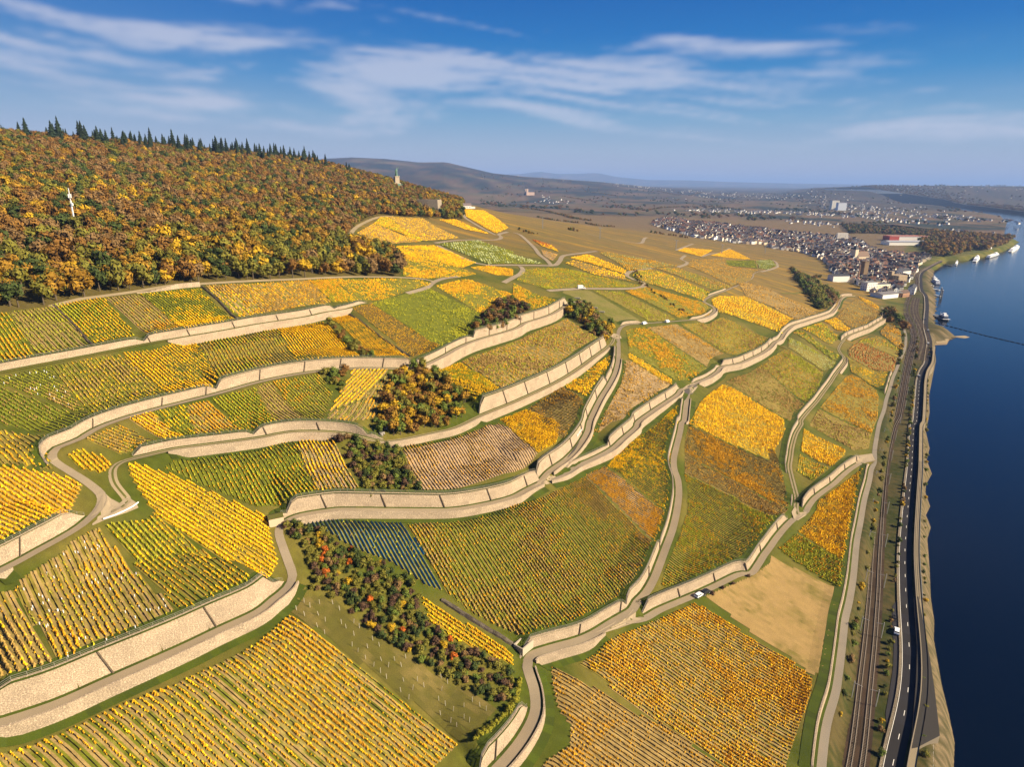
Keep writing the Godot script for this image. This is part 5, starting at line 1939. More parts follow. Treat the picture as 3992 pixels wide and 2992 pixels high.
func to_u(x: float, f: float) -> float: return (x - 98.0) * 0.53 + (f - 139.0) * 0.85
func to_s(x: float, f: float) -> float: return (f - 139.0) * 0.53 - (x - 98.0) * 0.85
func from_us(u: float, s: float) -> Vector2: return Vector2(98.0 + u * 0.53 - s * 0.85, 139.0 + u * 0.85 + s * 0.53)

func cr(a: float, b: float, c: float, d: float, t: float) -> float:
	return b + 0.5 * t * (c - a + t * (2.0 * a - 5.0 * b + 4.0 * c - d + t * (3.0 * (b - c) + d - a)))

func hill(x: float, f: float) -> float:
	var gx := clampf((x - BX) / 75.0, 1.0, BN - 2.01)
	var gf := clampf((f + 75.0) / 75.0, 1.0, BM - 2.01)
	var i := int(gx)
	var j := int(gf)
	var p := gx - i
	var q := gf - j
	var r := [0.0, 0.0, 0.0, 0.0]
	for k in 4:
		var o := (j - 1 + k) * BN + i
		r[k] = cr(BASE[o - 1], BASE[o], BASE[o + 1], BASE[o + 2], p)
	return cr(r[0], r[1], r[2], r[3], q) * 0.1

func shore_s(u: float) -> float:
	var n := SHORE.size() / 2
	if u <= SHORE[0]: return SHORE[1]
	for i in n - 1:
		if u < SHORE[2 * i + 2]:
			return lerpf(SHORE[2 * i + 1], SHORE[2 * i + 3], (u - SHORE[2 * i]) / (SHORE[2 * i + 2] - SHORE[2 * i]))
	return SHORE[2 * n - 1] + (u - SHORE[2 * n - 2]) * 1.6

func ground(x: float, f: float) -> float:
	var h := hill(x, f)
	var u := to_u(x, f)
	var s := to_s(x, f)
	if s < 40.0:
		var edge := 8.0 if u < 690.0 else lerpf(8.0, 20.0, clampf((u - 690.0) / 60.0, 0.0, 1.0))
		h = lerpf(h, 9.0, smoothstep(edge, edge - 3.5, s))
	if s < 12.0 or u > 2300.0:
		var d := s - shore_s(u)
		h = lerpf(-3.0, minf(h, lerpf(h, 6.0, smoothstep(8.0, 3.0, d))), smoothstep(-2.5, 4.0, d))
	return h

func grade(ranges: Array, i: float, seg: float) -> float:
	var h := 0.0
	for r in ranges:
		if i >= r[0] and i <= r[1]:
			h = maxf(h, r[2] * clampf(0.25 + minf(i - r[0], r[1] - i) * seg / 4.0, 0.0, 1.0))
	return h

func sample_roads() -> void:
	for r in ROADS:
		var n: int = r.p.size() / 2
		var c := []
		for i in n: c.append(Vector2(r.p[2 * i], r.p[2 * i + 1]))
		var pts := []
		for i in n - 1:
			var a: Vector2 = c[maxi(i - 1, 0)]
			var d: Vector2 = c[mini(i + 2, n - 1)]
			var seg: float = c[i].distance_to(c[i + 1])
			var m := maxi(1, int(ceil(seg / 2.6)))
			for k in m:
				var t := float(k) / m
				pts.append({"p": Vector2(cr(a.x, c[i].x, c[i + 1].x, d.x, t), cr(a.y, c[i].y, c[i + 1].y, d.y, t)), "hu": grade(r.up, i + t, seg), "hl": grade(r.low, i + t, seg)})
		pts.append({"p": c[n - 1], "hu": 0.0, "hl": 0.0})
		var cnt := pts.size()
		var hs := []
		for q in pts: hs.append(ground(q.p.x, q.p.y))
		for pass_n in 6:
			var h2 := hs.duplicate()
			for i in range(1, cnt - 1): h2[i] = 0.25 * hs[i - 1] + 0.5 * hs[i] + 0.25 * hs[i + 1]
			hs = h2
		var sg := []
		for i in cnt:
			var a: Vector2 = pts[maxi(i - 1, 0)].p
			var b: Vector2 = pts[mini(i + 1, cnt - 1)].p
			var t: Vector2 = (b - a).normalized()
			var nrm := Vector2(-t.y, t.x)      # left of the way, seen from above with f up
			pts[i].t = t
			pts[i].n = nrm
			pts[i].h = hs[i]
			var g: float = hill(pts[i].p.x + nrm.x * 7.0, pts[i].p.y + nrm.y * 7.0) - hill(pts[i].p.x - nrm.x * 7.0, pts[i].p.y - nrm.y * 7.0)
			sg.append(g)
		for i in cnt:
			var g := 0.0
			for k in range(maxi(0, i - 2), mini(cnt, i + 3)): g += sg[k]
			pts[i].up = 1.0 if g >= 0.0 else -1.0
		paths.append({"n": r.n, "k": r.k, "w": r.w, "pts": pts})

func build_heights() -> void:
	sample_roads()
	var n := NNX * NNF
	near_h.resize(n)
	for j in NNF:
		for i in NNX:
			near_h[j * NNX + i] = ground(NX0 + i * NST, NF0 + j * NST)
	var total := PackedFloat32Array(); total.resize(n)
	var flat_d := PackedFloat32Array(); flat_d.resize(n); flat_d.fill(99.0)
	var flat_h := PackedFloat32Array(); flat_h.resize(n)
	var deltas := []
	var clear := []
	const R := 32.0
	for path in paths:
		var dist := PackedFloat32Array(); dist.resize(n); dist.fill(99.0)
		var delta := PackedFloat32Array(); delta.resize(n)
		var w: float = path.w
		var pts: Array = path.pts
		for k in pts.size() - 1:
			var A: Dictionary = pts[k]
			var B: Dictionary = pts[k + 1]
			var a: Vector2 = A.p
			var b: Vector2 = B.p
			var ab := b - a
			var l2 := ab.length_squared()
			if l2 < 0.01: continue
			var i0 := maxi(0, int((minf(a.x, b.x) - R - NX0) / NST))
			var i1 := mini(NNX - 1, int((maxf(a.x, b.x) + R - NX0) / NST) + 1)
			var j0 := maxi(0, int((minf(a.y, b.y) - R - NF0) / NST))
			var j1 := mini(NNF - 1, int((maxf(a.y, b.y) + R - NF0) / NST) + 1)
			for j in range(j0, j1 + 1):
				for i in range(i0, i1 + 1):
					var v := Vector2(NX0 + i * NST, NF0 + j * NST)
					var t := clampf((v - a).dot(ab) / l2, 0.0, 1.0)
					var off := v - a - ab * t
					var d := off.length()
					var at := j * NNX + i
					if d >= dist[at]: continue
					dist[at] = d
					var hr: float = lerpf(A.h, B.h, t)
					var side: float = signf(ab.cross(off)) * A.up
					var wall: float = lerpf(A.hu, B.hu, t) if side > 0.0 else -lerpf(A.hl, B.hl, t)
					var has := absf(wall) > 0.3
					var edge := w * 0.5 + (2.5 if has else 0.5) if side > 0.0 else (maxf(0.15, w * 0.5 - 0.9) if has else w * 0.5 + 0.5)
					if d < edge and d < flat_d[at]:
						flat_d[at] = d
						flat_h[at] = hr
					var c: Vector2 = a + ab * t + (off / maxf(d, 0.01)) * edge
					var nb := hill(c.x, c.y)
					var dl := hr + wall - nb
					var wide := clampf(absf(dl) * 4.5, 5.0, 28.0)
					delta[at] = dl * maxf(0.0, 1.0 - (d - edge) / wide)
		deltas.append(delta)
		clear.append(dist)
	for v in n:
		if flat_d[v] < 90.0: continue
		var sum := 0.0
		for k in paths.size():
			if deltas[k][v] == 0.0: continue
			var wgt := 1.0
			for m in paths.size():
				if m != k and clear[m][v] < 16.0:
					wgt *= clampf((clear[m][v] - 3.0) / 12.0, 0.0, 1.0)
			sum += deltas[k][v] * wgt
		total[v] = sum
	for v in n:
		near_h[v] = flat_h[v] if flat_d[v] < 90.0 else near_h[v] + total[v]
	mid_h.resize(MNX * MNF)
	for j in MNF:
		for i in MNX:
			var x := MX0 + i * MST
			var f := MF0 + j * MST
			mid_h[j * MNX + i] = ground(x, f)

func tri_h(g: PackedFloat32Array, nx: int, a: float, b: float) -> float:
	var i := int(a)
	var j := int(b)
	var p := a - i
	var q := b - j
	var o := j * nx + i
	if p + q <= 1.0:
		return g[o] + (g[o + 1] - g[o]) * p + (g[o + nx] - g[o]) * q
	return g[o + nx + 1] + (g[o + nx] - g[o + nx + 1]) * (1.0 - p) + (g[o + 1] - g[o + nx + 1]) * (1.0 - q)

func in_near(x: float, f: float) -> bool:
	return x > NX0 + 2.0 and f > NF0 + 2.0 and x < NX0 + (NNX - 2) * NST and f < NF0 + (NNF - 2) * NST

func ht(x: float, f: float) -> float:
	if in_near(x, f):
		return tri_h(near_h, NNX, (x - NX0) / NST, (f - NF0) / NST)
	var a := (x - MX0) / MST
	var b := (f - MF0) / MST
	if a < 0.0 or b < 0.0 or a > MNX - 2.0 or b > MNF - 2.0: return ground(x, f)
	return tri_h(mid_h, MNX, a, b)

# ---------- places, traced and measured ----------
const ROADS := [
	{"n": "R1", "k": "concrete", "w": 2.4, "p": [-101.5, 99.3, -94.2, 105.3, -87.9, 112.5, -81.7, 119.4, -76.6, 125.1, -71.3, 131.6, -65.1, 138.7, -62.6, 143.9, -60.4, 148.5, -60.3, 152.7, -62.7, 157, -65.9, 162, -68.4, 166.4, -69, 169.4, -67.7, 172.3, -65.8, 175.1, -61.5, 178.5, -55.4, 182.5, -45.3, 186.9, -31.1, 192.9, -19.8, 198.2, -8, 206.7, 0.8, 214.3, 6.1, 221.2, 12.7, 229.2], "up": [[0, 7.6, 6.6], [7.9, 8.4, 4.5], [13.6, 14.6, 3.0], [14.6, 24, 4.9]], "low": [[0, 8.3, 2.4], [14.5, 23.6, 2.0]]},
	{"n": "R2", "k": "concrete", "w": 2.6, "p": [11.3, 227.9, 14.4, 235.1, 17.5, 240.7, 23, 249.3, 27.7, 258.4, 31.7, 267.8, 35.5, 278.5, 37.7, 288.9, 41.4, 301.2, 47.1, 318.8, 54, 337.8, 59.8, 355.8, 64.6, 376.1, 67.9, 396.3, 70.7, 417.6, 73, 430.3, 76.8, 441.6, 84, 452.4, 96.3, 463.5, 116, 481.8, 133.7, 498.1, 152.7, 516.2, 165.5, 533.8, 178.1, 557.6, 181, 571.3, 177, 580.2, 176.5, 586.1, 190.5, 613.8, 204.4, 637, 227.8, 676.8, 268.7, 755.8, 305.9, 828.4, 325.9, 873.1, 342.2, 916.1, 372, 978, 424.7, 1066.9], "up": [[0.3, 10, 5.5], [10, 13, 3.2], [16.4, 18, 1.8], [20.6, 23.2, 1.8], [27, 29, 1.4]], "low": [[1.6, 12, 2.4], [20.8, 23.6, 3.0]]},
	{"n": "R3", "k": "concrete", "w": 2.6, "p": [14.7, 231.5, 21.2, 238, 28.3, 248, 36.4, 257.7, 46, 270.2, 53.4, 283, 62.2, 297.9, 64.5, 304.6, 75, 320.9, 86.3, 337.7, 96.6, 353.2, 100.7, 361.6, 108.2, 370.1, 116.9, 382.3, 126.1, 393.5, 137.1, 409.8, 143.8, 421.4, 161.9, 439.1, 182.2, 464.9, 194.3, 481, 206.9, 499.4, 218.6, 519.1, 229.6, 534.2, 244.8, 561.9, 266.6, 596.4, 294.9, 632.4, 327.4, 674.1, 353.5, 707.8, 369.8, 730.5, 400.8, 782.8, 430.7, 837.6, 457.8, 879.3, 481.1, 899.2], "up": [[1.6, 4.0, 1.5], [4.0, 11, 4.4], [12.6, 16, 1.8], [16.2, 21, 3.8], [21, 34, 2.6]], "low": [[0, 10.6, 2.7], [12.8, 21, 3.4], [21, 34, 3.0]]},
	{"n": "R4", "k": "concrete", "w": 2.8, "p": [107.9, 368.8, 103.7, 357.8, 98.2, 340, 92.8, 321.9, 90.8, 319.1, 87.2, 307.9, 81.7, 292.1, 77.2, 278.8, 75.4, 269.8, 75.1, 261.3, 73.3, 251.8, 70.7, 242.7, 67.2, 232.3, 63.7, 223.1, 59.1, 212.7, 54.8, 203, 50.9, 194.4, 46.5, 186.4, 42.3, 180.8, 40, 176.5, 35.5, 172.2, 31.2, 168, 25.8, 162.6, 20.4, 158.2, 14.6, 154.5, 9, 150.9, 6.6, 149.1, 5.2, 146.9, 5, 144.5, 5.5, 142.3, 6.4, 139.4, 6.9, 136.7, 7, 133.1, 6.1, 129.6, 4.3, 125.8, 2.2, 122.2, -0.6, 118.2, -2.5, 115.8, -5, 112.4], "up": [[1.5, 14, 2.2], [14, 19, 3.6], [19, 26.5, 3.2], [32.5, 38, 4.8]], "low": [[1.4, 3.6, 1.2], [22, 26.5, 2.4], [28.6, 36.5, 2.2]]},
	{"n": "R5", "k": "concrete", "w": 2.6, "p": [36.5, 171, 43, 173.9, 49.2, 179.6, 56.4, 185.2, 66.6, 192.8, 76.5, 200.5, 86.5, 208.3, 91.7, 210.3, 96.8, 216.8, 101.6, 223.6, 106.6, 230.2, 111.8, 237.3, 120.1, 247.9, 128, 257, 133.4, 262.1, 137.2, 265.7, 140.1, 270, 147.1, 279.1, 156.1, 288.6, 166.4, 298.9, 178.8, 312.7, 189.7, 323.9, 199.9, 333.2, 204.7, 336.1, 209.6, 338.9], "up": [[1.4, 12.6, 3.6], [15.6, 22, 3.4]], "low": []},
	{"n": "R6", "k": "track", "w": 2.2, "p": [131.2, 261.2, 133.1, 267.3, 137, 275.9, 139.8, 285.6, 142.8, 296.6, 145.8, 306.4, 151.6, 318.9, 157.7, 331.8, 166.8, 348.8, 176.8, 364.7, 179.3, 370.8, 191.8, 389.3, 206.9, 410.7, 222.2, 433.5, 239.2, 458.6, 255.8, 484.1, 272.8, 509.2, 284.2, 526.8, 288.7, 538.7, 291, 550, 295.6, 562.4, 310.6, 586.8, 335.5, 623, 363.2, 655.7, 387.5, 682.4, 416.7, 719.1, 443, 751.9, 459.4, 781, 486, 833.9], "up": [[1.2, 2.2, 2.0], [4.4, 18, 2.4], [21.2, 27, 3.4]], "low": [[15.2, 17.6, 3.0], [21.5, 26.5, 4.2]]},
	{"n": "R8", "k": "lane", "w": 2.4, "p": [453.8, 730.2, 423.6, 672.6, 392.3, 621.1, 367.8, 584.7, 334.4, 534.9, 313.9, 504.9, 296, 477.2, 278.7, 450.9, 263, 425.7, 244.2, 397.5, 226.7, 368.9, 216.4, 351.6, 207.7, 335.6, 200.4, 325.2, 190.8, 309.5, 177.1, 288.3, 164.1, 266.8, 153.6, 249.6, 144.5, 233.5, 137.6, 221.3, 128.9, 206.9, 121.7, 195.7, 115.7, 185.1, 108, 171.6, 102.1, 161.7, 95.3, 152, 91.3, 145.6, 86.8, 137.5, 83.9, 132], "up": [[4.5, 6.5, 3.0], [12.6, 28, 1.9]], "low": []},
	{"n": "R10", "k": "grass", "w": 2.0, "p": [-175.6, 205.5, -168.6, 216.4, -158, 232.3, -146.8, 249.3, -128.5, 274.5, -118.5, 289.7, -103.8, 310.9, -96.4, 325.4, -88.7, 337.8, -82.8, 353.1, -77.1, 363, -70.9, 384.4, -61.4, 416.7, -55.3, 428.6, -53.4, 438.9], "up": [[0, 3, 2.4], [3, 7.5, 3.0], [7.5, 9.2, 1.6]], "low": [[3.3, 8.1, 3.0]]},
	{"n": "R11", "k": "concrete", "w": 2.4, "p": [44.9, 474, 35, 450.6, 26.3, 429.3, 15.4, 409.1, 7.6, 395.2, 0.3, 377.1, -19.6, 343.8, -27.9, 327.2, -35.1, 309.1, -41.9, 294.2, -44.9, 288.4, -58.4, 279.5, -67.5, 273.6, -80.1, 263.7, -91.2, 252.4, -100.9, 240.2, -109.3, 227.1, -117.1, 216.2, -124.1, 206.3, -130.2, 196.2, -133.2, 188.8, -133.7, 183.7, -135.9, 179.3, -136.9, 177.6, -136.3, 174.3, -135.1, 172.4, -132.8, 171, -127.7, 168.9, -123.4, 167.1, -120.1, 165.6, -116.6, 163.4, -114.9, 160.8, -114.1, 156.7, -114.7, 150.9, -116.2, 146.1, -118.5, 140.6, -120.5, 135.4, -122.8, 130.6], "up": [[0.4, 6, 5.0], [6, 10, 2.8], [10, 16, 4.4], [16, 25.5, 3.0], [32.6, 39, 4.6]], "low": [[1, 9.5, 4.8], [36.4, 39, 2.6]]},
	{"n": "R12", "k": "track", "w": 2.2, "p": [-111.2, 158.5, -109.2, 160.7, -109.3, 163.1, -110.2, 164.4, -112.3, 166, -115.3, 168.5, -117.4, 171, -119.2, 174.4, -119.2, 177.2, -117.9, 179.7, -114.5, 183.3, -108.8, 189.7, -100.6, 196.2, -88.7, 205.7, -81.2, 213.2, -74.3, 217.6, -66.8, 220.9, -60.9, 222.7, -54.5, 222.8, -49.2, 224.2, -42.5, 228.9, -32.6, 238.7, -24, 247.3, -15.1, 261.1, -10.3, 268, 0.6, 283.5, 12.1, 301.3, 25.1, 322.7, 37.1, 345.2, 49.2, 370.2, 58.8, 389.8, 65, 404.7, 67.5, 414.4, 70.7, 420.2], "up": [[9.6, 13, 2.2], [13, 18, 3.2], [18, 19, 2.0], [23.6, 30.4, 7.0]], "low": [[11, 16.2, 2.6], [19, 23, 2.0], [23, 30, 2.6]]},
]
const BASE := [
	1797, 1751, 1695, 1628, 1551, 1462, 1363, 1255, 1135, 1002, 850, 672, 469, 255, 103, 78, 74, 68, 60, 50, 40, 29, 18, 7, -5, -16, -28, -40, -52, -64, -77, -89, -101, -113, -125, -136, -148,
	1860, 1820, 1770, 1708, 1634, 1547, 1451, 1346, 1232, 1109, 966, 794, 583, 345, 122, 68, 80, 79, 73, 65, 55, 46, 35, 25, 13, 2, -10, -22, -35, -47, -59, -72, -84, -96, -108, -119, -131,
	1921, 1889, 1845, 1789, 1717, 1631, 1536, 1433, 1326, 1213, 1089, 931, 728, 487, 245, 89, 75, 82, 80, 75, 68, 60, 51, 41, 30, 18, 6, -6, -18, -31, -43, -55, -67, -79, -91, -103, -115,
	1977, 1954, 1920, 1869, 1799, 1713, 1616, 1513, 1407, 1301, 1193, 1049, 862, 639, 400, 170, 75, 77, 80, 80, 77, 71, 64, 55, 44, 33, 21, 9, -3, -15, -28, -40, -52, -64, -76, -87, -99,
	2026, 2014, 1991, 1949, 1882, 1792, 1690, 1585, 1479, 1370, 1265, 1144, 983, 785, 551, 308, 124, 74, 81, 83, 83, 80, 74, 66, 57, 46, 35, 23, 11, -2, -14, -26, -38, -49, -61, -72, -84,
	2065, 2066, 2057, 2028, 1966, 1870, 1759, 1651, 1545, 1438, 1331, 1228, 1093, 909, 688, 447, 218, 85, 75, 82, 86, 86, 82, 75, 67, 57, 46, 34, 23, 11, -1, -13, -24, -36, -47, -58, -69,
	2089, 2103, 2112, 2103, 2052, 1951, 1829, 1716, 1612, 1510, 1404, 1293, 1163, 990, 796, 582, 351, 149, 74, 82, 86, 89, 87, 82, 75, 65, 55, 44, 33, 21, 10, -1, -12, -23, -34, -45, -56,
	2096, 2118, 2144, 2157, 2126, 2030, 1906, 1787, 1683, 1578, 1456, 1325, 1187, 1032, 869, 696, 482, 253, 94, 72, 83, 89, 90, 86, 80, 72, 62, 52, 41, 30, 20, 9, -2, -12, -22, -33, -43,
	2086, 2111, 2146, 2172, 2160, 2094, 1988, 1865, 1741, 1613, 1472, 1331, 1194, 1061, 931, 790, 608, 382, 174, 76, 80, 87, 90, 88, 83, 75, 67, 57, 48, 38, 28, 18, 8, -2, -12, -21, -31,
	2068, 2091, 2130, 2166, 2176, 2143, 2055, 1925, 1778, 1627, 1475, 1334, 1202, 1081, 974, 856, 702, 497, 278, 109, 70, 82, 88, 87, 83, 77, 70, 61, 53, 44, 35, 26, 17, 8, -2, -11, -20,
	2050, 2071, 2106, 2147, 2173, 2164, 2090, 1960, 1804, 1648, 1502, 1362, 1222, 1093, 991, 891, 769, 584, 369, 179, 73, 75, 83, 84, 82, 77, 71, 64, 56, 48, 40, 32, 24, 16, 8, -1, -9,
	2033, 2053, 2083, 2121, 2152, 2149, 2094, 1984, 1838, 1687, 1549, 1414, 1262, 1117, 999, 899, 790, 630, 434, 255, 114, 76, 80, 81, 80, 76, 71, 65, 59, 52, 45, 38, 31, 24, 16, 8, 1,
	2015, 2034, 2061, 2095, 2124, 2128, 2092, 2007, 1880, 1734, 1599, 1463, 1311, 1151, 1018, 909, 792, 652, 480, 307, 159, 90, 79, 79, 78, 75, 70, 66, 60, 55, 49, 43, 37, 30, 24, 17, 10,
	1995, 2013, 2038, 2067, 2093, 2104, 2087, 2031, 1925, 1791, 1653, 1507, 1354, 1193, 1054, 926, 791, 653, 505, 352, 201, 111, 85, 80, 77, 74, 70, 66, 62, 57, 53, 48, 42, 37, 31, 25, 18,
	1971, 1987, 2008, 2032, 2055, 2072, 2073, 2040, 1959, 1841, 1699, 1535, 1369, 1213, 1074, 936, 789, 647, 512, 371, 226, 127, 92, 82, 78, 74, 71, 67, 64, 60, 56, 52, 48, 43, 38, 33, 27,
	1942, 1955, 1972, 1991, 2010, 2033, 2047, 2035, 1981, 1881, 1731, 1547, 1372, 1215, 1073, 934, 785, 644, 518, 388, 250, 146, 100, 86, 81, 76, 72, 69, 66, 62, 59, 56, 53, 49, 44, 40, 34,
	1910, 1920, 1933, 1948, 1965, 1988, 2016, 2028, 2002, 1921, 1767, 1570, 1384, 1216, 1062, 922, 778, 644, 527, 405, 279, 174, 112, 92, 86, 79, 75, 71, 68, 65, 63, 60, 57, 54, 51, 46, 42,
	1873, 1881, 1892, 1905, 1922, 1943, 1981, 2007, 2000, 1942, 1788, 1595, 1402, 1216, 1050, 903, 766, 640, 530, 418, 303, 200, 128, 97, 87, 82, 77, 73, 70, 68, 66, 64, 62, 60, 56, 53, 49,
	1833, 1839, 1848, 1860, 1878, 1905, 1941, 1957, 1941, 1879, 1751, 1574, 1384, 1200, 1036, 888, 757, 641, 535, 431, 326, 227, 151, 109, 92, 87, 81, 76, 73, 71, 70, 68, 67, 65, 62, 59, 55,
	1789, 1792, 1798, 1808, 1823, 1844, 1866, 1860, 1828, 1767, 1659, 1500, 1319, 1155, 1010, 874, 752, 642, 541, 442, 342, 248, 172, 120, 96, 91, 85, 79, 76, 74, 73, 73, 71, 69, 67, 64, 61,
	1740, 1739, 1740, 1744, 1749, 1754, 1748, 1721, 1685, 1631, 1539, 1404, 1245, 1103, 976, 854, 741, 637, 540, 446, 353, 265, 189, 132, 102, 92, 86, 81, 78, 77, 77, 77, 76, 74, 71, 69, 66,
	1687, 1681, 1676, 1671, 1664, 1652, 1628, 1590, 1549, 1498, 1420, 1311, 1184, 1061, 943, 829, 723, 625, 534, 447, 361, 279, 207, 151, 116, 98, 89, 84, 81, 80, 80, 80, 79, 77, 75, 72, 70,
	1632, 1620, 1607, 1593, 1576, 1552, 1519, 1478, 1432, 1379, 1309, 1221, 1121, 1017, 907, 798, 697, 607, 524, 444, 365, 290, 223, 169, 131, 108, 94, 88, 84, 83, 82, 82, 80, 79, 77, 75, 73,
	1574, 1557, 1538, 1516, 1490, 1459, 1420, 1375, 1326, 1272, 1209, 1134, 1049, 957, 857, 756, 663, 581, 508, 436, 364, 296, 235, 184, 145, 118, 102, 93, 89, 86, 84, 83, 81, 79, 78, 77, 76,
	1516, 1494, 1469, 1442, 1410, 1372, 1330, 1282, 1230, 1175, 1116, 1050, 974, 891, 801, 710, 624, 552, 487, 424, 360, 300, 244, 196, 158, 129, 110, 99, 94, 90, 87, 84, 82, 80, 78, 78, 78,
	1459, 1432, 1403, 1371, 1335, 1294, 1248, 1198, 1145, 1090, 1034, 972, 903, 827, 747, 667, 592, 527, 469, 412, 356, 302, 251, 207, 170, 140, 120, 108, 100, 95, 90, 86, 83, 80, 78, 78, 79,
	1404, 1374, 1341, 1305, 1266, 1223, 1176, 1125, 1072, 1018, 964, 906, 842, 773, 702, 633, 568, 510, 456, 404, 353, 304, 258, 217, 182, 154, 133, 118, 108, 101, 95, 90, 85, 81, 78, 78, 79,
	1351, 1318, 1283, 1244, 1203, 1159, 1111, 1061, 1010, 958, 905, 849, 790, 728, 666, 606, 549, 497, 448, 400, 353, 307, 265, 227, 194, 167, 146, 130, 118, 109, 102, 95, 88, 82, 79, 78, 79,
	1301, 1266, 1228, 1189, 1146, 1102, 1055, 1006, 956, 905, 854, 801, 747, 691, 636, 584, 534, 488, 443, 399, 355, 312, 273, 237, 206, 180, 159, 142, 129, 119, 110, 101, 93, 86, 81, 80, 80,
	1254, 1217, 1179, 1138, 1095, 1050, 1004, 956, 908, 859, 810, 760, 709, 659, 611, 565, 521, 480, 439, 398, 357, 317, 280, 247, 217, 192, 171, 154, 140, 129, 119, 109, 100, 92, 86, 83, 82,
	1210, 1172, 1133, 1091, 1049, 1004, 959, 913, 866, 818, 771, 724, 677, 631, 588, 547, 509, 472, 434, 396, 358, 321, 286, 255, 227, 203, 182, 165, 150, 138, 127, 117, 106, 98, 91, 87, 84,
	1169, 1130, 1090, 1049, 1007, 963, 919, 873, 828, 783, 737, 692, 649, 606, 566, 530, 496, 462, 427, 392, 357, 323, 291, 262, 235, 212, 192, 174, 159, 146, 134, 123, 112, 103, 96, 90, 86,
	1130, 1092, 1052, 1011, 969, 926, 882, 839, 795, 751, 708, 665, 624, 584, 547, 513, 482, 450, 419, 387, 356, 325, 295, 268, 242, 220, 200, 182, 167, 153, 140, 128, 118, 108, 100, 94, 89,
	1095, 1056, 1016, 976, 934, 892, 850, 807, 765, 723, 682, 641, 602, 565, 530, 499, 469, 440, 411, 382, 353, 325, 298, 272, 248, 226, 207, 189, 173, 159, 145, 133, 122, 112, 104, 97, 91,
	1062, 1023, 984, 944, 903, 862, 821, 780, 739, 698, 659, 620, 583, 548, 516, 486, 457, 430, 404, 377, 351, 325, 299, 275, 252, 231, 212, 194, 178, 164, 150, 138, 126, 116, 107, 100, 93,
	1032, 993, 954, 914, 875, 835, 794, 755, 715, 676, 639, 602, 567, 534, 503, 474, 447, 421, 396, 372, 348, 324, 300, 277, 255, 235, 216, 199, 183, 168, 154, 141, 130, 119, 110, 102, 95,
	1004, 965, 927, 888, 849, 810, 771, 732, 694, 657, 621, 586, 552, 521, 491, 463, 437, 413, 390, 367, 345, 323, 300, 278, 258, 238, 220, 202, 186, 171, 157, 145, 133, 122, 113, 105, 97,
	978, 940, 902, 864, 825, 787, 749, 712, 675, 639, 604, 571, 539, 508, 480, 453, 428, 405, 383, 361, 341, 320, 299, 279, 259, 240, 222, 205, 189, 174, 160, 147, 136, 125, 115, 107, 99,
	954, 916, 879, 841, 804, 767, 730, 694, 658, 623, 590, 557, 527, 497, 470, 444, 420, 397, 376, 356, 336, 317, 297, 278, 260, 242, 224, 208, 192, 177, 163, 150, 138, 127, 117, 109, 101,
	931, 895, 858, 821, 784, 748, 712, 677, 643, 609, 577, 545, 516, 487, 461, 435, 412, 390, 369, 350, 331, 313, 295, 278, 260, 243, 226, 209, 194, 179, 165, 152, 140, 129, 119, 110, 102]
const BX := -1050
const BN := 37
const BM := 40
const SHORE := [21, -24.7, 35.9, -25.4, 48.5, -24.1, 62.4, -22.3, 77.1, -21, 88.2, -20, 101.2, -20.2, 118.1, -19, 143.9, -18.5, 172.6, -17.5, 186.7, -18.9, 199.2, -16.6, 212.5, -18.6, 230.4, -16.3, 242.7, -16.5, 261.1, -19.4, 283.4, -16.6, 306.4, -18.1, 339.2, -15.9, 387.9, -17.9, 437.5, -17.4, 498.2, -19.8, 570.9, -22.8, 638, -22, 664, -23.2, 708.7, -39.3, 741.2, -22.4, 795.8, -18.8, 901.7, -20.1, 1044.9, -21, 1159.2, -16.8, 1383.7, -18.4, 1627.4, -47.8, 1652.8, -84.3, 1829.6, -138.5, 2048.6, -192.6, 2402.2, -246.2]
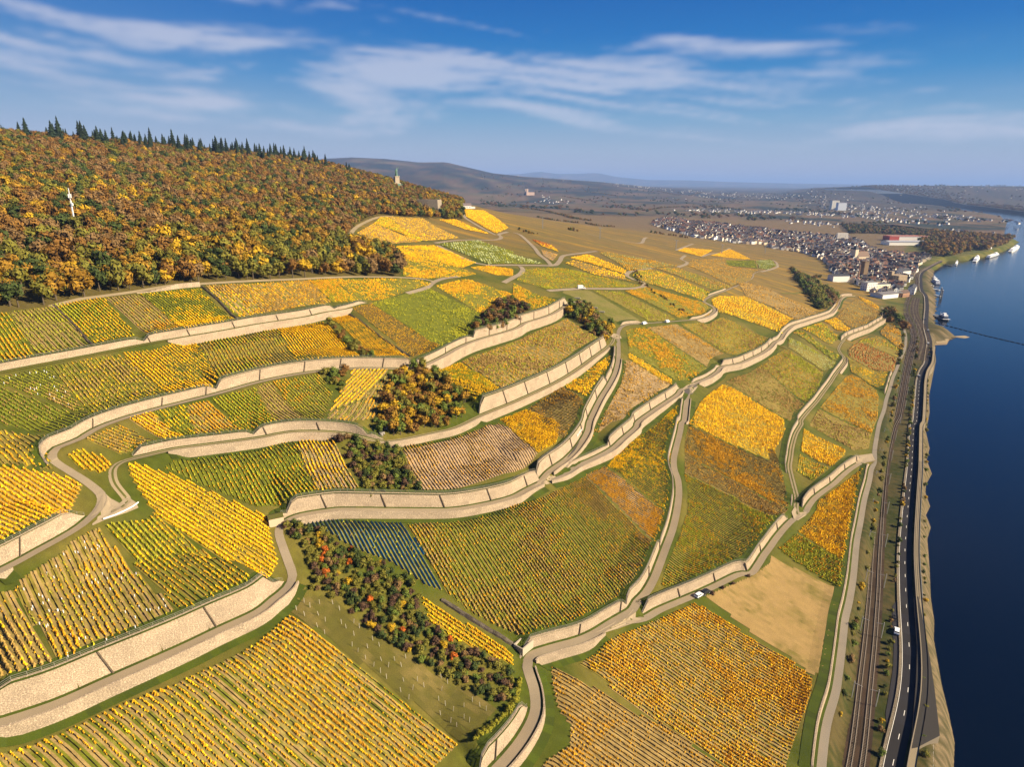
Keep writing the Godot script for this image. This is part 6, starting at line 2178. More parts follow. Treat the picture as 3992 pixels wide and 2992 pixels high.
const PARCELS := [
	{"l": "gold and straw striped vineyard filling the bottom left corner", "a": "OYO", "g": "tg", "d": 0.62, "v": -26.3, "p": [-98.5, 93.2, -90.6, 101, -83.7, 108.6, -75.3, 116.2, -68.3, 123.9, -62.5, 130.8, -57.5, 141.9, -11.7, 119.3, -15.3, 114.6, -19.9, 109.4, -52, 101, -93.8, 89.8]},
	{"l": "narrow bright yellow vine strip beside the dark rubble wall", "a": "YYO", "g": "gy", "d": 0.9, "v": -24.7, "p": [-25.7, 157.6, -23, 157.3, -18.8, 155.9, -12.7, 153.1, -5.9, 150.3, 1, 148, 1, 143.9, -2.5, 144.3, -9, 145.9, -15.4, 146.8, -22.1, 150]},
	{"l": "vine rows draped in blue grey bird nets below the long wall", "a": "NNG", "g": "go", "d": 0.8, "v": -55.9, "p": [-65.7, 174.4, -56.7, 178.7, -47.2, 181.7, -35.7, 185.3, -29, 177.6, -20.1, 162.2, -25.3, 162.5, -30.8, 165.3, -36.3, 167.4, -45.8, 168.4, -51.6, 170, -54.5, 171.8, -62.7, 172.6]},
	{"l": "large green and tan striped vineyard right of the blue nets", "a": "GOB", "g": "go", "d": 0.55, "v": -56.5, "p": [-34.2, 185.3, -26.7, 189, -15.6, 195.2, 0.8, 211.4, 13.3, 220.3, 27.5, 238.7, 30.9, 242.8, 54.6, 210.2, 52.3, 205.1, 45.5, 192.1, 35.5, 180.3, 30.1, 174, 22.5, 165.8, 17.7, 160.5, 6, 153.1, 2.3, 153.8, -11.3, 157.2, -18.8, 162.2, -28.2, 177.4]},
	{"l": "orange brown vine strip meeting the concrete road at a bare shrub", "a": "OBO", "g": "pt", "d": 0.7, "p": [31, 244, 41, 256, 64.7, 231.4, 61.5, 225.2, 55.6, 213]},
	{"l": "yellow and green wedge of vines left of the straight concrete road", "a": "OGY", "g": "go", "d": 0.7, "p": [54.8, 284.3, 71.7, 303.7, 94.6, 341.7, 95.6, 340, 88.7, 319.1, 84.8, 310.4, 77.4, 285.8, 73.2, 269.7, 69.8, 250.8, 65, 232.7, 42.2, 257.6, 57, 287]},
	{"l": "green vineyard with wire stakes above the road where cars are parked", "a": "GOG", "g": "go", "d": 0.6, "p": [79.5, 267.6, 100.8, 260.5, 113.8, 250.6, 118.5, 250.9, 109.6, 241.2, 95.4, 221.3, 79.4, 207.9, 63, 195.9, 52.6, 190.3, 55, 197.5, 65.9, 220.5, 73.4, 237.5, 77.5, 253]},
	{"l": "pale tan vine strip crossing the middle slope right of the straight road", "a": "BOB", "g": "ot", "d": 0.5, "p": [84, 284.7, 105.4, 274.9, 119.7, 265.5, 122.3, 266.2, 128.3, 264.5, 118.5, 251.1, 114.2, 251.7, 101.1, 261.5, 80.1, 268.9]},
	{"l": "brown and orange vineyard in the middle slope left of the farm track", "a": "BOO", "g": "ob", "d": 0.55, "p": [86.6, 295.4, 84.2, 285.8, 105.7, 276, 120, 266.6, 128.7, 265.5, 132.6, 276.7, 138.6, 299.1, 142.1, 318.2, 138.8, 319.8, 135, 306.6, 111, 312.4, 94.3, 318.8]},
	{"l": "broad bright yellow vineyard below the five way concrete junction", "a": "YOY", "g": "oy", "d": 0.85, "p": [110.9, 354.2, 136.7, 394.8, 158.4, 369.5, 165.1, 363.4, 159.4, 347.6, 146.7, 325.2, 149.8, 331.5, 142.6, 319.6, 139.3, 321.1, 135.5, 307.9, 111.4, 313.8, 94.8, 320.7, 98.7, 328.5, 104.7, 341.4]},
	{"l": "dark brown leafless vineyard below the curving double wall", "a": "BDB", "g": "bo", "d": 0.5, "p": [140.3, 400.4, 161, 423.2, 197.2, 472.4, 193.5, 433, 183.5, 440.7, 192.5, 396.2, 169, 360.7, 166.7, 365.6, 158.7, 373.9, 159.1, 371.3]},
	{"l": "grey green vine block below the curved terrace rows", "a": "LLG", "g": "oo", "d": 0.7, "v": -63.8, "p": [245.1, 554, 269.6, 513.6, 257.6, 494.6, 244.1, 481.6, 230.4, 518.2]},
	{"l": "brown and ochre vineyard left of the long diagonal farm track", "a": "OBG", "g": "oo", "d": 0.6, "p": [178.4, 448.4, 197.2, 472.4, 197.2, 476.7, 225.2, 512.8, 242.6, 478.4, 220.4, 437.2, 195.3, 399.2, 184.5, 443.5]},
	{"l": "rust red vineyard above the railway", "a": "RRB", "g": "bo", "d": 0.75, "p": [305.8, 566, 338, 608.6, 340.6, 602.7, 355.7, 573.1, 331.3, 532.3, 317.1, 515.3, 303.4, 521.7, 295.2, 542.4]},
	{"l": "ochre and green vine strip just below the rust red vineyard", "a": "OGY", "g": "oo", "d": 0.6, "p": [295.2, 551, 294.2, 540.3, 302.5, 520, 316.3, 513.6, 292.4, 479.9, 281.9, 470.8, 278.4, 504.1, 289.4, 528.8]},
	{"l": "brown olive vine strip just above the rust red vineyard", "a": "BOG", "g": "oo", "d": 0.55, "p": [311.5, 575.1, 356.7, 635.1, 383.9, 656.3, 380.1, 606.3, 359.5, 577.7, 342.2, 605.8]},
	{"l": "tan and ochre vineyard at the end of the farm track wall by the railway", "a": "OBO", "g": "ob", "d": 0.6, "p": [403, 687.3, 447.2, 748.5, 433.4, 700.9, 398.5, 637.1, 381.8, 610.3, 392, 664.3]},
	{"l": "brown and gold vineyard between the farm track and the trackside lane", "a": "OBO", "g": "oo", "d": 0.6, "p": [274.7, 498.5, 280.5, 469.6, 274.7, 454.5, 247.7, 406.4, 228.6, 378.1, 205.1, 401.4, 242.1, 453.6]},
	{"l": "olive brown vine strip between the farm track and the lane", "a": "BGB", "g": "bo", "d": 0.5, "p": [203, 398.7, 227.6, 376.2, 225.4, 372.8, 213.6, 353.3, 200.7, 346.2, 197.2, 350.7, 182.4, 366.1]},
	{"l": "yellow vineyard square above the dark grassy path", "a": "YOY", "g": "oy", "d": 0.9, "p": [174.7, 356.9, 193.8, 343.7, 189.3, 333.7, 171.9, 314.3, 160.7, 327.7]},
	{"l": "small yellow and green vineyard below the dark grassy path", "a": "YOG", "g": "go", "d": 0.8, "p": [158.4, 323.8, 169.4, 310.2, 159.8, 301.7, 153.8, 294.9, 147.9, 302.4]},
	{"l": "bright yellow vineyard triangle beside the trackside lane", "a": "YOY", "g": "yo", "d": 0.9, "p": [197.9, 327.5, 197.5, 324.5, 182.8, 301.9, 160, 266.7, 144.7, 241, 138.3, 232.1, 125.5, 246.7, 143.3, 268.1, 147.6, 276.6, 166.2, 294.8]},
	{"l": "green vine strip beside the bare tan field", "a": "GOG", "g": "gg", "d": 0.7, "p": [124, 245, 138.1, 232, 139.8, 231.3, 132.5, 219.1, 127.6, 212.4, 110.4, 228.9, 107.5, 227.7, 114.7, 234.7]},
	{"l": "large golden vineyard in the lower right below the junction", "a": "OYO", "g": "ot", "d": 0.75, "v": -28.8, "p": [63.3, 186.9, 68.9, 186.1, 85.7, 174.4, 91.7, 171.5, 96.4, 165.9, 93.6, 160.4, 85.8, 149.2, 81.5, 143.2, 76.2, 135.7, 72.7, 130, 61.1, 127.9, 51.1, 134.5, 36.3, 140.7, 21.4, 150.2, 20.1, 151, 25.1, 156.2, 33.2, 164.1, 48.3, 175.3]},
	{"l": "brown and gold striped vineyard at the bottom centre inside the road bend", "a": "OBO", "g": "bt", "d": 0.55, "v": -25.2, "p": [11.9, 148.4, 16.7, 146.4, 34.5, 139.5, 42.3, 138.1, 58, 129.7, 60.5, 127.8, 5.5, 115.6, 9.6, 121, 15.4, 125.4, 16.1, 131, 13.1, 135.5, 11.9, 142.7]},
	{"l": "dense bright yellow vineyard above the long retaining wall", "a": "YYY", "g": "yo", "d": 0.95, "v": -22.4, "p": [-116.6, 178.4, -112.2, 178.7, -103.6, 178.4, -76.9, 172.3, -74.1, 172.1, -66.6, 158.3, -65.4, 156.1, -65.8, 146.7, -100.9, 161.5, -108.8, 168.7, -114.5, 174.6]},
	{"l": "orange and green striped vineyard below the hairpin with the guard rail", "a": "OYG", "g": "go", "d": 0.7, "v": -33.6, "p": [-109.7, 153.5, -102, 157.9, -100.8, 161.3, -66.5, 144.4, -72.8, 136.6, -75.5, 132.4, -78.9, 129.2]},
	{"l": "sparse straw coloured young vineyard dotted with white vine tubes", "a": "BGO", "g": "to", "d": 0.42, "v": -42.7, "p": [-113.4, 144.9, -110.7, 151.7, -78.9, 128.5, -85.8, 121.1, -93.7, 111.7, -95.3, 110.7, -116.1, 128.2, -116.7, 131.6, -113.3, 141.3]},
	{"l": "gold and tan vineyard at the left edge above the long retaining wall", "a": "OYB", "g": "to", "d": 0.6, "v": -39.7, "p": [-119.8, 125.5, -116.2, 128.1, -95.7, 110.8, -98.9, 107.1, -104.8, 104.8]},
	{"l": "bright yellow vineyard at the left edge beside the hairpin", "a": "YYO", "g": "yt", "d": 0.92, "v": -22.1, "p": [-145.9, 164.2, -138.6, 165.3, -130.7, 166.5, -125.5, 166.4, -122.1, 164, -120.6, 158, -119.6, 154.2, -119.7, 147.8, -122.3, 142.9, -125.2, 134.7]},
	{"l": "patchy brown and yellow plot above the left hairpin road", "a": "BYO", "g": "oo", "d": 0.45, "p": [-156.5, 179.4, -147.7, 179.1, -138.9, 179.3, -139.7, 176.8, -136.3, 172.6, -132.8, 168, -136.4, 166.8, -146.5, 165.1]},
	{"l": "small yellow vine plot inside the hairpin loop", "a": "YYO", "g": "yg", "d": 0.85, "p": [-132.2, 175, -131, 179.1, -124, 178.5, -121.1, 177.8, -120.6, 174.1, -120.8, 171.6, -126.4, 171.1]},
	{"l": "green vineyard right of the hairpin below the small terrace wall", "a": "GOG", "g": "gg", "d": 0.6, "v": -50.8, "p": [-107.1, 180.1, -106.5, 183.9, -101.5, 190.7, -87.5, 201.9, -78.4, 214.2, -71.8, 200.5, -62.1, 183.7, -65.3, 179.9, -73.9, 176.5, -77.6, 174.4, -92.7, 176.9]},
	{"l": "yellow and pink brown striped vineyard left of the scrubby gully", "a": "OBY", "g": "pg", "d": 0.65, "v": -59.9, "p": [-78.4, 214.1, -67.1, 220.1, -49.5, 190, -61.8, 184, -71.6, 200.6]},
	{"l": "pale pink brown vineyard between the gully and the wall stairs", "a": "BOB", "g": "pp", "d": 0.4, "v": -61.8, "p": [-41.8, 227, -27.9, 237.9, -14.7, 252.2, -5.6, 263.4, 0.6, 259.6, 10.6, 243.8, 7.8, 237.8, 0.7, 227.3, -8.4, 216.9, -20.2, 204.1, -30.5, 198.4, -36.6, 209.9]},
	{"l": "golden vine wedge above the road with dark asphalt patches", "a": "YOY", "g": "oy", "d": 0.85, "p": [-5.2, 268, 0.6, 274.9, 6.6, 283.4, 21.9, 274.1, 20.6, 261.6, 19.2, 255.4, 11.1, 244.1, 0.7, 257.8]},
	{"l": "brown vineyard beside the wall with white lettering", "a": "BOB", "g": "ot", "d": 0.5, "p": [7.8, 285.2, 26.3, 321.4, 36.6, 298.2, 33.1, 283.3, 22.5, 258.6]},
	{"l": "yellow green vine wedge narrowing towards the road fork", "a": "GOY", "g": "go", "d": 0.65, "p": [26.6, 322.1, 39.8, 345.6, 60.7, 382, 59.3, 369.8, 45.2, 325.4, 38.4, 304]},
	{"l": "narrow yellow vine strip above the brown triangular vineyard", "a": "YYO", "g": "oy", "d": 0.85, "p": [73.1, 393.1, 75.8, 393.4, 97.4, 372, 94.5, 361, 72.7, 384.2]},
	{"l": "triangular tan brown vineyard between the two central roads", "a": "BOB", "g": "pt", "d": 0.45, "p": [68.7, 377.5, 72.4, 382.2, 95.2, 361, 93.4, 354.1, 85.2, 341.6, 58.9, 300, 49.1, 293.8, 34.8, 271.9, 44.6, 298.5, 48.3, 308.5, 61.9, 346.4]},
	{"l": "dark green vineyard right of the road fork below the two vans", "a": "DGO", "g": "go", "d": 0.6, "p": [79.2, 436.2, 95.9, 456.9, 130.6, 408.2, 119.7, 389.4, 100.4, 372.5, 74.9, 397.3]},
	{"l": "brown striped vineyard below the two white vans", "a": "BBO", "g": "tb", "d": 0.5, "p": [98, 456.7, 126.9, 485.3, 153.7, 448.7, 138.1, 430.4, 130.8, 413.2]},
	{"l": "olive and ochre vineyard below the walled road bend", "a": "OGB", "g": "oo", "d": 0.6, "p": [131.4, 488.9, 159.8, 513.3, 181.8, 550.3, 213.5, 516.9, 189.5, 480.6, 162.2, 448.6, 156.7, 450.3]},
	{"l": "large bright yellow vineyard above the walled road bend", "a": "YYO", "g": "yo", "d": 0.92, "p": [186.4, 597.8, 201.7, 624.1, 242.6, 664.5, 262.1, 645.6, 276.9, 624.3, 251.9, 579.6, 235.2, 549.9, 226.7, 557, 183.7, 563.7, 181.7, 573.9]},
	{"l": "tan vineyard above the big yellow field beside the walled lane", "a": "BOB", "g": "tb", "d": 0.5, "p": [265.1, 753.5, 285.4, 787.5, 316.6, 787.8, 316.9, 758, 336.2, 693.9, 309.4, 657, 275.6, 615.7, 280.8, 632, 264.6, 658.2, 244.9, 669.2]},
	{"l": "brown vineyard enclosed between the two walled terraces", "a": "BOB", "g": "bo", "d": 0.5, "p": [363, 707.2, 420.3, 798, 469.8, 870.9, 486.2, 859.1, 470.1, 812, 436.9, 747.5, 395.4, 697.4, 355.4, 653.5]},
	{"l": "thin yellow vine strip at the far end of the terrace", "a": "YYO", "g": "yo", "d": 0.9, "p": [486.2, 899.7, 488.8, 864, 479.4, 829, 465.9, 809.9, 470.6, 850.8]},
	{"l": "small golden vine plot above the curved rows", "a": "YYO", "g": "yo", "d": 0.95, "p": [331.4, 671.1, 360.9, 703, 350, 650.1, 336.6, 630.4, 326.8, 630.4]},
	{"l": "curved yellow terrace rows above the track bend", "a": "YOG", "g": "go", "d": 0.8, "v": -41.8, "p": [277.9, 603.2, 321.6, 655.6, 312.8, 599.5, 293.9, 570.9, 287.2, 566.2]},
	{"l": "short curving orange rows along the steep terrace edge", "a": "OGD", "g": "go", "d": 0.8, "v": -91.3, "p": [258.5, 577.3, 270.8, 592, 282.6, 534.3, 270.9, 516.2]},
	{"l": "yellow vine strip left of the pale staked field", "a": "YYO", "g": "yo", "d": 0.9, "p": [57.9, 660.8, 81.8, 715.8, 112.8, 638.6, 106.5, 617.6, 96, 626.9]},
	{"l": "pale staked young vineyard on the far slope", "a": "LBO", "g": "oo", "d": 0.45, "v": -94.2, "p": [100.1, 758.3, 111.1, 778.9, 198, 775.5, 147.5, 688.7, 115.2, 639.2]},
	{"l": "orange and brown strip on the far slope left of the S bend", "a": "OBY", "g": "ob", "d": 0.7, "p": [49.4, 618.6, 60.3, 647.4, 104.9, 611, 105.7, 592.5, 115.7, 590.3, 74, 584.9]},
	{"l": "green vineyard above the white lorry", "a": "GOG", "g": "go", "d": 0.5, "p": [11, 556.4, 42.4, 589.5, 73.5, 581.1, 115.1, 581.2, 109.8, 569.6, 57.1, 522.9, 40.9, 510, 27.1, 494.9, 2.8, 503.8]},
	{"l": "yellow and olive vineyard right of the S bend", "a": "YOG", "g": "oo", "d": 0.75, "p": [114, 618.3, 126.2, 651.1, 146.9, 679.6, 195.5, 630.9, 175.9, 586.1, 123.9, 599]},
	{"l": "olive green strip on the far slope beyond the S bend", "a": "GOB", "g": "go", "d": 0.5, "p": [154.3, 697.2, 189.5, 747, 241.5, 707.1, 204.3, 644.9]},
	{"l": "brown vineyard left of the winding lane to the town", "a": "BOB", "g": "bo", "d": 0.5, "p": [219, 812.4, 265.7, 960.2, 365.6, 1115.6, 321.8, 967.8, 387.1, 1019.1, 333.7, 899.6, 307.1, 828.4, 244.3, 711.6]},
	{"l": "dark green hatched vine block", "a": "DDG", "g": "gg", "d": 0.9, "v": -106.2, "p": [352.1, 1073.5, 442.1, 1186, 393.8, 1039.7, 324, 977.2]},
	{"l": "fresh green staked vine block inside the lane loop", "a": "DGL", "g": "gg", "d": 0.85, "v": -109.0, "p": [443.1, 1182.8, 495.2, 1250.1, 498.8, 1246.2, 472.1, 1158.3, 418, 1058.5, 399.4, 1046.9]},
	{"l": "green and ochre vineyard above the walled hillside bend", "a": "GOO", "g": "go", "d": 0.6, "p": [119.6, 577.1, 172.2, 576.7, 176.4, 564.6, 167.9, 538.5, 132.1, 503.3, 95.1, 543.3]},
	{"l": "dark olive vineyard above the parked white van", "a": "DBG", "g": "oo", "d": 0.45, "p": [91.2, 537.5, 128.9, 497.8, 119.3, 488.1, 102, 474.8, 65.5, 520.9]},
	{"l": "yellow field left of the small far lane", "a": "YYO", "g": "yo", "d": 0.9, "p": [276.9, 1097.3, 319.9, 1214, 389.2, 1269.3, 307.6, 1061.7]},
	{"l": "yellow field right of the small far lane", "a": "YYO", "g": "yo", "d": 0.9, "p": [340.3, 1119.8, 455.4, 1370.5, 439.8, 1203.9, 418.1, 1172.8]},
	{"l": "yellow strip at the top of the far slope by the forest path", "a": "YOG", "g": "oy", "d": 0.85, "p": [-149.6, 738.2, -144.2, 754.2, -87.6, 628, -87.5, 607.1, -111.6, 652.1, -146, 685.9]},
	{"l": "tan and yellow striped vineyard below the viewing terrace", "a": "OYB", "g": "ty", "d": 0.65, "p": [-143.2, 756.1, -110.7, 799.6, -57.4, 695.5, -85.5, 620.6]},
	{"l": "yellow and tan striped vineyard beside the forest path", "a": "YOB", "g": "ty", "d": 0.7, "p": [-142.7, 593.9, -146.4, 685.1, -86.5, 611.7, -97.7, 587.5, -109.5, 554.1]},
	{"l": "orange vine wedge where the forest path enters the trees", "a": "OYO", "g": "oo", "d": 0.8, "p": [-131.9, 514.2, -140.8, 581, -109, 551.4, -110.8, 533.4]},
	{"l": "yellow vineyard left of the middle path", "a": "YOY", "g": "oo", "d": 0.8, "p": [-107.8, 542.4, -73.4, 602, -31.4, 542.4, -40.5, 509.1, -108.3, 525.5]},
	{"l": "fresh green staked vineyard on the far slope", "a": "GDL", "g": "gg", "d": 0.75, "v": -81.5, "p": [-71.4, 617.5, -39, 698.7, -0.2, 642.4, -0.1, 571.2, -20.8, 545.7]},
	{"l": "yellow strip below the ridge path", "a": "YYO", "g": "yo", "d": 0.9, "p": [-93.6, 822.5, -74.9, 857.9, -26.9, 778.8, -56, 781.1]},
	{"l": "golden field beside the white house on the ridge", "a": "YYO", "g": "yo", "d": 0.9, "p": [-78.2, 1044.9, -51.4, 1141.8, -7, 877.2, -21.9, 799.5, -66.2, 915.2]},
	{"l": "olive yellow vineyard behind the end of the forest", "a": "GYO", "g": "go", "d": 0.6, "p": [-90.9, 536.2, -61.4, 524.4, -27.9, 496, -39.6, 474.3, -61.4, 445.6, -75, 437.9]},
	{"l": "green vineyard left of the spur path", "a": "GDL", "g": "gg", "d": 0.6, "p": [-11, 666.5, -0.2, 622.9, 26.6, 593.8, -0.1, 566, -9.7, 590.4]},
	{"l": "orange vine strip below the green staked field", "a": "OYO", "g": "oy", "d": 0.75, "p": [-34.7, 517.6, -20.5, 538.4, -0.1, 543.4, -0, 515.6, -13.9, 507.2]},
	{"l": "small brown plot inside the path fork", "a": "BOB", "g": "pb", "d": 0.4, "p": [29.6, 696, 46.9, 675.3, 37.5, 617.2, 30, 648]},
	{"l": "yellow strip edged with a dark hedge above the path fork", "a": "YOR", "g": "yo", "d": 0.85, "p": [22.3, 798.8, 44.6, 764.8, 49.7, 698.8, 32.5, 736.6]},
	{"l": "green vineyard at the left edge below the forest", "a": "GGO", "g": "gg", "d": 0.55, "v": -42.5, "p": [-204.3, 247.1, -201.6, 250.7, -170.3, 221.4, -171.3, 219.6, -177.3, 209]},
	{"l": "pale tan and green striped vineyard near the left edge", "a": "GBG", "g": "tg", "d": 0.5, "v": -39.7, "p": [-201.2, 251.1, -193.2, 264.8, -160.9, 237.6, -163.4, 233.2, -170.8, 222.4]},
	{"l": "yellow striped vineyard on the upper left slope", "a": "YOG", "g": "gg", "d": 0.8, "v": -39.8, "p": [-193.1, 266.4, -182.5, 283.1, -153.5, 254.1, -161.2, 239.2]},
	{"l": "olive and tan vineyard on the upper left slope", "a": "BGO", "g": "to", "d": 0.5, "v": -41.1, "p": [-182.2, 283.6, -173.4, 294.6, -142, 269.9, -144, 259.9, -148.4, 254.3]},
	{"l": "green vineyard below the pale terrace wall at the forest edge", "a": "GGY", "g": "gg", "d": 0.55, "v": -41.0, "p": [-173.2, 294.8, -156, 316.9, -125.2, 284.9, -130.6, 276.2, -139.5, 265.4]},
	{"l": "yellow and straw striped vineyard along the forest path", "a": "YOB", "g": "tg", "d": 0.7, "v": -46.9, "p": [-155.5, 322.4, -138.2, 342.2, -118.4, 370.6, -98.5, 342.7, -99.9, 336.3, -112.3, 315, -121.8, 299.2, -124.9, 289.1]},
	{"l": "yellow and green strip in the upper vineyard", "a": "YGO", "g": "gy", "d": 0.7, "v": -53.1, "p": [-118.1, 370.9, -109.4, 384.1, -86.9, 357.4, -88.6, 350.8, -97.6, 342.8]},
	{"l": "green vineyard left of the concrete fork", "a": "GYO", "g": "go", "d": 0.55, "v": -45.6, "p": [-109.1, 384.4, -73.5, 431.5, -61.2, 438.3, -55.4, 435.4, -57.1, 424.1, -70.8, 384.3, -77.5, 365.2, -86.3, 358.6]},
	{"l": "green plot with rows running along the slope and white tubes", "a": "GGB", "g": "gg", "d": 0.45, "v": -16.5, "p": [-175.9, 207, -171.5, 205, -164.1, 216.9, -136.7, 194.2, -153.3, 198.6, -172, 201.5]},
	{"l": "green brown plot above the left hairpin", "a": "GBD", "g": "gg", "d": 0.5, "v": -23.7, "p": [-171, 200.1, -136.5, 193.7, -138, 188, -137.4, 184.2, -139.1, 182, -158, 181.6]},
	{"l": "green and tan vineyard between the two upper walls at left", "a": "GYB", "g": "go", "d": 0.5, "v": -39.3, "p": [-164.2, 217.4, -150.2, 236.9, -121.9, 216.1, -125.9, 209.8, -130.4, 202.8, -136.1, 194.4]},
	{"l": "strongly striped yellow and dark green vineyard at upper left", "a": "YOY", "g": "go", "d": 0.8, "v": -37.9, "p": [-150.1, 237.5, -141.8, 246.6, -134.4, 263.6, -111.3, 231, -115.1, 226, -121.8, 216.3]},
	{"l": "olive brown vineyard between the two upper walls", "a": "BOG", "g": "oo", "d": 0.5, "v": -54.9, "p": [-134.3, 264.5, -118.1, 286.3, -111.7, 295.2, -91, 258.6, -102.3, 244.3, -111.2, 231.6]},
	{"l": "strongly striped yellow vineyard above the curved grey wall", "a": "YOY", "g": "go", "d": 0.85, "v": -54.2, "p": [-111.4, 295.3, -95.5, 315, -68.5, 278.1, -79.2, 270.6, -90.5, 258.8]},
	{"l": "orange yellow strip left of the dark rubble wall", "a": "OYO", "g": "gy", "d": 0.85, "v": -52.2, "p": [-94.9, 324.6, -88.2, 335, -49.3, 296.4, -62.4, 282.4]},
	{"l": "tan and yellow vineyard right of the dark rubble wall", "a": "OYB", "g": "tg", "d": 0.6, "v": -45.0, "p": [-86.5, 340.4, -79.4, 355.4, -37.4, 319.8, -41.3, 307.7, -48.2, 298.1]},
	{"l": "dark green vineyard above the shrubby rock ledge", "a": "GDG", "g": "gg", "d": 0.5, "v": -39.6, "p": [-79, 356.5, -55.9, 420.9, -20.3, 389.9, -24.4, 348.4, -26.9, 338.7, -36.4, 318.5]},
	{"l": "olive vineyard with yellow lines above the rock ledge", "a": "GYO", "g": "go", "d": 0.6, "p": [-52, 429.8, -35.2, 473.2, 0.1, 457.6, -5.6, 439.9, -19.6, 390.5]},
	{"l": "yellow and green vineyard above the turning place", "a": "YGO", "g": "gg", "d": 0.6, "p": [0.1, 490.6, 27.9, 459.9, 31.6, 451.3, 13.2, 416.2, 0.2, 437.3]},
	{"l": "olive vineyard between road and track near the hairpin", "a": "GOB", "g": "oo", "d": 0.55, "v": -8.7, "p": [-132, 183.3, -128.2, 194.8, -113.4, 190.2, -113.6, 190.6, -120.8, 182]},
	{"l": "bright yellow strip between the upper road and the track", "a": "YYO", "g": "yt", "d": 0.9, "v": -23.4, "p": [-127.2, 198.5, -123, 205.1, -108.8, 195.2, -112.2, 191.9]},
	{"l": "green strip between the upper road and the track", "a": "GGY", "g": "gg", "d": 0.5, "v": -36.5, "p": [-122.7, 205.5, -115.6, 213.2, -105.4, 197.8, -108.3, 195.1]},
	{"l": "tan striped vineyard between the upper road and the track", "a": "BGO", "g": "to", "d": 0.5, "v": -36.6, "p": [-115.5, 213.4, -109.8, 219.8, -94.4, 207.2, -97.5, 203.4, -105.2, 198.1]},
	{"l": "green vineyard below the big curved wall", "a": "GOG", "g": "gg", "d": 0.5, "v": -37.6, "p": [-109.8, 221.1, -99.6, 235.6, -85.1, 215.2, -90.3, 210.7, -93.9, 206.9]},
	{"l": "straw striped strip left of the green vineyard and shrub", "a": "BGB", "g": "to", "d": 0.45, "v": -42.2, "p": [-99.4, 237, -96.1, 242.1, -76.2, 221.6, -84.9, 214.9]},
	{"l": "green vineyard left of the bushes below the curved wall", "a": "GGO", "g": "go", "d": 0.55, "v": -43.9, "p": [-95.9, 242.3, -82.1, 258.6, -73.5, 248.2, -70.8, 223.7, -76.1, 221.9]},
	{"l": "yellow rows slanting the other way below the curved wall", "a": "YYO", "g": "gt", "d": 0.8, "v": -101.0, "p": [-69.9, 269.8, -56.4, 278.8, -62.9, 246.8, -71.1, 233.7]},
	{"l": "green and tan rows left of the wooded rock", "a": "GBO", "g": "gt", "d": 0.5, "v": -94.6, "p": [-55.5, 277.9, -51.7, 279.1, -54.9, 238.3, -60.8, 228.7, -70, 226.2, -70.8, 232.5, -62.4, 246.8]},
	{"l": "bright yellow patch right of the wooded rock", "a": "YYG", "g": "yg", "d": 0.9, "p": [-36.5, 302.3, -26.5, 316.6, -5.8, 282.3, -16.1, 269.5, -26.9, 281]},
	{"l": "ochre and tan vineyard between the two long walls at centre", "a": "OGB", "g": "ot", "d": 0.6, "v": -59.3, "p": [-25.8, 318.7, 0.4, 364.1, 37.7, 440.8, 52.1, 388.6, 36.8, 359.6, 23.4, 328.3, 0.5, 290.7, -5, 282.7]},
]
const PLOTS := [
	{"k": "fallow", "l": "olive fallow plot with scattered wooden stakes", "p": [-57.3, 143, -55, 147, -50.3, 148.9, -41.7, 144.9, -34.5, 141, -26.8, 138.2, -18.6, 134.7, -11.2, 132.5, -2.8, 127.7, -7.9, 121.2, -11.4, 119.5, -57.2, 142]},
	{"k": "bare", "l": "bare tan field beside the trackside lane", "p": [68.1, 190.9, 81.8, 201, 91.2, 207.9, 101.9, 218.2, 104.4, 223.5, 115.1, 217.8, 126, 210.9, 122.1, 203.8, 109.4, 183.1, 100.4, 167.7, 96.6, 166.4, 91.9, 172, 85.6, 176, 71.9, 189.4]},
	{"k": "meadow", "l": "pale grass slope with limestone slabs below the lorry", "p": [40.2, 501, 61.4, 517.6, 95.2, 466.9, 77.7, 449.6, 71, 450.2, 56.5, 480.7, 38.2, 491.7]},
]
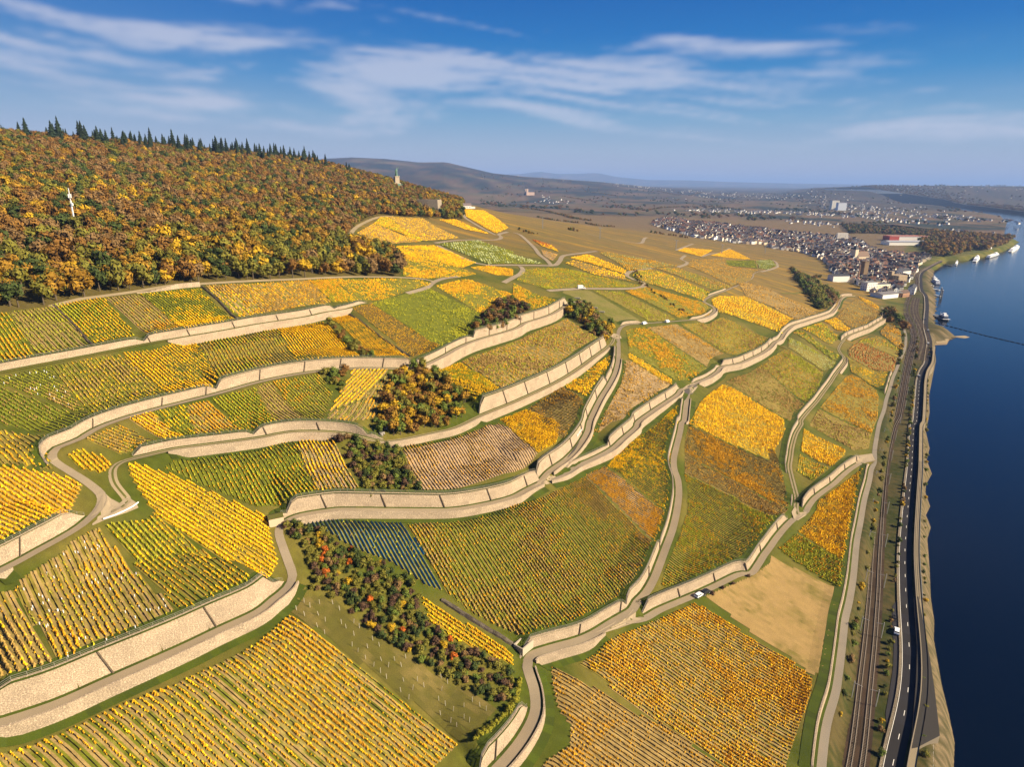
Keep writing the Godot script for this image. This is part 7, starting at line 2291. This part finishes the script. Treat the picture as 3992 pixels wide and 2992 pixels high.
const SCRUB := [
	{"k": "gully", "p": [-67.9, 169.8, -65.5, 171.9, -60.9, 173.6, -56.1, 171.3, -52.7, 168.6, -45.6, 167.6, -39.5, 166.2, -34, 164.1, -29.3, 162.3, -25.6, 159.3, -28.3, 159.7, -25.5, 156.4, -22.1, 149.6, -15.3, 146.1, -8.9, 145.2, -2.5, 143.6, 1, 143.5, 1.9, 136.8, 0.1, 128.7, -2.8, 128, -11.2, 133, -18.6, 135.3, -26.9, 138.9, -34.6, 141.7, -41.8, 145.6, -49.9, 149.6, -54.6, 149.9, -54.5, 152.9, -58.1, 158.9, -62.2, 165.2]},
	{"k": "gap", "p": [-64.2, 219, -59.6, 221, -54.8, 220.3, -51.4, 217.9, -43.6, 226.8, -41.5, 221.3, -37, 209.7, -31.6, 198.2, -47.2, 190]},
	{"k": "rock", "p": [-51.3, 279.4, -39.5, 296.9, -27.4, 280.5, -19.7, 269.4, -21.2, 258.3, -26.5, 248.4, -34.9, 238.5, -43, 232, -50.7, 227.6, -54.8, 237.5, -53.9, 253.8, -53.6, 267.5]},
	{"k": "ledge", "p": [-23.7, 348.1, -18.4, 386.3, -5.5, 436.9, 0.2, 439, 11.9, 426.6, 12.4, 412.7, 1.7, 389.5, -7.3, 370, -16.9, 354.1]},
	{"k": "hollow", "p": [42.4, 460.5, 56.5, 480.9, 58.9, 455.1, 58.8, 440, 72.2, 441.5, 64.8, 417.7, 61.2, 399.2, 54.2, 393.6, 39.7, 446.7]},
	{"k": "bush", "p": [-81.8, 260.2, -75.7, 265.7, -71, 267, -70.4, 252, -71.8, 248.2]},
	{"k": "bush", "p": [-94, 314.2, -89.6, 310.5, -67.2, 287.8, -63.5, 282.4, -68.3, 278.2]},
	{"k": "edge", "p": [490.5, 1138.8, 469.1, 1041.3, 459.6, 962, 447.9, 907.2, 443.1, 866.4, 379.9, 758.1, 356, 719.4, 348.7, 726.9, 379.7, 822.3, 406.8, 906.4]},
	{"k": "foot", "p": [489.7, 833.7, 485.7, 807.5, 465, 753.4, 441.8, 703.9, 437.3, 703, 447.8, 740, 452.3, 768.8]},
]
const FOREST := [-208.9, 245, -204.3, 250.7, -193.7, 264.8, -189.4, 278.1, -184.1, 285.9, -176.2, 297.9, -168.5, 314.9, -139.3, 347.2, -127.4, 368, -113.1, 387.8, -97.2, 409.8, -76.6, 435.9, -79.9, 468.4, -93, 502.2, -110.1, 525, -122.5, 522.4, -132.1, 509.5, -134.6, 505, -146.5, 575.2, -156.5, 648.6, -157.2, 698.9, -152.9, 751.7, -132.4, 778.8, -109.1, 808.9, -77.7, 855.4, -63.6, 867.8, -73.5, 947.3, -87, 1086.7, -211.7, 3296.2]
const FAR_ROADS := [
	{"n": "forest_path", "k": "track", "w": 3.0, "p": [-193, 263.7, -188.9, 277.2, -183.6, 285, -175.9, 297.5, -167.9, 313.6, -158.6, 324.2, -126.3, 364.6, -112.4, 385.1, -96.7, 407.3, -76.5, 431, -61, 442.8, -53.8, 442.5]},
	{"n": "upper_path", "k": "track", "w": 4.0, "p": [-131.9, 501.5, -143.3, 570.5, -151.9, 633.8, -153.8, 688.6, -150.4, 739, -139.5, 765.2]},
	{"n": "middle_path", "k": "concrete", "w": 4.6, "p": [-70.6, 605.9, -46.5, 560.4, -30.3, 540.7, -21.6, 541.1, -0.1, 561.5, 20.8, 579.7, 37.4, 594.7, 44.7, 624.3, 51.1, 666.4, 64.7, 698.1, 99.1, 772.7]},
	{"n": "spur_path", "k": "concrete", "w": 4.6, "p": [-0.5, 839.6, 8.3, 830.3, 17.3, 766.2, 23.4, 699.7, 26.1, 652.5, 32.1, 618.8, 34.7, 595.2]},
	{"n": "loop_path", "k": "concrete", "w": 4.4, "p": [26.9, 489.5, 40.4, 503.6, 56.8, 519.7, 89.5, 546, 111.6, 568, 119.8, 583.3, 121.4, 597.7, 113, 600.1, 108.5, 609.3, 112.2, 628.2, 124.9, 654, 148.8, 688.8]},
	{"n": "chapel_path", "k": "concrete", "w": 4.6, "p": [194.4, 761, 221.1, 826.2, 234.4, 872.9, 236.7, 911.5, 271.3, 1022.1]},
	{"n": "terrace_path", "k": "concrete", "w": 4.6, "p": [-74.4, 620.1, -55.8, 675.4, -21.2, 728.5, -14.2, 766.9, -17.5, 793.6, -7.4, 837]},
	{"n": "ridge_path", "k": "concrete", "w": 4.6, "p": [-21.4, 781.1, -56, 868.2, -67, 904.5, -77.4, 988]},
	{"n": "link_path", "k": "concrete", "w": 4.2, "p": [-7, 486.1, 0, 509.6, 5.7, 528.6, 8.4, 550, 6, 562.4]},
	{"n": "concrete_spur", "k": "concrete", "w": 3.4, "p": [-39.7, 475.5, -49.1, 459.2, -54.4, 440.6, -56.5, 419.7, -65.3, 393.4]},
	{"n": "orchard_path", "k": "concrete", "w": 4.4, "p": [379, 985.5, 436.2, 1085.1, 467.1, 1140.5, 493.7, 1213.2, 500.5, 1247.9]},
	{"n": "lower_path", "k": "grass", "w": 3.6, "p": [325.7, 772.7, 357.4, 806.1, 406.2, 867.5, 443.7, 923.9, 490.7, 997.5]},
	{"n": "far_path_a", "k": "concrete", "w": 6.0, "p": [123.2, 1092, 140.6, 1075.6, 163.8, 1075.4, 189.9, 1092.3, 221.4, 1133.7, 258.7, 1292.6, 277.8, 1358.7]},
	{"n": "far_path_b", "k": "concrete", "w": 5.0, "p": [275.8, 1100.9, 325.8, 1236.8, 375.8, 1364.3]},
	{"n": "far_path_c", "k": "concrete", "w": 5.0, "p": [306.2, 1056.6, 353.1, 1162.7, 394.6, 1234.8, 465.3, 1397.1]},
]
const PLAZAS := [
	[-114.5, 155.2, -115.2, 160.3, -116.2, 164.3, -113.8, 162.9, -110.4, 161.8, -110.1, 164.9, -107, 163.5, -105.5, 161.8, -107.1, 159.1, -110.8, 154.6, -112.1, 151.6],
	[25, 162.1, 31.1, 167.5, 36.4, 173, 40.3, 176.9, 41, 175.7, 40.5, 173.8, 42.6, 173.6, 39.4, 170.9, 33.6, 166.8, 28.7, 163.3],
	[7.5, 222.2, 11.8, 230.2, 14.9, 236.3, 17, 235.3, 19.5, 237.4, 23.9, 241.3, 22.3, 236.2, 16, 230.1, 10.2, 224.4],
	[99.9, 360.9, 106.8, 371.6, 113.4, 379.9, 116.8, 381.4, 113.5, 372.5, 107, 359.7, 102.1, 355.6, 99.8, 357.6],
	[128.7, 262, 133, 268.3, 132.5, 263.5, 134.8, 264.1, 138.1, 265.4, 135.4, 261.7, 128.9, 255.5, 127.6, 256.6],
	[198.1, 338.9, 212.5, 347.2, 208.6, 336.7, 200.9, 331.9, 195.1, 327.2, 193.6, 329.4],
	[65, 415.8, 68.8, 423.8, 73.3, 421.4, 72.9, 416.6, 68.1, 412.8],
	[35.2, 454.2, 38.4, 462.5, 45.6, 477.3, 47.4, 472.8, 44.5, 465, 39.7, 458.6],
]
const DARK_PATCHES := [
	[24.1, 251.8, 25.8, 253.8, 28.4, 260.2, 31.4, 269.9, 33.2, 271.3, 31.4, 264.9, 28.4, 257.4, 26.3, 252.9],
	[13.3, 229, 19.7, 237.1, 21.2, 238.5, 23.9, 241.3, 22.8, 236.7, 16, 230.5],
	[102.4, 361.3, 106.3, 369.5, 114.9, 377.6, 112.3, 370.4, 106.3, 358.3, 102.2, 355.8],
	[37.5, 292.3, 42.6, 298.7, 41.9, 295.4, 37, 290.4],
]
const TERRACE := [159.5, 215.6, 161.2, 215.6, 154, 200.8, 143.8, 180.1, 136.8, 166.5, 127.2, 148.8, 118, 144.6, 116.1, 144.2, 125.8, 159.2, 133.9, 171.5, 144.3, 188.2]
const LOWER_RAMP := [119.2, 145.8, 125.6, 148.5, 119.2, 138.4, 113.4, 137.6]
const LAY_BY := [154.4, 216.5, 148.5, 211, 142.7, 200.7, 136, 188.1, 130, 177.8, 123, 167.4, 116.4, 157.9, 110.3, 145.1, 118.3, 155.7, 129.7, 172.5, 138.2, 186.4, 149.5, 206.8]
const RIVER_ROAD := [105.5, 135.7, 109.3, 141.3, 115.6, 149.3, 122.4, 158.1, 129.3, 167.6, 135.8, 178, 142.4, 189.5, 151, 205.6, 156.9, 216.4, 163.1, 227.3, 173.8, 246.2, 189.2, 271.3, 202.3, 292.1, 216.4, 314.5, 230.6, 336.8, 251.7, 371.2, 277.1, 412.3, 276.9, 409.5, 316.8, 472.9, 340.1, 510, 362.9, 543.4, 379.9, 564.8, 402.1, 598.5, 436, 651.4, 464, 701.4, 481.8, 732.4, 526, 802.9, 562, 860.4, 613.4, 946.6, 634.3, 990.1, 677, 1063.4, 763.8, 1202.7, 851.9, 1312.6, 925, 1397.6]
const RAILWAY := [95.1, 135.4, 99.1, 141, 105.1, 151.1, 111.9, 162.3, 119.4, 174.9, 128.1, 189.1, 137.5, 205.2, 148.3, 223.6, 155.6, 236.7, 175.3, 270.7, 192.6, 300.3, 209.2, 328.3, 229.4, 361.2, 262.4, 411.4, 269.7, 420, 303, 471.9, 344.1, 536.7, 383.3, 597.1, 425.6, 660.4, 464.2, 730.7, 499.1, 800.6, 537.7, 866.6, 595.3, 954.6, 647.4, 1023.8, 694.6, 1102.3, 743.9, 1184.2, 845.8, 1310.5, 938.2, 1418.3]
const ROCK := [-51, 229.2]
const ROCK_TOP := [-49.3, 242.4]
const MEMORIAL := [-203.9, 1166.5]
const PLATFORM := [-117.5, 935.1]
const WHITE_HOUSE := [-77.5, 1092.1]
const MAST := [-261.7, 391.7]
const LORRY := [55.6, 517.3]
const VAN1 := [96.7, 461]
const VAN2 := [118.4, 481.2]
const JEEP := [68.9, 193.1]
const CAR := [66.1, 191]
const PARKED := [141.4, 195.7]
const BIKE1 := [145.4, 204.2]
const BIKE2 := [144.8, 202.5]
const HUT := [-70.8, 171]
const CULVERT := [4, 151.1]
const CASTLE := [644, 1075.8]
const HOTEL := [697, 1149.2]
const FACTORY_A := [542, 974.6]
const FACTORY_B := [569.7, 991.6]
const WAREHOUSE := [534.9, 918.1]
const STATION := [571.5, 934.5]
const STATION_ROW := [607, 971.4]
const WHITE_BLOCK := [531.9, 1049.7]
const BROWN_TOWER := [616.5, 1132.7]
const CHIMNEY := [587.3, 1093.6]
const CHURCH := [739.4, 1378.1]
const SILOS := [935.9, 1864.7]
const RED_HALL := [1156.7, 1927.3]
const LONG_HALL := [1070.4, 1790.3]
const TOWER_HOUSE_A := [2013.3, 4169.6]
const TOWER_HOUSE_B := [1972.6, 3998.9]
const DOME := [1231, 1714.3]
const ABBEY := [139.2, 5540.9]
const HALL_FAR := [527.5, 1993.8]
const TOWN := [445.3, 2146.6, 593.7, 2625, 660.1, 2689.2, 651.5, 2439.6, 723.8, 2421.3, 760.6, 2272.2, 847.4, 2171.1, 914.4, 2073.9, 965.6, 1979.9, 1006.8, 1922.5, 899.2, 1631.1, 902, 1509.5, 952.9, 1513.3, 952.3, 1458.6, 907, 1387.6, 812.1, 1282.1, 715.2, 1153.7, 644.6, 1054.1, 591.7, 978.6, 527.6, 905, 535.6, 957.6, 551.2, 1029.3, 552.8, 1078.7, 557.1, 1120.9, 622, 1276.5, 656.2, 1397.6, 662.1, 1487.6, 600.1, 1536.5, 635.3, 1615.7, 533.1, 1579.6, 451.3, 1633.6, 450.4, 1920.2]
const PARK := [1368.6, 2177.2, 1662.7, 2553.5, 2045.2, 2987.9, 2396.1, 3335.2, 2165.3, 2921.7, 1933.7, 2591.2, 1807.7, 2334.3, 1576.1, 2021.6, 1358, 1799.4, 1198.8, 1646.9, 1180.6, 1667.6, 1041.9, 1521, 973.1, 1481.2, 972.9, 1515.1, 1091.3, 1750.9, 1219.6, 1974.7]
const TREES_TOWN := [1274.4, 2553.7, 1537.2, 2824.6, 1655, 2689.9, 1418.7, 2233.1, 1269.5, 2057.8, 1239.4, 2127.2, 1177.8, 2153.3, 1089.4, 2129.3]
const GUARD_A := [-110.9, 154.5, -108.9, 156.6, -106.6, 159.3, -105.8, 161.4, -106.2, 163.3]
const GUARD_B := [16.1, 230.6, 22, 235.8, 25.9, 242.8]
const GUARD_C := [-44, 289.4, -42.5, 294.9, -41, 297.7]
const RUBBLE_A := [-19.8, 158.9, -12.8, 155.9, -6, 153.2, 1, 150.8]
const RUBBLE_B := [-88.4, 337.4, -78.8, 325.9, -64, 310.1, -49, 298.3]
const RUBBLE_C := [-156.4, 321, -141.1, 305.4, -125, 286.4]
const RUBBLE_D := [-193.2, 265.9, -176.8, 252.3, -160.5, 237.3]
const PALE_WALL := [-174.7, 295.6, -165.5, 308.6, -163.7, 312.5, -157.2, 321]
const HEDGE_A := [29.8, 3126.2, 82.6, 3051, 145.7, 2816.8, 186, 2550.1, 202.6, 2233.6, 244.7, 2119.1]
const HEDGE_B := [75, 2185.4, 117.7, 1934.2, 158.6, 1891.1, 182, 1857.3]
const HEDGE_C := [210.9, 1880.9, 227.3, 1749, 272.6, 1802.9]
const HEDGE_D := [90.3, 1071.4, 109, 1106.5]
const HEDGE_E := [340.1, 1632.2, 356.9, 1615.9, 397.5, 1581.5, 412.4, 1551.7]
const HEDGE_F := [634.4, 3641.5, 696.3, 3469.7, 902, 4037.9, 1142.1, 4364.6, 1306.7, 4404.6, 1349.2, 3896.5]
const HEDGE_G := [399.6, 5527.4, 508.9, 5256.4, 609.9, 4883.4]
const HEDGE_H := [680.6, 6356.2, 838.4, 6209.2, 915, 5862.7]
const HEDGE_I := [1660.2, 7723.9, 1628.4, 6698.8, 1783.3, 6754.7, 2480.9, 8722.7]
const HEDGE_J := [481.3, 1111.8, 472.5, 1049.1, 488.9, 1042.3, 518.7, 1086.3]
const HEDGE_K := [426.4, 951.6, 426.3, 923.6, 447.9, 936.8]
const HEDGE_L := [377.8, 804.2, 372.6, 770]
const HEDGE_M := [121.4, 647.8, 118.1, 586.1, 130.3, 547.8, 142.7, 515.3]
const HEDGE_N := [8.7, 879.3, 22.4, 861.4, 33.7, 877.2]
const MASTS_CABLE := [43, 968.9, 133.2, 1006.7, 276.9, 1107.9, 391, 1218.3, 534.8, 1380]
const LETTERS := [25.4, 262.6, 30.6, 273.2, 34.8, 282.9]
const HEDGE_WALL := [-7.8, 118.8, -4.8, 121.6, -0.7, 126.7, 1.1, 129.5, 2.3, 136.9, 2.9, 139.5]
const ROAD_BUSHES := [71.7, 193.8, 76.7, 197.9, 81.6, 201.2, 89.7, 207.6]
const NETLINE := [-52.9, 172.5, -46.3, 167.8, -41.2, 167.9, -35.5, 164.9, -30.8, 164.9, -25.2, 162.1]
const VILLAGES := [
	[783, 13961, 362.3, 3145.5, 46],
	[1291.6, 12533.3, 189.5, 1551.6, 14],
	[292.6, 5169.7, 83, 382.4, 22],
	[2919.4, 16934.9, 280.2, 2954.6, 20],
	[5275.2, 36113.1, 420.1, 11211.3, 12],
	[2005.7, 8265.3, 294.5, 1621.5, 60],
	[1679.3, 9249, 214.8, 602.3, 26],
	[1154.5, 3667.3, 152.4, 124.5, 50],
	[2802.6, 7683.4, 221.2, 1205.8, 45],
	[2681.4, 6664.7, 245.7, 1018.9, 80],
	[1509.8, 3603.4, 180.8, 120.2, 70],
	[1621.1, 3434.9, 79.6, 137.5, 30],
	[1754.5, 3343, 78.1, 213.3, 45],
	[2109.5, 3657.3, 101.6, 398, 60],
	[2152.8, 3417, 95.2, 283.3, 45],
	[1726.6, 2851.9, 44.4, 114.4, 18],
	[2158.9, 3200.4, 63.7, 195.2, 24],
	[1183.5, 2612.7, 49.4, 96, 26],
	[2398.1, 4748.5, 114.6, 379.1, 36],
	[2342.3, 4333.1, 86.8, 266.5, 24],
	[4020, 6706.7, 294.4, 312.4, 28],
	[4998.6, 7475.7, 414.2, 389.6, 36],
	[5382.1, 7375.6, 310.5, 379.1, 20],
	[13244.7, 20987.5, 807.4, 4729.3, 14],
	[13338, 30937, 1208.6, 11482.4, 22],
	[14898.7, 29765.1, 1434.8, 10483.3, 22],
	[29349.6, 89517.3, 9311.3, 3799465, 30],
	[15645.4, 53337.4, 1504.7, 28669.1, 12],
	[1572.9, 2318.1, 35.9, 75.6, 14],
]
const NORTH_BANK := [3768.6, 8603.5, 3436.2, 7313.3, 3591.5, 6776.3, 3491.9, 6310.7, 3116.6, 5290.1, 3105.7, 4842.2, 2827.7, 4147.7, 2597.8, 3530.1, 2297.4, 3085.6, 1977.3, 2620.4, 1625.1, 2097.8]
const SOUTH_BANK := [2882.7, 3365.9, 3019.2, 3745.8, 3107, 4026.5, 3431.8, 4917.7, 3798, 5894.9, 3784.4, 6397.3, 3756.9, 6828.5, 3970.2, 7496.6, 3864.7, 8171.4, 3780.3, 8657.9]
const SANDBANK := [516.5, 781.6, 519.2, 758.7, 518.7, 749.2, 499, 742.2, 502.1, 736.2, 506.4, 719.8, 484.7, 692.6, 472.2, 676.2, 457, 673.1]
const SPIT := [504.9, 718.6, 515.4, 721.4, 523.1, 722.8, 523.7, 714.8, 513.6, 708.7, 507.8, 711.8]
const ISLETS := [4259.3, 9960.6, 5496.2, 12561, 5755.5, 12700.1, 4489.3, 9670, 3695.3, 7550.4, 3347.1, 6984.3, 3482.1, 7721.2]
const WORK_BARGE := [560.5, 841.6, 556.4, 804.3]
const SHIP_A := [1048.9, 1472.8, 1127.4, 1572.8]
const SHIP_B := [1131.5, 1548.7, 1231.5, 1646.7]
const SHIP_C := [1304.2, 1709.1, 1459, 1882.2]
const SHIP_D := [743, 1119, 758, 1160.9]
const SHIP_E := [960.5, 1402.8, 1007.6, 1469.5]
const SHIP_F := [771.4, 1168.9, 782.8, 1198.9]
const BARGE_FAR := [2618.5, 3519.8, 2535.6, 3346.4]
const PIER_A := [698.5, 1078.1, 702.4, 1051.8]
const PIER_B := [717.7, 1117.4, 721.9, 1098.3]
const PIER_C := [662.3, 1008.9, 665.5, 990.9]
const PONTOON := [943.5, 1411.6, 945.6, 1391.7]
const BOOM := [533.5, 799.7, 541.5, 750.2, 550.1, 711.9, 557.8, 688.6, 562.2, 669.5]
const WALL_LABELS := {
	"R1 up 0": "tall pale retaining wall above the lowest road at bottom left",
	"R1 low 0": "pale wall below the lowest road at bottom left",
	"R1 low 1": "low wall below the road along the blue nets",
	"R1 up 1": "long pale wall above the road beside the stone hut",
	"R2 low 0": "parapet wall right of the road climbing to the fork",
	"R2 up 0": "tall wall with white lettering left of the climbing road",
	"R2 up 1": "short wall left of the two white vans",
	"R2 up 2": "inner wall of the round hillside bend beyond the vans",
	"R2 low 1": "outer wall of the round hillside bend beyond the vans",
	"R2 up 3": "short far wall above the lane towards the town",
	"R3 low 0": "low wall below the middle road left of the five way junction",
	"R3 up 0": "pale wall above the middle road left of the five way junction",
	"R3 up 1": "low wall just right of the five way junction",
	"R3 up 2": "long upper wall of the walled lane climbing to the right",
	"R3 low 1": "long lower wall of the walled lane climbing to the right",
	"R4 low 0": "short wall right of the straight road below the junction",
	"R4 up 0": "long pale wall left of the straight road down the middle",
	"R4 low 1": "pale wall below the road with a railing near the culvert",
	"R4 low 2": "curved wall inside the road bend at bottom centre",
	"R4 up 1": "tall wall with hedge left of the road at the bottom edge",
	"R5 up 0": "long pale wall above the road where the cars are parked",
	"R5 up 1": "wall above the road end near the trackside lane",
	"R6 up 0": "short wall at the foot of the farm track",
	"R6 low 0": "short wall at the bend of the farm track",
	"R6 up 1": "long wall left of the diagonal farm track",
	"R6 low 1": "lower wall of the upper farm track terrace",
	"R6 up 2": "upper wall of the upper farm track terrace",
	"R8 up 0": "short pale wall beside the lane above the railway",
	"R8 up 1": "long low wall left of the trackside lane",
	"R10 low 0": "lower pale wall of the double terrace at upper left",
	"R10 up 0": "upper pale wall of the double terrace at upper left",
	"R11 low 0": "wall below the upper road left of the turning place",
	"R11 up 0": "long wall above the upper road ending at the left hairpin",
	"R11 up 1": "wall left of the hairpin road at the left edge",
	"R11 low 1": "short wall right of the hairpin road at the left edge",
	"R12 low 0": "lower wall of the farm track near the left hairpin",
	"R12 up 0": "upper wall of the farm track near the left hairpin",
	"R12 low 1": "low wall below the farm track under the wooded rock",
	"R12 up 1": "very tall wall with stair slots right of the wooded rock"}

const CLEARINGS := [[MEMORIAL[0] + 12.0, MEMORIAL[1] - 22.0, 16.0], [PLATFORM[0], PLATFORM[1], 22.0], [PLATFORM[0] + 3.0, PLATFORM[1] - 34.0, 20.0], [PLATFORM[0] + 8.0, PLATFORM[1] - 62.0, 18.0], [MAST[0], MAST[1], 6.0]]
